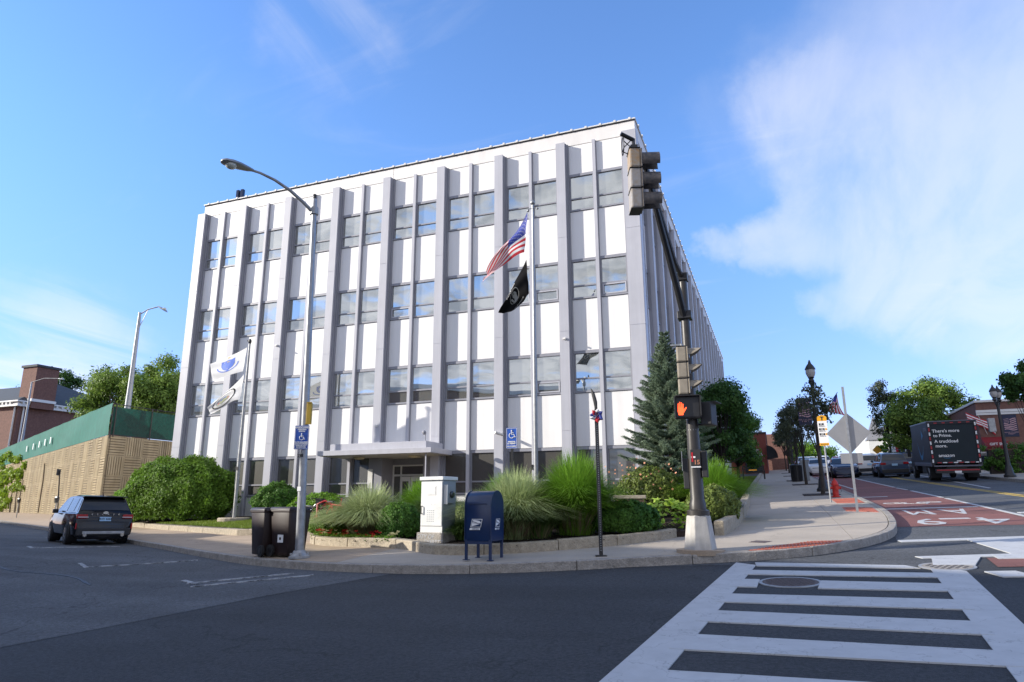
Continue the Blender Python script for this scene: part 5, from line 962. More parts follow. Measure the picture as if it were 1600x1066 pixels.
def grass_clump(x, y, r, h, n, m, label, seed=1, wd=.006, droop=1., base=.27, dry=True, mats=None):
    n = int(n*1.5); wd *= 1.15; z = plane(x, y)+base; t = empty('ornamental_grass', (x, y, z), 0, label, 'ornamental grass', 'ornamental grasses in the planting bed')
    q = np.random.default_rng(seed); a = q.uniform(0, 2*PI, n); rb = np.abs(q.normal(0, .28, n))*r*.45; ln = h*.80*q.uniform(.75, 1.25, n); out = 1.30*r*(.10+1.0*q.uniform(0, 1, n)**.75)*droop; r = r*1.30
    k = 6; s = np.linspace(0, 1, k+1); bx, by = rb*np.cos(a), rb*np.sin(a); a2 = a+q.normal(0, .5, n)
    P_ = []
    dr = np.clip(out/r, 0, 1.2)*.62*droop+.25; ln = ln*(1.12-.25*np.clip(out/r, 0, 1))
    for u in s:
        hh = ln*(1.55*u-1.0*dr*u**2.6)*.86; oo = out*(.25*u+.75*u**1.7); P_.append(np.stack([bx+oo*np.cos(a2)+q.normal(0, .006, n), by+oo*np.sin(a2)+q.normal(0, .006, n), hh], 1))
    P_ = np.stack(P_, 1); tw = a2+PI/2+q.normal(0, .5, n); T = np.stack([np.cos(tw), np.sin(tw), np.zeros(n)], 1)
    wv = wd*np.array([.6, 1, 1, .9, .75, .5, .12]); V_ = np.stack([P_-T[:, None]*wv[None, :, None], P_+T[:, None]*wv[None, :, None]], 2).reshape(n, -1, 3)
    f = np.array([(2*i, 2*i+1, 2*i+3, 2*i+2) for i in range(k)]); F_ = (f[None]+(np.arange(n)*2*(k+1))[:, None, None]).reshape(-1, 4)
    link(bpy.data.objects.new('blades', rawmesh('blades', V_.reshape(-1, 3), F_, m)), t)
    if dry: 
        q2 = np.random.default_rng(seed+5); n2 = n//7; a = q2.uniform(0, 2*PI, n2); rr = q2.uniform(0, .4, n2)*r; b0 = np.stack([rr*np.cos(a)*.5, rr*np.sin(a)*.5, np.zeros(n2)], 1); tp = b0+np.stack([rr*np.cos(a)*.9, rr*np.sin(a)*.9, h*q2.uniform(.25, .5, n2)], 1); T = np.stack([-np.sin(a), np.cos(a), 0*a], 1)*wd*.9
        link(bpy.data.objects.new('dry_stalks', rawmesh('dry_stalks', np.stack([b0-T, b0+T, tp+T*.3, tp-T*.3], 1).reshape(-1, 3), np.arange(n2*4).reshape(-1, 4), 'straw')), t)
    return t
grass_clump(-9.85, 15.45, 1.15, 1.30, 5200, 'grass_pale', 'pale drooping variegated grass left of the grey cabinet', 1, .0065, 1.15)
grass_clump(-9.25, 17.3, .95, 1.30, 3600, 'grass_green', 'bright green upright grass behind the pale clump by the entrance', 2, .006, .9)
grass_clump(-8.3, 16.2, .8, 1.15, 2600, 'grass_mid', 'mid green grass between the pale clump and the cabinet', 3, .006)
grass_clump(-7.2, 18.4, .9, 1.35, 3400, 'grass_green', 'bright green grass behind the mailbox next to the brick pier', 4, .006, .9)
grass_clump(-7.35, 16.6, .65, .95, 2000, 'grass_pale', 'small pale grass tuft right of the cabinet', 5, .006)
grass_clump(-5.3, 14.1, 1.08, 1.45, 4800, 'grass_pale', 'pale variegated grass directly right of the blue mailbox', 6, .0062, 1.05)
grass_clump(-6.0, 16.3, .9, 1.35, 3000, 'grass_pale', 'pale grass behind the mailbox under the blue sign', 7, .006)
grass_clump(-4.12, 14.75, 1.02, 1.70, 7500, 'grass_green', 'largest bright green fine grass just left of the black post', 8, .0052, .95)
grass_clump(-5.1, 17.2, .9, 1.3, 2600, 'grass_mid', 'green grass behind the largest clump towards the office corner', 9, .006)
grass_clump(-1.55, 19.4, 1.05, 1.45, 5600, 'grass_green', 'broad green grass behind the signal mast', 10, .0058, 1.0)
grass_clump(-4.75, 14.15, .6, .95, 1500, 'grass_mid', 'low mid green tuft filling between pale and bright clumps', 12, .006)
grass_clump(-6.55, 14.05, .4, .55, 900, 'grass_mid', 'short strappy green tuft low beside the cabinet', 11, .008, 1.1, dry=False)
def hosta(x, y, label):
    z = plane(x, y)+.25; t = empty('hosta', (x, y, z), 0, label, 'plant'); q = random.Random(4); b = MB()
    for k in range(190):
        a = q.uniform(0, 2*PI); rr = q.uniform(.05, 1)**.6*.95; h = .55*(1-(rr/.9)**2)+q.uniform(-.04, .08)+.06; c = Vector((rr*math.cos(a), rr*.75*math.sin(a), h)); d = Vector((math.cos(a), math.sin(a), q.uniform(-.7, .3))).normalized(); s = Vector((-math.sin(a+q.uniform(-.4, .4)), math.cos(a), q.uniform(-.2, .2))).normalized(); up = d.cross(s)*-1; L_ = q.uniform(.07, .13)
        b.add([c-d*L_, c-d*L_*.3+s*L_*.55+up*.02, c+d*L_*.5+s*L_*.45+up*.015, c+d*L_*1.1-up*.02, c+d*L_*.5-s*L_*.45+up*.015, c-d*L_*.3-s*L_*.55+up*.02, c-up*.012], [(0, 1, 6), (1, 2, 6), (2, 3, 6), (3, 4, 6), (4, 5, 6), (5, 0, 6)])
    b.build('leaves', 'leaf_hosta', t)
hosta(-2.42, 16.25, 'bright yellow green broad leaved plant beside the signal mast')
q = random.Random(12); fl_ = tag(empty('bedding_flowers', (-9.8, 14.75, plane(-9.8, 14.75)+.27), 0, 'red and cream bedding flowers along the front of the bed', 'flowers'))
for m, nme, cnt, seed in (('petal_red', 'red_blooms', 34, 1), ('petal_cream', 'cream_blooms', 22, 2)):
    b = MB(); q = random.Random(seed)
    for k in range(cnt):
        cx = q.choice((-11.05, -10.55, -10.1, -9.5, -8.95) if m == 'petal_red' else (-10.95, -10.4, -9.95, -8.3))+q.gauss(0, .10); cy = -.72*(cx+11.4)*.55+15.22+q.gauss(0, .05); cy = max(cy, 14.05+.0*cx); zz = plane(cx, cy)+.27+q.uniform(.08, .22)
        for j in range(7): a = j*.9; c = Vector((cx+.03*math.cos(a), cy+.03*math.sin(a), zz+q.uniform(-.02, .02))); b.add([c+Vector((-.022, 0, 0)), c+Vector((0, -.022, .01)), c+Vector((.022, 0, 0)), c+Vector((0, .022, .012))], [(0, 1, 2, 3)]); 
    tag(b.build(nme, m, fl_, world=True), kind='stuff')
r_ = np.random.default_rng(3); n_ = 2600; cx = r_.uniform(-11.3, -8.2, n_); cy = -.396*(cx+11.4)+15.22+r_.normal(0, .10, n_); C_ = np.stack([cx, cy, .0575*cy+.028*cx+.27+r_.uniform(0, .13, n_)], 1)
V_, F_ = leaf_arrays(C_, np.tile([0., 0, 1], (n_, 1)), .028, .6, 5); tag(link(bpy.data.objects.new('flower_leaves', rawmesh('flower_leaves', V_-np.array(fl_.location), F_, 'leaf_hedge')), fl_), kind='stuff')
r_ = np.random.default_rng(8); n_ = 80; C_ = np.stack([r_.normal(-3.3, .5, n_), r_.normal(19.0, .35, n_), 2.35+r_.normal(0, .22, n_)], 1); V_, F_ = leaf_arrays(C_, np.tile([0., -1, .5], (n_, 1)), .032, .9, 5)
bl = [o for o in bpy.data.objects if o.name.startswith('flowering_shrub')][0]; tag(link(bpy.data.objects.new('blooms', rawmesh('blooms', V_-np.array(bl.location), F_, 'petal_orange')), bl), kind='stuff')
# mulch chips near the kerb
r_ = np.random.default_rng(18); n_ = 9000; P_ = []; tst = pip(BED+[(-1.2, 15.5), (-1, 18), (-11, 18)])
while len(P_) < n_:
    x, y = r_.uniform(-12, -1), r_.uniform(12.4, 18)
    if tst(x, y): P_.append((x, y, plane(x, y)+.275+r_.uniform(0, .02)))
V_, F_ = leaf_arrays(np.array(P_), np.tile([0., 0, 1.5], (n_, 1)), .028, .4, 6); tag(link(bpy.data.objects.new('mulch_chips', rawmesh('mulch_chips', V_, F_, 'mulch'))), 'loose bark chips on the bed', kind='stuff')
# --- blue spruce
def spruce(x, y, base, H_, R_, label):
    z = plane(x, y)+base; t = empty('spruce_tree', (x, y, z), 0, label, 'tree'); q = random.Random(21); tb = MB(); tb.tube([(0, 0, -.1), (.02, 0, H_*.5), (0, 0, H_*.99)], [.11, .07, .01], 8)
    C_, D_, S_ = [], [], []; br = MB(); zz = .35
    while zz < H_*.985:
        f = zz/H_; R1 = R_*(1-f)**.82*(1.0 if f > .12 else .85); nb = 11 if f < .75 else 7; a0 = q.uniform(0, 6)
        for k in range(nb):
            a = a0+2*PI*k/nb+q.uniform(-.25, .25); L_ = max(.14, R1*q.uniform(.68, 1.14)); el = -.10+.55*f+q.uniform(-.08, .08); d = Vector((math.cos(a), math.sin(a), 0)); pts = [Vector((0, 0, zz))+d*L_*u+Vector((0, 0, L_*(el*u+.12*u*u*u))) for u in (0, .35, .7, 1)]
            br.tube(pts, [.02, .015, .01, .004], 4, False)
            m = int(5+L_*17)
            for i in range(m):
                u = .15+.85*(i+.5)/m; p = Vector((0, 0, zz))+d*L_*u+Vector((0, 0, L_*(el*u+.12*u**3))); side = Vector((-d.y, d.x, 0)); tw = (.28*(1-u)+.09)*min(1, L_*1.1)
                for s in (-1, 0, 1):
                    for w_ in range(2):
                        dv = (d*(.9 if s else 1)+side*s*q.uniform(.6, 1.1)+Vector((0, 0, q.uniform(-.25, .18)))).normalized()
                        for e in np.linspace(.0, 1, max(2, int(tw/.035))+1):
                            C_.append(p+dv*tw*e*q.uniform(.8, 1.1)+Vector((q.gauss(0, .006), q.gauss(0, .006), q.gauss(0, .008)))); D_.append(dv)
        zz += .11+.07*(1-f)+q.uniform(-.02, .02)
    C_ = np.array(C_); D_ = np.array(D_); r_ = np.random.default_rng(2); out = []
    for k in range(4):
        d2 = D_*.75+r_.normal(0, .5, D_.shape); d2 /= np.linalg.norm(d2, axis=1)[:, None]; s2 = np.cross(d2, r_.normal(0, 1, D_.shape)); s2 /= np.linalg.norm(s2, axis=1)[:, None]; L_ = .036*r_.uniform(.7, 1.3, (len(C_), 1)); out.append(np.stack([C_-s2*.0045, C_+s2*.0045, C_+d2*L_+s2*.002, C_+d2*L_-s2*.002], 1))
    V_ = np.concatenate(out).reshape(-1, 3); link(bpy.data.objects.new('needles', rawmesh('needles', V_, np.arange(len(V_)).reshape(-1, 4), 'needle')), t); print('spruce quads', len(V_)//4)
    br.build('branches', 'dark_bark', t); tb.build('trunk', 'bark', t, smooth=True); return t
spruce(-2.78, 20.6, .3, 5.45, 1.72, 'blue green spruce tree growing at the office corner')
# --- brick piers
def pier(x, y, label):
    t = empty('brick_pier', (x, y, plane(x, y)+.2), math.radians(12), label, 'pier'); s = .34; b = MB(); b.box(-s+.012, s-.012, -s+.012, s-.012, -.2, .66); b.build('mortar_core', 'mortar', t)
    bm_ = MB(); bm_.box(-.1, .1, -.05, .05, 0, .065); me = bm_.mesh('brick', 'pier_brick', bevel=.004)
    for c in range(9):
        z = -.02+c*.074
        for k in range(3):
            o_ = (-.225+.225*k)+(.0 if c % 2 else .02)
            for side in range(4): a = side*PI/2; put('brick', me, t, (o_*math.cos(a)+(s-.05)*math.sin(a), o_*math.sin(a)-(s-.05)*math.cos(a), z), (0, 0, a))
    b = MB(); b.box(-.40, .40, -.40, .40, .665, .75); b.build('cap', 'pier_cap', t, bevel=.012)
pier(-3.48, 17.6, 'brick pier with stone cap half hidden behind the dark shrub'); pier(-8.15, 17.7, 'brick pier behind the blue mailbox')
# --- bicycles
def bicycle(x, y, rz, col, label):
    t = empty('bicycle', (x, y, plane(x, y)+.2), rz, label, 'bicycle', 'bicycles parked by the office')
    for wx in (-.52, .52):
        b = MB(); b.tube([(wx+.33*math.cos(a), 0, .34+.33*math.sin(a)) for a in [2*PI*k/24 for k in range(25)]], .017, 6, False); w_ = b.build('wheel', 'rubber', t, smooth=True)
        b = MB()
        for k in range(10): a = 2*PI*k/10; b.tube([(wx, 0, .34), (wx+.32*math.cos(a), 0, .34+.32*math.sin(a))], .003, 3, False)
        tag(b.build('spokes', 'chrome', w_), kind='stuff')
    b = MB(); P_ = {'bb': (-.05, 0, .30), 'seat': (-.20, 0, .78), 'head': (.36, 0, .80), 'hb': (.38, 0, .95), 'r': (-.52, 0, .34), 'f': (.52, 0, .34)}
    for a, c in (('bb', 'seat'), ('bb', 'head'), ('r', 'bb'), ('r', 'seat')): b.tube([P_[a], P_[c]], .02, 6)
    b.tube([P_['seat'], (.35, 0, .72)], .02, 6); b.tube([P_['hb'], P_['head'], P_['f']], .018, 6); b.build('frame', col, t)
    b = MB(); b.tube([(.33, -.28, 1.0), (.42, -.1, .98), (.42, .1, .98), (.33, .28, 1.0)], .013, 6); b.build('handlebar', 'black_metal', t)
    b = MB(); b.cbox((-.23, 0, .86), (.25, .12, .05)); b.tube([(-.2, 0, .78), (-.22, 0, .86)], .013); b.build('saddle', 'black_plastic', t, bevel=.015)
    b = MB(); b.cbox((-.52, 0, .70), (.34, .15, .015)); b.tube([(-.55, .06, .34), (-.55, .06, .70)], .006); b.build('rack', 'black_metal', t)
    b = MB(); b.box(.42, .64, -.14, .14, .78, .98); b.build('basket', 'black_metal', t)
bicycle(-14.3, 18.6, .15, 'galvanised', 'silver grey bicycle leftmost by the light pole'); bicycle(-13.55, 18.9, 1.0, 'bike_red', 'red bicycle in the middle of the rack'); bicycle(-12.9, 18.3, -.2, 'bike_red', 'red bicycle nearest the pale grass'); bicycle(-12.3, 19.0, .9, 'black_metal', 'black bicycle partly hidden by the pale grass')
rk = empty('bicycle_rack', (-13.4, 18.4, plane(-13.4, 18.4)+.15), .2, 'red post of the bicycle rack', 'bicycle rack'); b = MB(); b.tube([(-.25, 0, 0), (-.25, 0, .85), (0, 0, .95), (.25, 0, .85), (.25, 0, 0)], .03, 8); b.build('hoop', 'bike_red', rk, smooth=True)
# ================================================================== LEFT SIDE: RETAINING WALL, SCREEN FENCE, BRICK HOUSE
WC = Vector((-43.0, 33.85, 0)); dL = Vector((-.898, .44, 0)).normalized(); WT = 6.39; rh = 1.385; pw = 1.42
wall = empty('retaining_wall', (WC.x, WC.y, H(WC.x, WC.y)+.1), 0, 'tan concrete block retaining wall with ribbed square panels', 'wall')
def wpanel(kind):
    b = MB(); b.mi = 1; b.box(-pw/2+.004, pw/2-.004, .02, .14, .004, rh-.004); b.mi = 0; e = .05
    for a in ((-pw/2+.004, -pw/2+e), (pw/2-e, pw/2-.004)): b.box(a[0], a[1], -.03, .02, .004, rh-.004)
    for a in ((.004, e), (rh-e, rh-.004)): b.box(-pw/2+e, pw/2-e, -.03, .02, *a)
    n = 7; s = (pw-2*e) if kind else (rh-2*e); o = -pw/2+e if kind else e
    for k in range(n):
        a, c = o+s*k/n+.028, o+s*(k+1)/n-.028
        if kind: b.box(a, c, -.045, .02, e, rh-e)
        else: b.box(-pw/2+e, pw/2-e, -.045, .02, a, c)
    return b.mesh('wall_panel', ['tan_block', 'tan_groove'])
wp = [wpanel(0), wpanel(1)]; zb = WT-4*rh
for c in range(60):
    for r_ in range(4): p = WC+dL*(pw*(c+.5)); put('wall_panel', wp[(c+r_) % 2], wall, (p.x-wall.location.x, p.y-wall.location.y, zb+r_*rh-wall.location.z), (0, 0, math.atan2(-dL.y, -dL.x)))
for c in range(12):
    for r_ in range(4): put('wall_panel', wp[(c+r_+1) % 2], wall, (0, .02+pw*(c+.5)+WC.y-wall.location.y, zb+r_*rh-wall.location.z), (0, 0, PI/2))
b = MB(); nrm = Vector((-dL.y, dL.x, 0)); nrm = nrm if nrm.y > 0 else -nrm; i0 = WC+nrm*.16; e0 = WC+dL*200
b.prism([(WC.x-.16, WC.y+.18), (WC.x-.16, 120), (-240, 220), ((e0+nrm*.16).x, (e0+nrm*.16).y), (i0.x, i0.y)], -1, WT-.02); b.build('core', 'tan_groove', wall, world=True)
b = MB(); b.prism([((WC+dL*85.3).x, (WC+dL*85.3).y), ((WC+dL*200).x, (WC+dL*200).y), ((WC+dL*200+nrm*.15).x, (WC+dL*200+nrm*.15).y), ((WC+dL*85.3+nrm*.15).x, (WC+dL*85.3+nrm*.15).y)], -1, WT); b.build('far_run', 'tan_block', wall, world=True)
b = MB(); b.tube([tuple(WC+dL*22-nrm*.08+Vector((0, 0, z))) for z in (1.0, 3.8, 4.1)]+[tuple(WC+dL*22.3-nrm*.12+Vector((0, 0, 5.4)))], .05, 6); b.build('drain_pipe', 'tan_groove', wall, world=True)
fe = empty('screen_fence', (WC.x, WC.y, WT), 0, 'chain link fence with green windscreen on top of the retaining wall', 'fence'); FH = 2.25
def onw(t, z, off_=0.): p = WC+dL*t-nrm*off_; return (p.x, p.y, z)
b = MB(); n = 120
V_ = [onw(200*i/n, WT+.03+(FH-.03)*j/4+(.03*math.sin(i*2.1) if j == 4 else 0), .03+.03*math.sin(i*.9+j)) for j in range(5) for i in range(n+1)]; F_ = [(j*(n+1)+i, j*(n+1)+i+1, (j+1)*(n+1)+i+1, (j+1)*(n+1)+i) for j in range(4) for i in range(n)]
b.add(V_, F_); b.build('screen', 'screen_green', fe, world=True, smooth=True)
b = MB(); n = 30; V_ = [(WC.x-.05+.03*math.sin(i+j), WC.y+.1+24*i/n, WT+.08+(FH-.3)*j/4) for j in range(5) for i in range(n+1)]; F_ = [(j*(n+1)+i, j*(n+1)+i+1, (j+1)*(n+1)+i+1, (j+1)*(n+1)+i) for j in range(4) for i in range(n)]
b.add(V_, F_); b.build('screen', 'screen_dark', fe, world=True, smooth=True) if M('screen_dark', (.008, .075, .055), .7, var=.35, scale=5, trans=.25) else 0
for t_ in [0]+[3+3*k for k in range(14)]: b = MB(); b.tube([onw(t_, WT-.2, -.06), onw(t_, WT+FH, -.06)], .035, 6); b.build('post', 'post_brown', fe, world=True)
for k in range(8): b = MB(); y = WC.y+.3+3*k; b.tube([(WC.x+.05, y, WT-.1), (WC.x+.05, y, WT+FH)], .04, 6); b.build('post', 'post_brown', fe, world=True)
b = MB(); b.tube([onw(0, WT+FH, -.02), onw(120, WT+FH, -.02)], .03, 5); b.build('top_rail', 'screen_green', fe, world=True)
b = MB()
for z in (WT+.05, WT+FH-.05): b.tube([(WC.x+.05, WC.y, z), (WC.x+.05, WC.y+24, z)], .03, 5)
b.build('rail', 'post_brown', fe, world=True)
b = MB()
for k in range(160): y = WC.y+k*.15; b.tube([(WC.x+.03, y, WT+.05), (WC.x+.03, min(y+2.15, WC.y+24), WT+FH-.05)], .006, 3, False); b.tube([(WC.x+.03, y+2.15, WT+.05), (WC.x+.03, y, WT+FH-.05)], .006, 3, False)
tag(b.build('chain_link', 'post_brown', fe, world=True), kind='stuff')
for t_ in (20.5, 23.2, 26.2, 29.6, 33.5):
    b = MB(); b.add([onw(t_, WT+.75, .20), onw(t_+.42, WT+.75, .20), onw(t_+.42, WT+1.35, .20), onw(t_, WT+1.35, .20)], [(0, 1, 2, 3)]); b.build('white_patch', 'sign_white', fe, world=True)
iv = empty('ivy', onw(36, .9), 0, 'yellow green ivy covering the far left end of the wall', 'ivy'); cl = []; q = random.Random(3)
for k in range(190): t_ = 31.5+q.uniform(0, 1)**.8*60; z = q.uniform(1.4 if t_ > 36 else 3.2, WT-.1); cl.append(onw(t_, z, .15)+(q.uniform(.4, .8),))
for k in range(12): cl.append(onw(37+k*1.5, WT+q.uniform(0, 1.8), .2)+(.5,))
foliage('leaves', cl, 16000, .16, 'ivy', iv, 4, .8); b = MB()
for t_ in (33, 35.5, 39): b.tube([onw(t_, .8, .1), onw(t_+.4, 2.4, .15), onw(t_+.2, 4.2, .1)], [.09, .06, .03], 5)
b.build('stems', 'bark', iv, world=True)
def side_light(x, y, z, hgt, armpts, label, r=.09, aim=(1, .1, 0), brace=False):
    t = empty('street_light', (x, y, z), 0, label, 'street light'); b = MB(); b.lathe((0, 0, 0), [(r*1.5, -.1), (r, hgt*.5), (r*.65, hgt)], 12); b.build('pole', 'galvanised', t, smooth=True)
    b = MB(); b.tube(armpts, .045, 6)
    if brace: b.tube([(0, 0, hgt-1.4), (armpts[-2][0], armpts[-2][1], armpts[-2][2])], .03, 5)
    b.build('arm', 'weathered_steel', t, smooth=True); cobra(t, armpts[-1], aim, 1.15, -.25); return t
side_light(-44.1, 35.95, 6.3, 9.65, [(0, 0, 9.5), (.7, .1, 9.85), (1.6, .2, 10.0)], 'tall tapered street light behind the fence corner', .17, (.9, .1, -.3), True)
side_light(-83.6, 54.6, 6.3, 10.0, [(0, 0, 9.95), (1.6, .4, 10.4), (3.5, .8, 10.3)], 'slender street light before the brick house chimney', .13, (1, .1, 0))
# house
hs_ = empty('brick_house', (-87, 55, WT), 0, 'brown brick house with slate roof and tall chimney at far left', 'building'); HX, HY, HE = -75.1, 48.1, 12.6
b = MB(); b.box(-100, HX, HY, 64, 3, HE-.6); b.build('wall', 'dirty_brick', hs_, world=True)
b = MB(); b.box(-100.5, HX+.45, HY-.45, 64.4, HE-.6, HE-.35); b.box(-100.3, HX+.3, HY-.3, 64.2, HE-.35, HE-.15); b.box(-100.6, HX+.6, HY-.6, 64.6, HE-.148, HE); cr_ = b.build('cornice', 'trim_white', hs_, world=True)
b = MB()
for k in range(40): b.box(-100+k*.62, -99.8+k*.62, HY-.56, HY-.452, HE-.34, HE-.16)
for k in range(26): b.box(HX+.46, HX+.56, HY+k*.62, HY+.2+k*.62, HE-.34, HE-.16)
tag(b.build('dentils', 'trim_white', hs_, world=True), kind='stuff')
b = MB(); a = 5.5; b.add([(-100.6, HY-.6, HE), (HX+.6, HY-.6, HE), (HX+.6, 64.6, HE), (-100.6, 64.6, HE), (-94, 56.2, HE+3.6), (HX-6.5, 56.2, HE+3.6)], [(0, 1, 5, 4), (1, 2, 5), (2, 3, 4, 5), (3, 0, 4)]); rf = b.build('roof', 'slate', hs_, world=True)
b = MB(); b.box(-76.6, -74.35, 48.9, 51.4, HE-.7, 16.45); ch = b.build('chimney', 'dirty_brick', hs_, world=True); b = MB(); b.box(-76.75, -74.2, 48.75, 51.55, 16.45, 16.7); b.build('chimney_cap', 'slate', hs_, world=True)
b = MB(); b.box(-76.4, -74.25, 48.75, 51.5, HE+.005, HE+.3); b.build('flashing', 'trim_white', hs_, world=True)
for wx in (-78.6, -83, -88, -93):
    for wz in (9.4, 5.2):
        b = MB(); b.box(wx-.75, wx+.75, HY-.06, HY+.02, wz-1.05, wz+1.0); wn = b.build('window', 'trim_white', hs_, world=True); b = MB()
        for a, c in ((wz-.9, wz-.05), (wz+.03, wz+.88)): b.box(wx-.6, wx+.6, HY-.08, HY-.061, a, c)
        b.build('pane', 'window_glass', wn).location = -hs_.location
b = MB(); b.tube([(HX-.4, HY-.1, 4), (HX-.4, HY-.1, HE-.6)], .09, 6); b.tube([(HX+.1, HY+.5, 4), (HX+.1, HY+.5, HE-.6)], .09, 6); b.build('downpipe', 'trim_white', hs_, world=True)
for wy in (58.0, 61.5):
    for wz in (9.4, 5.6): b = MB(); b.box(HX-.02, HX+.06, wy-.8, wy+.8, wz-1, wz+1); wn = b.build('window', 'trim_white', hs_, world=True); b = MB(); b.box(HX+.061, HX+.08, wy-.62, wy+.62, wz-.85, wz+.85); b.build('pane', 'ground_glass', wn).location = -hs_.location
hs_.location = (-108.75, 68.75, 7.56); hs_.scale = (1.25, 1.25, 1.25)
tree('shade_tree', -55.5, 47.5, 0, 11.2, (7.0, 5.0, 4.3), 85, 1.15, 52000, .13, 'leaf_tree', 'large spreading green tree behind the green screened fence', trunk=.3, seed=31, lean=(-.5, 0), z=WT, flat=-.75)
tree('shade_tree', -50.5, 56, 0, 10.2, (5.5, 5.0, 4.6), 50, 1.25, 26000, .15, 'leaf_dark', 'darker tree between the spreading tree and the office wall', trunk=.3, seed=32, z=WT, flat=-.8)
tree('pine_tree', -134, 92, 0, 22.5, (6.5, 5, 6.5), 36, 1.6, 14000, .2, 'leaf_dark', 'dark evergreen behind the far left roof', trunk=.3, seed=33, z=8)
# parking meters and one way sign
def meter(x, y, h, label):
    t = empty('parking_meter', (x, y, plane(x, y)+.15), 0, label, 'parking meter'); b = MB(); b.tube([(0, 0, 0), (0, 0, h-.35)], .035, 8); b.build('post', 'weathered_steel', t)
    b = MB(); b.prof([(-.07, h-.36), (.07, h-.36), (.09, h-.1), (.06, h-.01), (0, h+.02), (-.06, h-.01), (-.09, h-.1)], -.10, .10); b.build('head', 'black_metal', t, bevel=.015); b = MB(); b.box(-.06, .06, -.105, -.09, h-.16, h-.08); b.build('window', 'shop_glass', t)
meter(-56.0, 37.1, 1.5, 'parking meter furthest left near the ivy'); meter(-38.9, 27.9, 1.5, 'parking meter beside the one way sign'); 
ow = empty('one_way_sign', (-40.0, 28.6, plane(-40, 28.6)+.15), 0, 'small white sign with black border on a leaning dark post', 'sign'); b = MB(); b.tube([(-.9, .0, 0), (0, -.0, 3.0)], .035, 6); b.build('post', 'black_metal', ow)
b = MB(); b.box(-.36, .36, -.05, -.045, 2.72, 3.10); b.build('plate', 'black_plastic', ow); b = MB(); b.prism([(-.31, 2.80), (.14, 2.80), (.14, 2.76), (.32, 2.91), (.14, 3.06), (.14, 3.02), (-.31, 3.02)], 0, .003); b.v = [(x, -.052-z, y) for x, y, z in b.v]; b.build('arrow', 'sign_white', ow); text('lettering', 'ONE WAY', .12, 'black_plastic', ow, (-.04, -.057, 2.91), bold=.003); ow.rotation_euler.z = math.radians(-52)
# ================================================================== VEHICLES
def car_loft(L_, W_, prof, belt, lift=.22):
    """prof: stations (x, z_top, width factor); returns section function"""
    def sec(x):
        P_ = prof
        if x <= P_[0][0]: zt, wf = P_[0][1:]
        elif x >= P_[-1][0]: zt, wf = P_[-1][1:]
        else:
            k = next(i for i in range(1, len(P_)) if P_[i][0] >= x); f = (x-P_[k-1][0])/(P_[k][0]-P_[k-1][0]); zt = P_[k-1][1]+(P_[k][1]-P_[k-1][1])*f; wf = P_[k-1][2]+(P_[k][2]-P_[k-1][2])*f
        W = W_/2*wf; zb = min(belt, zt-.03); g = max(0, zt-belt); wr = W*.93-g*.36
        return [(0, lift), (W*.80, lift), (W*.97, lift+.12), (W, .55), (W*.995, .78 if zb > .8 else zb-.02), (W*.94, zb), (W*.90-g*.05, zb+min(.04, g*.3)), (wr, zt-.05 if g > .1 else zt-.012), (wr*.86, zt-.008), (0, zt+.008)], zt, W, wr, zb
    return sec
SUV = [(-2.30, .62, .80), (-2.27, .80, .90), (-2.24, 1.00, .93), (-2.16, 1.12, .95), (-2.0, 1.36, .96), (-1.84, 1.57, .965), (-1.55, 1.63, .97), (-.6, 1.675, 1.0), (.3, 1.65, 1.0), (.62, 1.56, 1.0), (1.28, 1.11, .99), (1.5, 1.06, .985), (2.0, .97, .95), (2.2, .88, .88), (2.29, .70, .76)]
SED = [(-2.35, .60, .80), (-2.3, .92, .92), (-2.1, 1.02, .95), (-1.75, 1.06, .97), (-1.05, 1.38, .98), (-.5, 1.45, 1.0), (.2, 1.44, 1.0), (.5, 1.36, 1.0), (1.2, 1.00, .99), (1.5, .95, .98), (2.05, .86, .94), (2.25, .76, .86), (2.34, .6, .75)]
CARS = {}
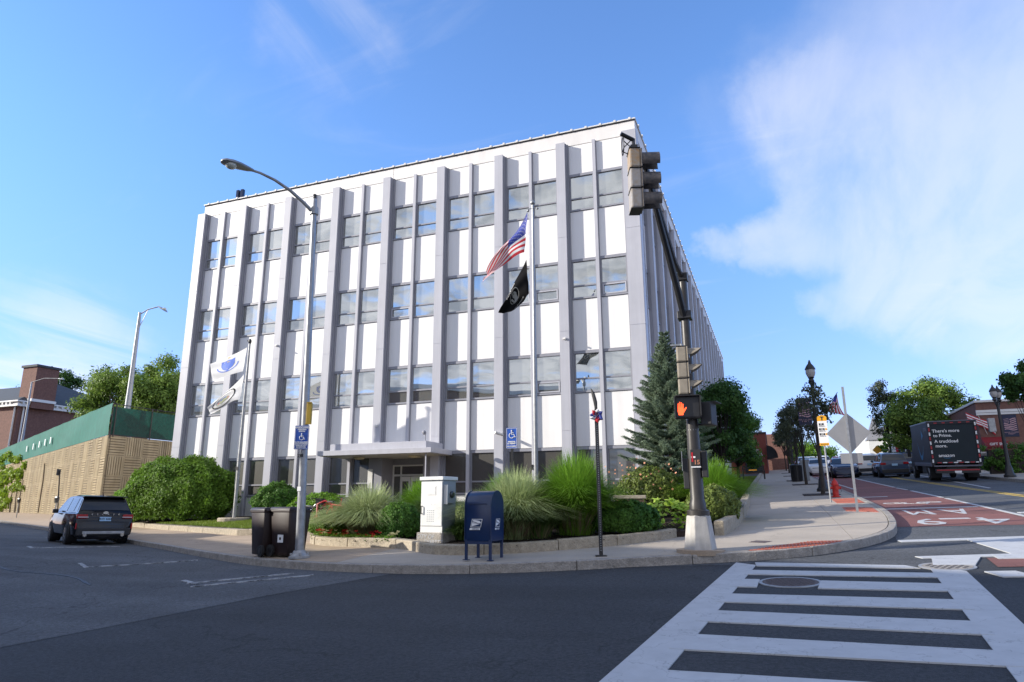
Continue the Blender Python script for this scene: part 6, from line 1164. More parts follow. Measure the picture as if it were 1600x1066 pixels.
def make_car(kind, paint, detail=1):
    P_ = SUV if kind == 'suv' else SED; belt = 1.02 if kind == 'suv' else .93; L_ = 4.6; W_ = 1.86; sec = car_loft(L_, W_, P_, belt); xs_ = []
    for a, c in zip(P_[:-1], P_[1:]): n = max(1, int((c[0]-a[0])/.14)); xs_ += [a[0]+(c[0]-a[0])*k/n for k in range(n)]
    xs_.append(P_[-1][0]); out = {}; b = MB(); V_ = []
    for x in xs_:
        s = sec(x)[0]; ring = [(x, y, z) for y, z in s]+[(x, -y, z) for y, z in s[-2:0:-1]]; V_ += ring
    n = 18; F_ = [(i*n+k, i*n+(k+1) % n, (i+1)*n+(k+1) % n, (i+1)*n+k) for i in range(len(xs_)-1) for k in range(n)]+[tuple(range(n)), tuple(range((len(xs_)-1)*n, len(xs_)*n))]
    # cut wheel openings by pushing the lower sill up round the wheels
    ax = (-1.36, 1.34); VV = []
    for x, y, z in V_:
        for a in ax:
            if abs(x-a) < .43 and abs(y) > .5 and z < .70:
                top = math.sqrt(max(0, .43**2-(x-a)**2))+.34
                if z < top: z = min(top, .78)
        VV.append((x, y, z))
    b.add(VV, F_); out['body'] = b.mesh('body', paint, smooth=True)
    def side_pt(x, v, sy, off_): s = sec(x)[0]; a, c = s[6], s[7]; return (x, sy*(a[0]+(c[0]-a[0])*v+off_), a[1]+(c[1]-a[1])*v)
    win = []
    spans = ((-1.95, -1.42), (-1.34, -.42), (-.34, .62)) if kind == 'suv' else ((-1.3, -.45), (-.37, .5))
    for sy in (-1, 1):
        for k, (x0, x1) in enumerate(spans):
            b = MB(); m = 6; lo = [side_pt(x0+(x1-x0)*i/m, .08, sy, .008) for i in range(m+1)]; hi = []
            for i in range(m+1):
                x = x0+(x1-x0)*i/m
                if k == 0 and kind == 'suv': x = x0+.22+(x1-x0-.22)*i/m
                if k == 0 and kind == 'sed': x = x0+.35+(x1-x0-.35)*i/m
                hi.append(side_pt(x, .90, sy, .008))
            if k == len(spans)-1: lo = [side_pt(x0+(x1+.42-x0)*i/m, .08, sy, .010) for i in range(m+1)]
            b.add(lo+hi, [(i, i+1, m+2+i, m+1+i) for i in range(m)]); win.append(b.mesh('side_window', 'car_glass', smooth=True))
    out['side_window'] = win
    def top_patch(name, x0, x1, m, wfac, mat, o=.012):
        b = MB(); V2 = []
        for i in range(m+1):
            x = x0+(x1-x0)*i/m; s, zt, W, wr, zb = sec(x); wd = wr*wfac; dz = (sec(x+.02)[1]-sec(x-.02)[1])/.04; nx_, nz_ = -dz, 1; l = math.hypot(nx_, nz_)
            for k in range(7): y = -wd+2*wd*k/6; V2.append((x+nx_/l*o, y, zt+.008*(1-abs(y)/wr)+nz_/l*o-.012*(abs(y)/wr)**6))
        b.add(V2, [(i*7+k, i*7+k+1, (i+1)*7+k+1, (i+1)*7+k) for i in range(m) for k in range(6)]); return b.mesh(name, mat, smooth=True)
    if kind == 'suv': out['rear_window'] = top_patch('rear_window', -2.15, -1.90, 4, .93, 'car_glass'); out['windscreen'] = top_patch('windscreen', .66, 1.24, 5, .93, 'car_glass')
    else: out['rear_window'] = top_patch('rear_window', -1.72, -1.12, 5, .88, 'car_glass'); out['windscreen'] = top_patch('windscreen', .54, 1.16, 5, .92, 'car_glass')
    b = MB(); b.tube([(0, -.115, 0), (0, -.105, 0), (0, .105, 0), (0, .115, 0)], [.30, .335, .335, .30], 24); out['tyre'] = b.mesh('tyre', 'rubber', smooth=True)
    b = MB(); b.tube([(0, .116, 0), (0, .120, 0)], [.225, .20], 20); b.mi = 1
    for k in range(5): a = 2*PI*k/5; b.cbox((0, 0, 0), (.001, .001, .001)); b.add([(-.03*math.sin(a)+.03*math.cos(a), .13, .03*math.cos(a)+.03*math.sin(a)), (.03*math.sin(a)+.03*math.cos(a), .13, -.03*math.cos(a)+.03*math.sin(a)), (.215*math.cos(a)+.05*math.sin(a), .126, .215*math.sin(a)-.05*math.cos(a)), (.215*math.cos(a)-.05*math.sin(a), .126, .215*math.sin(a)+.05*math.cos(a))], [(0, 1, 2, 3)])
    out['rim'] = b.mesh('rim', ['black_metal', 'chrome']); return out
def car(x, y, heading, kind, paint, label, group=None, z=None, detail=1, tilt=None):
    """heading: direction the front points, radians from +x"""
    key = (kind, paint)
    if key not in CARS: CARS[key] = make_car(kind, paint)
    m = CARS[key]; z = H(x, y)+.012 if z is None else z
    t = empty('parked_car', (x, y, z), 0, label, 'car', group); f = Vector((math.cos(heading), math.sin(heading), 0))
    pitch_ = math.atan((H(x+f.x, y+f.y)-H(x-f.x, y-f.y))/2) if tilt is None else tilt[0]; rl = math.atan((H(x+f.y, y-f.x)-H(x-f.y, y+f.x))/2) if tilt is None else tilt[1]
    t.rotation_mode = 'XYZ'; t.rotation_euler = (Matrix.Rotation(heading, 3, 'Z') @ Matrix.Rotation(-pitch_, 3, 'Y') @ Matrix.Rotation(-rl, 3, 'X')).to_euler()
    put('body', m['body'], t); put('windscreen', m['windscreen'], t); put('rear_window', m['rear_window'], t)
    for w_ in m['side_window']: put('side_window', w_, t)
    for ax in (-1.36, 1.34):
        for sy in (-1, 1): w_ = put('tyre', m['tyre'], t, (ax, sy*.815, .335), (0, 0, 0 if sy > 0 else PI)); w_.name = 'wheel'; put('rim', m['rim'], w_)
    suv = kind == 'suv'; zl = .93 if suv else .83
    def part(name, mat, boxes, bev=.01, smooth=False):
        b = MB()
        for q_ in boxes: b.box(*q_)
        return b.build(name, mat, t, bevel=bev)
    for sy in (-1, 1):
        y0, y1 = (.52, .84) if sy > 0 else (-.84, -.52)
        part('tail_light', 'tail_red', [(-2.30, -2.05, y0, y1, zl-.06, zl+.07)]); part('headlight', 'head_clear', [(2.02, 2.20, y0, y1, .66, .80)])
        part('mirror', paint, [(.72, .86, .86 if sy > 0 else -1.04, 1.04 if sy > 0 else -.86, 1.02, 1.17) if suv else (.55, .68, .86 if sy > 0 else -1.02, 1.02 if sy > 0 else -.86, .93, 1.06)], .03)
    part('number_plate', 'plate', [(-2.335, -2.31, -.17, .17, .78, .92) if suv else (-2.345, -2.32, -.17, .17, .74, .87)], 0)
    part('bumper', 'black_plastic', [(-2.34, -2.0, -.80, .80, .30, .56)], .04); part('grille', 'black_plastic', [(2.2, 2.32, -.6, .6, .34, .68)], .03); part('front_plate', 'plate', [(2.322, 2.33, -.15, .15, .42, .52)], 0)
    part('underbody', 'black_plastic', [(-2.0, 2.0, -.62, .62, .17, .40)], .0)
    for ax in (-1.36, 1.34):
        for sy in (-1, 1): b = MB(); b.tube([(ax, sy*.60, .42), (ax, sy*.905, .42)], .40, 20); b.build('wheel_well', 'black_plastic', t)
    return t
hd1 = math.atan2(.445, -.895)
def wheel_pos(rl_, d): return rl_
mc = car(-21.75, 16.82, hd1, 'suv', 'paint_black', 'black compact SUV parked at the kerb by the hedge', detail=2); mc.scale = (.94, .94, .92)
def mpart(name, mat, boxes, bev=.01, parent=mc):
    b = MB()
    for q_ in boxes: b.box(*q_)
    return b.build(name, mat, parent, bevel=bev)
mpart('spoiler', 'paint_black', [(-2.02, -1.6, -.66, .66, 1.575, 1.615)], .015); mpart('skid_plate', 'weathered_steel', [(-2.36, -2.32, -.62, .62, .36, .45)], .012)
for sy in (-1, 1): b = MB(); b.tube([(-2.42, sy*.55, .33), (-2.2, sy*.55, .33)], .055, 14); b.build('exhaust', 'chrome', mc); mpart('reflector', 'tail_red', [(-2.325, -2.29, min(sy*.84, sy*.80), max(sy*.84, sy*.80), .52, .72)], .008)
for sy in (-1, 1): mpart('lamp_bar', 'head_clear', [(-2.312, -2.302, min(sy*.5, sy*.8), max(sy*.5, sy*.8), .90, .925)], 0)
mpart('wiper', 'black_plastic', [(-2.20, -2.15, -.02, .35, 1.10, 1.12)], 0); b = MB(); b.add([(-1.5, -.02, 1.64), (-1.5, .02, 1.64), (-1.32, 0, 1.66), (-1.5, 0, 1.74)], [(0, 1, 2), (0, 1, 3), (1, 2, 3), (2, 0, 3)]); b.build('aerial_fin', 'paint_black', mc)
for k, c in enumerate('ESCAPE'): text('lettering', c, .075, 'chrome', mc, (-2.275, .40-k*.16, 1.0), (PI/2, 0, -PI/2), bold=.002)
text('lettering', 'AVV 4207', .09, 'paint_navy', mc, (-2.337, 0, .85), (PI/2, 0, -PI/2), bold=.002)
b = MB(); b.lathe((0, 0, 0), [(.05, 0), (.05, .01)], 16); b.v = [(-2.262-z, x*1.6, 1.055+y) for x, y, z in b.v]; b.build('badge', 'chrome', mc)
N_ = -PI/2; S_ = PI/2
car(5.05, 57.5, N_, 'sed', 'paint_navy', 'dark blue sedan driving towards the crossing in the near lane'); car(7.15, 61.5, S_, 'suv', 'paint_white', 'white SUV driving away ahead of the blue sedan'); car(7.75, 54.2, S_, 'suv', 'paint_steel', 'steel blue SUV driving away just left of the truck')
car(9.75, 61, S_, 'suv', 'paint_navy', 'blue car half hidden between truck and steel SUV', 'cars parked up the street')
DIST = ['white car parked first beyond the green cabinet', 'second car up the near kerb, dark blue', 'grey car third along the near kerb', 'fourth car along the near kerb, white', 'red car furthest along the near kerb', 'white car coming down the middle of the far street', 'navy car behind the white one in the far street', 'grey car driving away far beyond the white SUV', 'white car far up the right lane', 'red car farthest up the right lane', 'white car at the very end of the street', 'navy car at the far kerb beyond the truck']; qq = random.Random(9)
for k, (x, y) in enumerate(((3.9, 67), (3.9, 76), (3.9, 84), (3.9, 93), (3.9, 103), (6.0, 92), (6.0, 106), (8.9, 86), (8.9, 96), (8.9, 108), (6.1, 122), (9.8, 78))):
    car(x, y, N_ if x < 6.05 else S_, qq.choice(('suv', 'sed')), ('paint_white', 'paint_navy', 'paint_grey', 'paint_white', 'paint_red')[k % 5], DIST[k], 'cars parked up the street')
# --- delivery truck
tk = empty('delivery_truck', (9.15, 44.6, H(9.15, 44.6)+.02), 0, 'dark box truck with printed slogan on its rear door', 'truck', rot=(math.atan(.0575), 0, math.radians(-2)))
def tpart(name, mat, boxes, bev=0, parent=tk):
    b = MB()
    for q_ in boxes: b.box(*q_)
    return b.build(name, mat, parent, bevel=bev)
Y0, Y1 = -3.1, 2.6; hw = 1.12; zt0, zt1 = .95, 3.12
tpart('box_body', 'truck_side', [(-hw, hw, Y0+.05, Y1, zt0, zt1)], .03); tpart('roof_rail', 'truck_trim', [(-hw-.02, hw+.02, Y0, Y1+.02, zt1-.05, zt1+.04)], .02); tpart('side_rail', 'truck_trim', [(-hw-.02, -hw+.05, Y0, Y1, .78, .97), (hw-.05, hw+.02, Y0, Y1, .78, .97)], .01)
tpart('rear_frame', 'truck_side', [(-hw, -hw+.14, Y0-.03, Y0+.05, .8, zt1), (hw-.14, hw, Y0-.03, Y0+.05, .8, zt1), (-hw+.14, hw-.14, Y0-.03, Y0+.05, zt1-.16, zt1)], .01)
door = tpart('rear_door', 'truck_rear', [(-hw+.15, hw-.15, Y0-.01, Y0+.04, .93, zt1-.17)]); yy = Y0-.014
for s_, x, z, sz in (("There's more", -.30, 2.62, .225), ('to Prime.', -.47, 2.38, .225), ('A truckload', -.33, 2.08, .225), ('more.', -.58, 1.84, .225), ('amazon', -.40, 1.34, .235)): text('lettering', s_, sz, 'sign_white', door, (x, yy, z), bold=.004)
b = MB(); b.tube([(-.55+.32*k/10, yy-.002, 1.235-.04*math.sin(PI*k/10)) for k in range(11)], .010, 4); b.build('smile_arc', 'swoosh_blue', door)
tpart('sticker', 'sign_white', [(.12-.1, .22, yy-.003, yy-.001, 1.02, 1.07)], parent=door)
for sx in (-1, 1):
    for k in range(9): z = .98+k*.235; tpart('reflector', 'reflector_red' if k % 2 else 'sign_white', [(sx*(hw-.07)-.035, sx*(hw-.07)+.035, Y0-.036, Y0-.031, z, z+.17)])
for k in range(8): x = -.86+k*.245; tpart('reflector', 'reflector_red' if k % 2 == 0 else 'sign_white', [(x, x+.19, yy-.004, yy-.001, .95, 1.0)], parent=door); 
for k in range(5): x = -.8+k*.37; tpart('marker_light', 'reflector_red', [(x, x+.14, Y0-.036, Y0-.031, zt1-.10, zt1-.05)])
tpart('rear_step', 'truck_trim', [(-1.05, 1.05, Y0-.16, Y0+.1, .76, .84)], .01); tpart('bumper', 'black_metal', [(-1.0, 1.0, Y0-.10, Y0+.0, .42, .66)], .02); b_ = tpart('bumper_strip', 'reflector_red', [(-.95, .95, Y0-.106, Y0-.102, .56, .62)]); tpart('number_plate', 'sign_white', [(-.15, .15, Y0-.11, Y0-.107, .44, .55)])
tpart('chassis', 'black_metal', [(-.45, .45, Y0+.1, 4.0, .5, .76)]); tpart('tank', 'black_metal', [(-1.0, -.5, -.4, .9, .38, .78), (.5, 1.0, -.4, .9, .38, .78)], .03)
b = MB(); b.prof([(2.7, .5), (4.75, .5), (4.8, 1.15), (4.2, 1.35), (3.75, 2.15), (2.75, 2.2)], -1.0, 1.0); b.build('cab', 'truck_side', tk, bevel=.05); tpart('side_mirror', 'black_plastic', [(-1.30, -1.12, 3.7, 3.8, 1.3, 1.75), (1.12, 1.30, 3.7, 3.8, 1.3, 1.75)], .02)
for y, wd_ in ((-1.6, .5), (3.7, .26)):
    for sx in (-1, 1):
        b = MB(); x1 = sx*1.08; x0 = x1-sx*wd_; b.tube([(x0, y, .45), (x0+sx*.02, y, .45), (x1-sx*.02, y, .45), (x1, y, .45)], [.40, .45, .45, .40], 22); w_ = b.build('wheel', 'rubber', tk, smooth=True); b = MB(); b.tube([(x1, y, .45), (x1+sx*.012, y, .45)], [.25, .2], 16); b.build('hub', 'chrome', w_)
for sx in (-1, 1): tpart('mud_flap', 'rubber', [(sx*.85-.26, sx*.85+.26, -2.25, -2.22, .18, .75)])
b = MB(); c = [(-.9+1.9*k/14, 1.75-.75*math.sin(PI*(k/14)*.92+.25)) for k in range(15)]; o_ = []
lo = [(y*1.0, z-.03-.22*math.sin(PI*k/14)) for k, (y, z) in enumerate(c)]; P_ = c+lo[::-1]
b.add([(-hw-.006, y-.3, z+.35) for y, z in P_], [(k, k+1, 28-k, 29-k) for k in range(14)]); b.add([(-hw-.006, -1.45, 2.45), (-hw-.006, -1.0, 2.75), (-hw-.006, -.95, 2.2)], [(0, 1, 2)]); b.build('smile_arc', 'swoosh_blue', tk)
me = text_mesh('prime', .42, .0, bold=.004); me.materials.clear(); me.materials.append(MAT['truck_trim']); put('lettering', me, tk, (-hw-.006, -2.3, 2.78), (PI/2, 0, -PI/2))
# ================================================================== RIGHT STREET FURNITURE
def lamp_globe(t, x, z, s=1.):
    b = MB(); b.lathe((x, 0, z), [(.10*s, 0), (.15*s, .05*s), (.20*s, .20*s), (.19*s, .34*s), (.18*s, .36*s)], 12); b.build('globe', 'lamp_glass', t, smooth=True)
    b = MB(); b.lathe((x, 0, z), [(.22*s, .35*s), (.22*s, .38*s), (.15*s, .52*s), (.07*s, .62*s), (.05*s, .70*s), (.02*s, .78*s)], 12); b.build('cap', 'black_metal', t, smooth=True); b = MB(); b.lathe((x, 0, z), [(.05*s, -.25*s), (.13*s, -.16*s), (.09*s, -.06*s), (.14*s, .0)], 12); b.build('holder', 'black_metal', t, smooth=True)
def lamppost(x, y, h, label, two=False, banner=None, group='ornamental lampposts', ry=0):
    z = plane(x, y)+.15; t = empty('lamp_post', (x, y, z), ry, label, 'lamp post', group)
    b = MB(); b.lathe((0, 0, 0), [(.27, 0), (.27, .10), (.20, .18), (.16, .5), (.11, .62), (.10, .9), (.085, 1.1), (.065, h-1.2), (.06, h-1.0), (.09, h-.98), (.06, h-.9)], 12); b.build('post', 'black_metal', t, smooth=True)
    if two:
        for sx in (-1, 1): b = MB(); b.tube([(0, 0, h-1.3), (sx*.12, 0, h-1.15), (sx*.24, 0, h-1.05), (sx*.27, 0, h-.85)], .035, 6); b.build('arm', 'black_metal', t); lamp_globe(t, sx*.27, h-.72, .85)
    else: b = MB(); b.lathe((0, 0, h-1.1), [(.06, 0), (.16, .12), (.06, .2)], 12); b.build('collar', 'black_metal', t); lamp_globe(t, 0, h-.75, 1.05)
    return t, z
def banner(x, y, z0, z1, w_, side, label, art='flag'):
    t = empty('banner', (x, y, z0), 0, label, 'banner'); x0, x1 = (-w_-.08, -.08) if side < 0 else (.08, w_+.08); hh = z1-z0
    b = MB(); b.box(x0, x1, -.008, .008, 0, hh); b.build('cloth', 'banner_navy', t); b = MB(); b.tube([(0, 0, hh+.02), (x0 if side < 0 else x1, 0, hh+.02)], .015, 5); b.tube([(0, 0, -.02), (x0 if side < 0 else x1, 0, -.02)], .015, 5); b.build('rods', 'black_metal', t)
    b = MB(); q_ = 7
    for k in range(q_):
        n = 10; za = hh*.30+hh*.56*k/q_
        for i in range(n):
            xa, xb = x0+.04+(w_-.08)*i/n, x0+.04+(w_-.08)*(i+1)/n; f = lambda x: .035*math.sin((x-x0)/w_*7+k*.3)
            if za > hh*.55 and (xa-x0)/w_ < .42: continue
            b.add([(xa, -.011, za+f(xa)), (xb, -.011, za+f(xb)), (xb, -.011, za+f(xb)+hh*.04), (xa, -.011, za+f(xa)+hh*.04)], [(0, 1, 2, 3)])
    b.build('stripes', 'banner_pink', t); b = MB()
    for i in range(4):
        for j in range(4): b.cbox((x0+.08+i*w_*.09, -.011, hh*.60+j*hh*.065+i*.01), (.03, .002, .03))
    tag(b.build('stars', 'banner_pink', t), kind='stuff'); text('lettering', 'PROUD TO SERVE\nEVERETT', .075, 'banner_pink', t, ((x0+x1)/2, -.012, hh*.15))
lp, z = lamppost(2.04, 33.2, 5.85, 'tall black ornamental lamppost with banner on the near sidewalk'); banner(1.97, 33.2, 5.08, 6.28, .55, -1, 'navy banner with striped flag print on the near lamppost')
lamppost(1.80, 66, 5.6, 'smaller looking black lamppost further up the near sidewalk'); lamppost(11.15, 41, 4.75, 'black double globe lamppost at the right edge', True, ry=.95); banner(11.15, 41, 4.85, 5.95, .62, 1, 'dark flag print banner on the double globe lamppost')
bx = empty('speaker_box', (11.0, 40.95, 5.0), 0, 'grey box strapped to the double globe lamppost', 'box'); b = MB(); b.box(-.42, -.12, -.1, .1, .1, .8); b.build('casing', 'weathered_steel', bx, bevel=.02)
uf = empty('small_flag', (2.1, 33.1, 5.2), 0, 'small American flag on an angled stick by the near lamppost', 'flag'); b = MB(); b.tube([(0, 0, 0), (.95, -.05, 1.25)], .014, 5); b.build('stick', 'black_metal', uf)
fl5 = Flag(None, [(.92, 1.22), (.62, .75), (.45, .42)], [(.93, .95), (.95, .62), (1.15, .2)], .05, 1.2); fl5.cloth('cloth', ['flag_red', 'flag_white', 'flag_blue'], lambda u, v: 2 if (u < .4 and v < .5) else int(v*9) % 2, uf, 20, 18)
be = empty('bench', (-1.25, 52, plane(-1.25, 52)+.3), .1, 'black slatted bench on the side lawn', 'bench')
for k in range(5): b = MB(); b.box(-.75, .75, -.22+k*.10, -.15+k*.10, .43, .46); b.build('slat', 'black_metal', be)
for k in range(4): b = MB(); b.box(-.75, .75, .28+k*.01, .31+k*.01, .55+k*.11, .62+k*.11); b.build('slat', 'black_metal', be)
for sx in (-1, 1): b = MB(); b.box(sx*.72-.03, sx*.72+.03, -.22, -.17, 0, .60); b.box(sx*.72-.03, sx*.72+.03, .27, .33, 0, .95); b.box(sx*.72-.03, sx*.72+.03, -.17, .27, .57, .60); b.build('leg_frame', 'black_metal', be)
tb = empty('litter_bin', (1.45, 47.5, plane(1.45, 47.5)+.15), 0, 'black round litter bin on the near sidewalk', 'litter bin'); b = MB(); b.lathe((0, 0, 0), [(.30, 0), (.30, .06), (.33, .95), (.36, .98), (.36, 1.03), (.2, 1.10)], 16); b.build('drum', 'black_metal', tb); b = MB()
for k in range(20): a = 2*PI*k/20; b.tube([(.325*math.cos(a), .325*math.sin(a), .05), (.35*math.cos(a), .35*math.sin(a), .95)], .014, 4)
b.build('slats', 'black_metal', tb)
gc = empty('green_cabinet', (2.0, 48.5, plane(2, 48.5)+.15), 0, 'grey green utility box beside the litter bin', 'cabinet'); b = MB(); b.box(-.25, .25, -.25, .25, 0, 1.35); b.build('body', 'cabinet_side', gc, bevel=.02); b = MB(); b.box(-.2, .2, -.262, -.251, .15, 1.2); b.build('door', 'cabinet_side', gc)
for k, (x, y) in enumerate(((1.85, 30.6), (1.75, 42.0), (1.6, 49.5), (1.6, 62), (1.6, 74), (1.6, 88))):
    b = MB(); b.prism([(x-.75, y-.8), (x+.6, y-.8), (x+.6, y+.8), (x-.75, y+.8)], lambda a, c: plane(a, c)+.13, lambda a, c: plane(a, c)+.165); tag(b.build('tree_pit', 'mulch'), 'square planting pit of mulch in the sidewalk', kind='structure')
    tree('street_tree', x, y, .15, plane(x, y)+3.7, (1.15, 1.2, 1.45) if k else (.7, .8, 1.0), 22, .42, 2600 if k else 900, .075, 'leaf_street', ('thin young tree by the near lamppost', 'grey green street tree behind the bus stop sign', 'street tree beside the litter bin')[k] if k < 3 else ('fourth street tree up the near sidewalk', 'fifth street tree up the near sidewalk', 'farthest street tree up the near sidewalk')[k-3], 'tree', 'street trees along the near sidewalk', .07, 'dark_bark', 40+k)
for k, (x, y, cz, r_, lf, lb) in enumerate(((13.4, 67, 8.5, (3.7, 3.6, 3.4), 'leaf_right', 'big round green street tree behind the truck'), (10.1, 69, 9.2, (1.1, 1.1, 3.6), 'leaf_street', 'tall sparse tree poking up left of the big round tree'), (11.5, 80, 7.3, (.9, .9, 1.6), 'leaf_lime', 'small lime green tree in front of the white buildings'), (12.9, 78, 6.7, (1.2, 1.1, 1.5), 'leaf_right', 'small green tree just left of the truck roof'), (13.0, 42.5, 7.4, (1.4, 1.4, 1.5), 'leaf_dark', 'dark branch of leaves at the right picture edge'), (7.9, 150, 10.6, (4.5, 4, 3.2), 'leaf_lime', 'bright green tree at the far end of the street'), (1.5, 122, 9.6, (2.6, 2.6, 2.6), 'leaf_right', 'green tree over the far left sidewalk'), (-.5, 104, 8.2, (2, 2, 2), 'leaf_lime', 'yellow green tree just right of the brick shop'), (4.5, 190, 13.2, (7, 5, 3.5), 'leaf_right', 'green trees closing the end of the street'), (19, 100, 10, (4, 4, 4), 'leaf_right', 'green tree behind the truck on the right'))):
    tree('shade_tree', x, y, .1, cz, r_, (60, 40, 22, 24, 26, 40, 30, 26, 50, 34)[k], (r_[0]*.28 if k != 1 else .55), (30000, 5200, 5000, 5000, 8000, 8000, 6000, 5000, 9000, 8000)[k], (.12, .09, .10, .10, .10, .17, .16, .15, .22, .16)[k], lf, lb, trunk=.16 if r_[0] > 2 else .08, seed=60+k, bark='dark_bark')
tree('garden_tree', -2.35, 37.5, .2, 5.5, (1.7, 2.6, 2.7), 46, .62, 22000, .085, 'leaf_dark', 'dark leafy tree against the shaded side of the office', trunk=.12, seed=80, bark='dark_bark'); tree('garden_tree', -1.9, 43, .2, 5.0, (1.5, 2.2, 2.2), 30, .6, 12000, .085, 'leaf_round', 'second leafy tree beyond the dark one along the office side', trunk=.1, seed=81, bark='dark_bark')
# hedge, shops
hb = empty('clipped_hedge', (15, 47, plane(15, 47)), 0, 'clipped box hedge across the street at the right', 'hedge'); cl = [(11.6+qq.uniform(0, 12), 47+qq.uniform(-.3, .5), plane(11.6, 47)+.3+qq.uniform(0, 1.5), .32) for k in range(170)]; foliage('leaves', cl, 16000, .07, 'leaf_round', hb, 9); b = MB(); b.prism([(11.9, 46.95), (23, 46.95), (23, 47.3), (11.9, 47.3)], plane, lambda x, y: plane(11.6, 47)+1.5); b.build('twigs', 'dark_bark', hb, world=True)
st = empty('brick_store', (20, 56, plane(20, 56)), 0, 'red brick store with red awning at the right edge', 'building')
b = MB(); b.box(13.9, 40, 56, 75, 2, 8.45); b.build('wall', 'dirty_brick', st, world=True); b = MB(); b.box(13.8, 40.1, 55.85, 75, 8.45, 8.6); b.box(13.85, 40.05, 55.93, 55.998, 7.55, 7.7); b.box(13.85, 40.05, 55.90, 55.999, 7.72, 7.9); b.build('cornice', 'trim_white', st, world=True)
b = MB(); b.prof([(56, 6.0), (55.98, 5.3), (54.9, 5.05), (54.9, 5.25)], 13.9, 15.2); b.build('awning', 'awning_red', st, world=True)
b = MB(); b.box(13.9, 15.2, 54.75, 54.85, 5.25, 5.6); b.build('fascia_sign', 'awning_red', st, world=True); text('lettering', 'GIFT Shop', .24, 'sign_white', st, (14.55-20, 54.73-56, 5.42-st.location.z), bold=.003)
for x in (13.8, 16.6, 19.4): b = MB(); b.box(x-.9, x+.9, 55.9, 55.99, 3.4, 5.0); w_ = b.build('window', 'trim_white', st, world=True); b = MB(); b.box(x-.8, x+.8, 55.88, 55.899, 3.5, 4.9); b.build('pane', 'shop_glass', w_).location = -st.location
ng = empty('oval_sign', (14.2, 54.6, 4.6), 0, 'blue oval sign hanging below the red awning', 'sign'); b = MB(); b.lathe((0, 0, 0), [(.42, 0), (.42, .04)], 20); b.v = [(x, z, y*.5) for x, y, z in b.v]; b.build('plate', 'emblem_blue', ng); b = MB(); b.tube([(0, .02, .2), (0, .02, .6)], .01); b.build('hanger', 'black_metal', ng)
pk_ = empty('parking_sign', (13.2, 43, plane(13.2, 43)+.15), 0, 'small blue sign at the far right picture edge', 'sign'); b = MB(); b.box(-.25, .25, -.02, 0, 1.75, 2.35); b.build('plate', 'sign_blue', pk_); text('lettering', 'P', .35, 'sign_white', pk_, (0, -.025, 2.1), bold=.006); b = MB(); b.tube([(0, .02, 0), (0, .02, 2.2)], .03); b.build('post', 'black_metal', pk_)
sf = empty('store_flag', (14.3, 55.9, 6.2), 0, 'striped flag hanging slanted above the red awning', 'flag'); b = MB(); b.tube([(0, 0, 0), (-.6, -1.0, 1.2)], .02); b.build('stick', 'trim_white', sf); Flag(None, [(-1.1, 1.6), (.0, 1.0), (.55, .75)], [(-1.0, .9), (0, .4), (.5, -.1)], .08, 1.).cloth('cloth', ['flag_red', 'flag_white', 'flag_blue'], lambda u, v: int(v*7) % 2, sf, 16, 14)
sh_ = empty('brick_shop', (-3, 75, plane(-3, 75)), 0, 'small red brick law office at the end of the side lawn', 'building'); b = MB(); b.box(-4.2, -.35, 76.7, 95, 3, 8.75); b.build('wall', 'shop_brick', sh_, world=True); b = MB(); b.box(-4.3, -.25, 76.6, 95.1, 8.75, 8.9); b.build('coping', 'black_metal', sh_, world=True)
text('lettering', 'LAW\nOFFICES', .42, 'sign_white', sh_, (1.45, 1.66, 6.75-sh_.location.z), bold=.004); b = MB(); b.box(-2.6, -.9, 76.6, 76.69, 4.7, 5.95); w_ = b.build('window', 'black_metal', sh_, world=True); b = MB(); b.box(-2.5, -1.0, 76.58, 76.599, 4.8, 5.85); b.build('pane', 'shop_glass', w_).location = -sh_.location; b = MB(); b.box(-2.3, -1.5, 76.56, 76.57, 4.92, 5.02); b.build('neon', 'neon_amber', sh_, world=True) if M('neon_amber', (.7, .3, .02), .5, emit=(1, .45, .05, 1.2)) else 0
b = MB(); b.prof([(-.34, 7.4)]+[(-.34+1.05*math.sin(a), 6.2+1.2*math.cos(a)) for a in [PI/2*k/6 for k in range(1, 7)]]+[(-.34, 6.0)], 75.6, 77.4, 'y'); b.build('awning', 'awning_black', sh_, world=True)
b = MB(); b.box(-1.1, -.7, 82, 82.4, 8.9, 9.6); b.build('chimney_pot', 'soffit', sh_, world=True)
b2 = empty('far_shop', (-1, 112, plane(-1, 112)), 0, 'plum brick building showing above the street trees', 'building'); b = MB(); b.box(-4, 2.1, 97, 150, 5, 10.4); b.build('wall', 'dirty_brick', b2, world=True); b = MB(); b.box(-2, 2.3, 126, 160, 6, 13.1); b.build('rear_wing', 'shop_brick', b2, world=True)
for k in range(6): b = MB(); b.box(2.11, 2.16, 99+k*4, 101+k*4, 7.0, 8.6); b.build('window', 'shop_glass', b2, world=True)
wb = empty('white_building', (16, 110, plane(16, 110)), 0, 'white clapboard building with grey spire beyond the small trees', 'building')
b = MB(); b.box(13.2, 24, 110, 125, 5, 10.9); b.build('wall', 'clapboard', wb, world=True); b = MB(); b.prof([(13, 10.9), (24.2, 10.9), (18.5, 13.4)], 109.8, 125.2, 'y'); b.build('roof', 'sign_back', wb, world=True)
b = MB(); b.box(13.3, 15.2, 109, 110.9, 5, 10.2); b.build('tower', 'clapboard', wb, world=True); b = MB(); b.add([(13.1, 108.8, 10.2), (15.4, 108.8, 10.2), (15.4, 111.1, 10.2), (13.1, 111.1, 10.2), (14.35, 110, 13.7)], [(0, 1, 4), (1, 2, 4), (2, 3, 4), (3, 0, 4), (0, 3, 2, 1)]); b.build('spire', 'sign_back', wb, world=True)
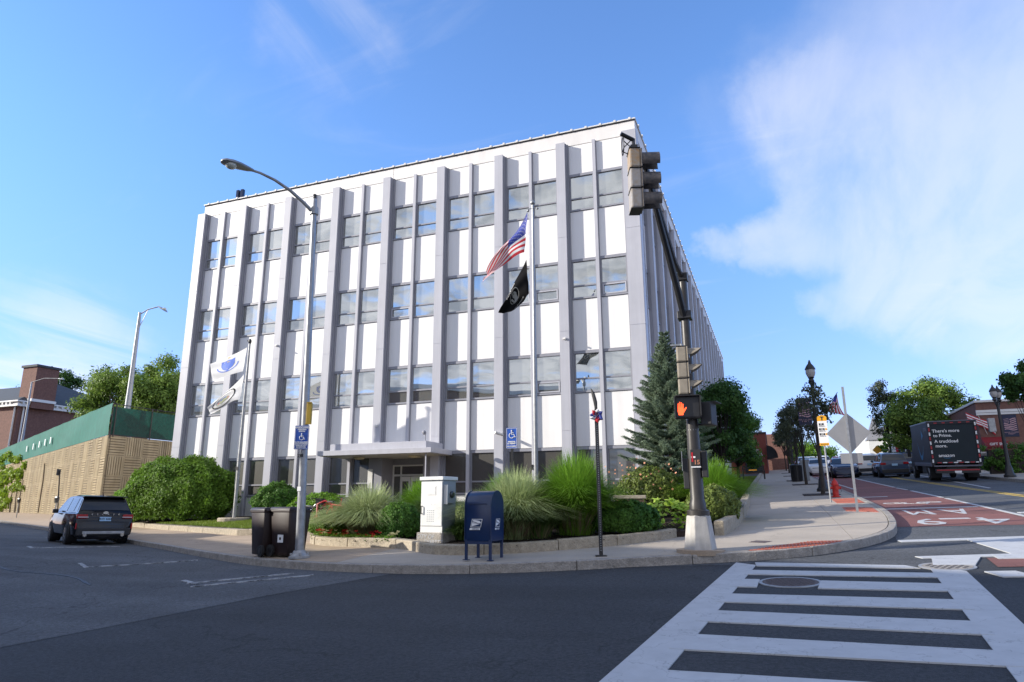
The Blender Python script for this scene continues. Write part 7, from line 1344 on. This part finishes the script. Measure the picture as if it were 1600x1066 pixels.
for x in (16.2, 18, 19.8, 21.6):
    for z in (8.2, 9.9): b = MB(); b.box(x-.35, x+.35, 109.93, 109.99, z-.5, z+.5); b.build('window', 'shop_glass', wb, world=True)
wb2 = empty('white_building', (16.5, 88, plane(16, 88)), 0, 'pale storefront row with porch behind the truck', 'building'); b = MB(); b.box(14.2, 30, 86, 100, 4, 9.2); b.build('wall', 'clapboard', wb2, world=True); b = MB(); b.box(14, 30.1, 85.8, 100, 9.2, 9.4); b.build('cornice', 'trim_white', wb2, world=True)
for k in range(5): b = MB(); b.box(14.12, 14.19, 87+k*2.6, 88.2+k*2.6, 6.3, 7.9); b.build('window', 'shop_glass', wb2, world=True)
for k in range(4): b = MB(); b.box(15.2+k*3, 16.2+k*3, 85.9, 85.99, 6.3, 7.9); b.build('window', 'shop_glass', wb2, world=True)
b = MB(); b.box(14.3, 29.8, 85.2, 85.99, 5.9, 6.05); b.build('porch_roof', 'awning_red', wb2, world=True)
for x, y, z, m, lb in ((8.9, 71, 5.6, 'emblem_blue', 'blue oval shop sign over the white car'), (9.3, 71, 6.3, 'sign_yellow', 'bright yellow pedestrian warning sign')):
    t = empty('shop_sign' if m == 'emblem_blue' else 'warning_sign', (11.2 if m != 'emblem_blue' else 11.3, y, z), 0, lb, 'sign'); x_ = x-t.location.x; b = MB()
    if m == 'emblem_blue': b.lathe((0, 0, 0), [(.48, 0), (.48, .05)], 20); b.v = [(a+x_-.2, z_, c*.55) for a, c, z_ in b.v]
    else: b.add([(x_, 0, -.4), (x_+.4, 0, 0), (x_, 0, .4), (x_-.4, 0, 0), (x_, .02, -.4), (x_+.4, .02, 0), (x_, .02, .4), (x_-.4, .02, 0)], [(0, 1, 2, 3), (7, 6, 5, 4), (0, 4, 5, 1), (1, 5, 6, 2), (2, 6, 7, 3), (3, 7, 4, 0)])
    b.build('plate', m, t); b = MB(); b.tube([(x_, .05, 0), (0, .05, 0), (0, .05, H(11.2, 71)-z)], .03, 5); b.build('post', 'galvanised', t)
tf = empty('tricolour_flag', (10.9, 75, 6.0), 0, 'green white and red flag on the far shop', 'flag'); Flag(None, [(0, 1.1), (.35, 1.15), (.75, 1.1)], [(0, -.2), (.35, -.25), (.75, -.2)], .06, 1.).cloth('cloth', ['emblem_greenf', 'flag_white', 'flag_red'], lambda u, v: min(2, int(u*3)), tf, 12, 8) if M('emblem_greenf', (.02, .22, .10), .6) else 0
b = MB(); b.tube([(0, 0, 1.15), (0, 0, H(10.9, 75)-6.0)], .03, 5); b.build('pole', 'galvanised', tf)
# ================================================================== ACROSS THE LEFT STREET (behind the camera, shades the crossing)
u = Vector((-.9, .435, 0)); v = Vector((.435, .9, 0)); O = Vector((-20.5, 17.5, 0))
rb = empty('corner_shops', (O+v*-18).to_tuple()[:2]+(0,), 0, 'two storey brick shop row across the left street behind the viewer', 'building')
def rbox(name, mat, t0, t1, s0, s1, z0, z1): P_ = [O+u*t+v*s for t, s in ((t0, s0), (t1, s0), (t1, s1), (t0, s1))]; b = MB(); b.prism([(p.x, p.y) for p in P_], z0, z1); return b.build(name, mat, rb, world=True)
for k, (t0, t1, hgt) in enumerate(((-16, 1.7, 11.2), (1.7, 20, 9.4), (20, 46, 9.1), (46, 90, 9.1))):
    rbox('wall', ('dirty_brick', 'clapboard', 'dirty_brick', 'shop_brick')[k], t0+.01, t1-.01, -34, -17.4, -3, hgt); rbox('cornice', 'trim_white', t0+.02, t1-.02, -17.399, -17.1, hgt-.4, hgt-.05)
    n = int((t1-t0)/2.6)
    for j in range(n): tt = t0+(j+.5)*(t1-t0)/n; rbox('window', 'shop_glass', tt-.5, tt+.5, -17.395, -17.33, 5.0, 6.6); rbox('shopfront', 'shop_glass', tt-.95, tt+.95, -17.395, -17.30, .9, 3.1)
